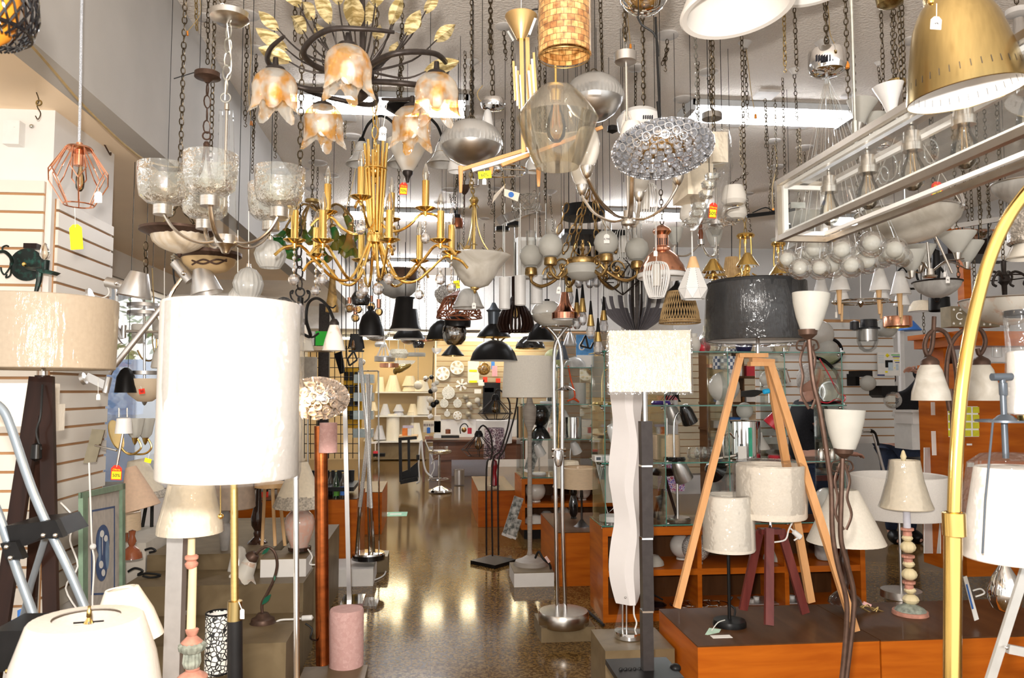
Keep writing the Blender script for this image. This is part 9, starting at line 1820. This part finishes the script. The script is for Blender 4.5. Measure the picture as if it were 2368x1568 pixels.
# -- stock shelves behind the near display
t=T('stock_shelf','brown shelves of stock boxes seen through the near glass display','shelf',1720,850,9.5);b=t.Pp('body',M.orangetop,Fl=1)
for x in(1640,1720,1800):b.box(x,812,x+6,1180,0,.4)
for y in(812,870,930,990,1050):b.box(1640,y,1806,y+5,0,.4)
for k in range(12):
 x,y=1650+(k%4)*38,870+(k//4)*60;w_=rnd.uniform(18,32);h_=rnd.uniform(16,34)
 t=T('stock_box',('%s carton in row %s of the stock shelf behind the near glass display'%(('first','second','third','fourth')[k%4],('upper','middle','lower')[k//4])),'box',x,y,9.55,'cartons on the stock shelf',solo=(M.tan,M.paper,M.redp,M.whiteblock,M.blue)[k%5],Fl=1);t.self.box(x,y-h_,x+w_,y-.5,0,.25)
DR=[(1299,656,4.6),(1325,610,4.4),(1340,612,4.5),(1329,690,4.5),(1343,720,4.3),(1315,742,4.5),(1366,710,4.4),(1378,720,4.6),(1347,770,4.5),(1382,780,4.4)]
DR=[(1338,606,650,4.5),(1364,606,650,4.5),(1380,606,648,4.6),(1334,700,745,4.6),(1347,690,736,4.5),(1366,728,768,4.4),(1396,718,755,4.5),(1383,768,804,4.4),(1316,650,690,4.8),(1412,640,676,4.8)]
for k,(px,y0,y1,Y)in enumerate(DR):
 t=T('crystal_pendant','brass cone and cut crystal drop pendant in the cluster behind the torchiere','pendant lamp',px,y0,Y,'brass and crystal drop pendants')
 t.Pp('cap',M.black).Ll(px,[(0,y0-34),(2,y0-32),(5,y0),(0,y0)],Sg=16);t.Pp('cone',M.brass).Ll(px,[(5,y0),(9,y1-14),(0,y1-13)],Sg=24);t.Pp('crystal',M.crystal,Fl=1).Ll(px,[(0,y1-13),(8,y1-13),(11,y1-2),(9,y1+10),(5,y1+16),(0,y1+17)],Sg=8);t.Pp('cord',M.cordb).Tt([(px,560),(px,y0-34)],.8)
t=T('disc_canopy','black square canopy carrying the brass and crystal drops','canopy',1362,556,4.55,solo=M.black,Fl=1);t.self.Bm(-.18,.18,-.18,.18,0,.03)
# -- people
def skin_body(parent,name,m,joints,edges,root,sub=2):
 """One continuous body grown round a joint skeleton: joints = {name: (x, y, z, rx, ry)}."""
 me=bpy.data.meshes.new(name);ks=list(joints);ix={k:i for i,k in enumerate(ks)}
 me.from_pydata([joints[k][:3]for k in ks],[(ix[a],ix[b])for a,b in edges],[]);me.update()
 o=bpy.data.objects.new(name,me);COL.objects.link(o);o.parent=parent;me.materials.append(m)
 md=o.modifiers.new('skin','SKIN');md.use_smooth_shade=1
 sv=me.skin_vertices[0].data
 for k in ks:sv[ix[k]].radius=joints[k][3:5];sv[ix[k]].use_root=(k==root)
 o.modifiers.new('sub','SUBSURF').levels=sub;o.modifiers['sub'].render_levels=sub
 return o
def head(t,c,yaw,s=1.,hair=M.hair,skin=M.skin,parent=None):
 """Head with brow, nose, lips, chin, ears and hair, facing +x turned by yaw degrees."""
 R=Matrix.Rotation(math.radians(yaw),3,'Z');c=Vc(c)
 h=t.Pp('head',skin,parent);S,Rg=36,26;vs=[];fs=[]
 for i in range(Rg+1):
  ph=PI*i/Rg;zz=Co(ph);rr=Si(ph)
  for k in range(S):
   th=2*PI*k/S;x,y=Co(th),Si(th)
   px,py,pz=x*rr*.098,y*rr*.075,zz*.122
   f=max(0,x)**1.5*rr
   if pz<0:px*=1+.10*pz/.122;py*=1+.22*pz/.122
   b=lambda z0,w:math.exp(-((pz-z0)/w)**2)
   side=math.exp(-(py/.014)**2)
   px+=f*(.032*b(-.012,.020)*side+.010*b(.012,.014)*side+.008*b(.034,.012)-.010*b(.018,.010)*math.exp(-((abs(py)-.031)/.014)**2)+.010*b(-.052,.012)*math.exp(-(py/.022)**2)+.014*b(-.098,.022)*math.exp(-(py/.026)**2))
   vs.append(c+R@(Vc((px,py,pz))*s))
 fs=[(i*S+k,(i+1)*S+k,(i+1)*S+(k+1)%S,i*S+(k+1)%S)for i in range(Rg)for k in range(S)]
 h.add(vs,fs)
 for sg in(1,-1):
  e=t.Pp('ear',skin,h);e.Lm(c+R@(Vc((-.010,sg*.072,.0))*s),.024*s,1.35,12,8);e.Om(c+R@(Vc((-.008,sg*.080,.0))*s),.019*s,.005*s,'y',14,6)
  ey=t.Pp('eye',M.paper,h);ey.Lm(c+R@(Vc((.079,sg*.030,.018))*s),.011*s,.8,10,8);t.Pp('iris',M.ink,ey).Lm(c+R@(Vc((.0885,sg*.030,.018))*s),.0045*s,1,8,6)
  bw=t.Pp('brow',hair,h);bw.Tm([c+R@(Vc((x,sg*y,z))*s)for x,y,z in((.094,.014,.036),(.091,.030,.041),(.080,.046,.037))],.004*s,6,3)
 t.Pp('lips',mat('lips',(.42,.17,.14),.45),h).Tm([c+R@(Vc((x,y,z))*s)for x,y,z in((.078,-.022,-.056),(.092,-.010,-.052),(.093,.010,-.052),(.078,.022,-.056))],.0055*s,8,4)
 hr=t.Pp('hair',hair,h);vs=[];rings=12
 for i in range(rings+1):
  ph=PI*.56*i/rings;zz=Co(ph);rr=Si(ph)
  for k in range(S):
   th=2*PI*k/S;x,y=Co(th),Si(th);end=(72+40*-x)if x<0 else(72-45*min(1,x*1.8))
   p2=math.radians(end)*i/rings;zz,rr=Co(p2),Si(p2)
   vs.append(c+R@(Vc((x*rr*.106-.006,y*rr*.082,zz*.130+.002))*s*(1+.012*Si(7*th+i))))
 hr.add(vs,[(i*S+k,(i+1)*S+k,(i+1)*S+(k+1)%S,i*S+(k+1)%S)for i in range(rings)for k in range(S)])
 return h
def hand(t,w,d,up,side,m=M.skin,parent=None,curl=.5,s=1.):
 """Palm, four bent fingers of unequal length and a thumb; w wrist, d along the hand, side = thumb side, up = back of hand."""
 w,d,up,side=Vc(w),Vc(d).normalized(),Vc(up).normalized(),Vc(side).normalized()
 h=t.Pp('hand',m,parent);h.Tm([w,w+d*.03*s,w+d*.085*s],[.024*s,.034*s,.036*s],12,4,Fl=.5)
 for k,L in enumerate((.070,.078,.072,.056)):
  b=w+d*.085*s+side*(.030-.02*k)*s;dn=(d-up*curl).normalized();dd=(d-up*curl*2.2).normalized()
  p1=b+d*L*.42*s;p2=p1+dn*L*.33*s;p3=p2+dd*L*.27*s;h.Tm([b-d*.01,p1,p2,p3],[.0088*s,.0082*s,.0076*s,.006*s],8,3)
 b=w+d*.03*s+side*.030*s;p1=b+(d*.6+side*.7).normalized()*.040*s;p2=p1+(d*.95-up*.3).normalized()*.030*s;h.Tm([b-side*.01,p1,p2],[.012*s,.010*s,.007*s],8,3)
 return h
q=P(1868,905,5.95)
t=T('person','grey haired man in a dark jacket standing in profile behind the glass display','person',0,0,0,world=(q.x,5.95,0))
J={'pelvis':(0,0,.92,.15,.12),'waist':(0,0,1.06,.15,.11),'chest':(.0,0,1.26,.16,.12),'neck0':(-.01,0,1.40,.08,.07),'neck1':(.015,0,1.47,.058,.056),'crown':(.03,0,1.56,.06,.055),'shL':(0,.16,1.37,.062,.062),'elL':(.03,.23,1.10,.045,.045),'wrL':(.20,.20,1.00,.030,.026),'shR':(0,-.16,1.37,.062,.062),'elR':(.03,-.23,1.10,.045,.045),'wrR':(.22,-.16,1.02,.030,.026),'hipL':(0,.09,.86,.10,.10),'knL':(.02,.10,.48,.062,.062),'anL':(0,.10,.09,.042,.042),'toL':(.16,.11,.035,.035,.03),'hipR':(0,-.09,.86,.10,.10),'knR':(.02,-.10,.48,.062,.062),'anR':(0,-.10,.09,.042,.042),'toR':(.16,-.11,.035,.035,.03)}
E=[('pelvis','waist'),('waist','chest'),('chest','neck0'),('neck0','neck1'),('neck1','crown'),('chest','shL'),('shL','elL'),('elL','wrL'),('chest','shR'),('shR','elR'),('elR','wrR'),('pelvis','hipL'),('hipL','knL'),('knL','anL'),('anL','toL'),('pelvis','hipR'),('hipR','knR'),('knR','anR'),('anR','toR')]
bo=skin_body(t.o,'body',M.skin,J,E,'pelvis')
def scaled(names,f,add=.0):return{k:J[k][:3]+(J[k][3]*f+add,J[k][4]*f+add)for k in names}
def clothe(t,J,E,nm,m,names,f,add,root):
 jj={k:J[k][:3]+(J[k][3]*f+add,J[k][4]*f+add)for k in names};return skin_body(t.o,nm,m,jj,[e for e in E if e[0]in jj and e[1]in jj],root)
clothe(t,J,E,'jacket',M.darkcloth,['pelvis','waist','chest','neck0','shL','elL','wrL','shR','elR','wrR'],1.06,.014,'pelvis')
clothe(t,J,E,'trousers',M.denim,['pelvis','hipL','knL','anL','hipR','knR','anR'],1.04,.012,'pelvis');clothe(t,J,E,'shoe',M.black,['anL','toL'],1.15,.022,'anL');clothe(t,J,E,'shoe',M.black,['anR','toR'],1.15,.022,'anR')
head(t,(.035,0,1.585),0,1.08);hand(t,(.20,.20,1.00),(1,-.1,-.1),(0,0,1),(0,-1,0));hand(t,(.22,-.16,1.02),(1,.1,-.1),(0,0,1),(0,1,0))
q=P(2072,950,7.45)
t=T('person','person in a dark sweater and jeans reaching up behind the white slat panel','person',0,0,0,world=(q.x,7.45,0))
J={'pelvis':(.02,0,.95,.14,.12),'waist':(.03,0,1.10,.14,.11),'chest':(.01,0,1.32,.16,.12),'neck0':(-.04,0,1.45,.08,.07),'neck1':(-.07,0,1.52,.056,.056),'crown':(-.09,0,1.60,.055,.055),'shR':(.16,.0,1.42,.068,.068),'elR':(.26,-.08,1.62,.056,.056),'wrR':(.12,-.16,1.70,.034,.030),'shL':(-.17,0,1.42,.062,.062),'elL':(-.26,-.05,1.18,.046,.046),'wrL':(-.20,-.18,1.05,.032,.028),'hipR':(.10,0,.88,.10,.10),'knR':(.11,-.02,.50,.065,.065),'anR':(.11,0,.09,.045,.045),'toR':(.13,-.15,.035,.035,.03),'hipL':(-.08,0,.88,.10,.10),'knL':(-.09,-.02,.50,.065,.065),'anL':(-.09,0,.09,.045,.045),'toL':(-.11,-.15,.035,.035,.03)}
skin_body(t.o,'body',M.skin,J,E,'pelvis')
clothe(t,J,E,'sweater',M.darkcloth,['pelvis','waist','chest','neck0','shL','elL','wrL','shR','elR','wrR'],1.08,.016,'pelvis');clothe(t,J,E,'jeans',M.denim,['pelvis','hipL','knL','anL','hipR','knR','anR'],1.05,.012,'pelvis');clothe(t,J,E,'shoe',M.black,['anL','toL'],1.15,.022,'anL');clothe(t,J,E,'shoe',M.black,['anR','toR'],1.15,.022,'anR')
head(t,(-.10,0,1.63),200,1.,mat('dark_hair',(.03,.02,.015),.5));hand(t,(.12,-.16,1.70),(-.9,-.3,.15),(0,-.5,1),(0,-.7,.5));hand(t,(-.20,-.18,1.05),(.3,-.9,-.1),(0,0,1),(1,0,0))
# -- street outside the window
t=T('street_tree','sunlit leafy street tree seen through the shop window','tree',0,0,0,world=(-6.6,16.3,0));t.Pp('trunk',M.bronze).Tm([(0,0,0),(.1,0,1.4),(.0,.1,2.6)],[.16,.13,.09],10,4)
cw=t.Pp('crown',M.foliage);rnd.seed(2)
for k in range(900):
 a,z=rnd.uniform(0,2*PI),rnd.uniform(-1,1);r=rnd.uniform(.5,1)**.5*1.7;c=Vc((r*Co(a)*math.sqrt(1-z*z),r*Si(a)*math.sqrt(1-z*z),2.3+z*1.9));n1=Vc((rnd.uniform(-1,1),rnd.uniform(-1,1),rnd.uniform(-1,1))).normalized();e1=n1.orthogonal().normalized()*.11;e2=n1.cross(e1).normalized()*.06
 cw.add([c-e1,c+e2,c+e1,c-e2],[(0,1,2,3)])
t=T('parked_van','blue van standing on the street beyond the shop window','van',0,0,0,world=(-4.7,12.4,0));b=t.Pp('body',mat('blue_car_paint',(.10,.22,.48),.2,coat=1));b.Fl=1;b.Bm(-.9,.9,-1.9,1.9,.35,1.2);b.add([Vc(v)for v in((-.85,-1.5,1.2),(.85,-1.5,1.2),(.85,1.85,1.2),(-.85,1.85,1.2),(-.75,-.9,1.95),(.75,-.9,1.95),(.75,1.75,1.95),(-.75,1.75,1.95))],[(4,5,6,7),(0,1,5,4),(1,2,6,5),(2,3,7,6),(3,0,4,7)]);g_=t.Pp('window_glass',M.smoke,Fl=1);g_.add([Vc(v)for v in((.86,-.9,1.3),(.86,1.6,1.3),(.79,1.5,1.8),(.79,-.8,1.8))],[(0,1,2,3)])
for x in(-.82,.82):
 for y in(-1.2,1.2):w_=t.Pp('wheel',M.black);w_.Tn(Vc((x,y,.33)),[(0,-.1),(.32,-.1),(.33,0),(.32,.1),(0,.1)],24,None,0,90)
s=struct('street_wall',M.pale);s.Bm(-11.2,-11,-2,24,0,3.2)
t=T('shop_awning','dark awning over the shop window outside','awning',0,0,0,world=(-3.3,6.5,2.35));t.Pp('canvas',M.black,Fl=1).add([Vc(v)for v in((.42,-2.2,.35),(.42,2.6,.35),(-.9,2.6,-.0),(-.9,-2.2,-.0),(.42,-2.2,.33),(.42,2.6,.33),(-.9,2.6,-.02),(-.9,-2.2,-.02))],[(0,1,2,3),(7,6,5,4),(0,4,5,1),(2,6,7,3)])
def ceiling_at(x,y):
 if y<8.8:return 2.731 if x<-1.41 else CEIL
 return 3.05 if x<-1.53 and y<BULK else(CEIL if y<BULK else 2.66)
for t in THINGS:
 if t.o['category']not in('pendant lamp','chandelier','ceiling lamp','canopy','track light','spot lamp'):continue
 vs=[v for p in PARTS if p.t is t for v in p.v]
 if not vs or t.o.type!='EMPTY':continue
 top=max(vs,key=lambda v:v.z);q=t.O+top;zc=ceiling_at(q.x,q.y)
 if zc-q.z>.03 and t.o['category']in('chandelier','ceiling lamp','canopy')and q.y<BULK:t.Pp('suspension_chain',M.chainm).chainm(top,Vc((top.x,top.y,zc-t.O.z)))
 elif zc-q.z>.03:t.Pp('suspension_cord',M.cordb if t.o['category']!='ceiling lamp'else M.cordw).Tm([top,Vc((top.x,top.y,zc-t.O.z))],.0016,5)
for p in PARTS:p.build()
bpy.context.view_layer.update();dg=bpy.context.evaluated_depsgraph_get();done=[]
for o in TEXTS:done.append((o,bpy.data.meshes.new_from_object(o.evaluated_get(dg))))
for o,me in done:
 n=bpy.data.objects.new('x',me);COL.objects.link(n);n.parent=o.parent;n.matrix_basis=o.matrix_basis.copy();nm=o.name;bpy.data.objects.remove(o);n.name=nm;n.data.name='lettering'
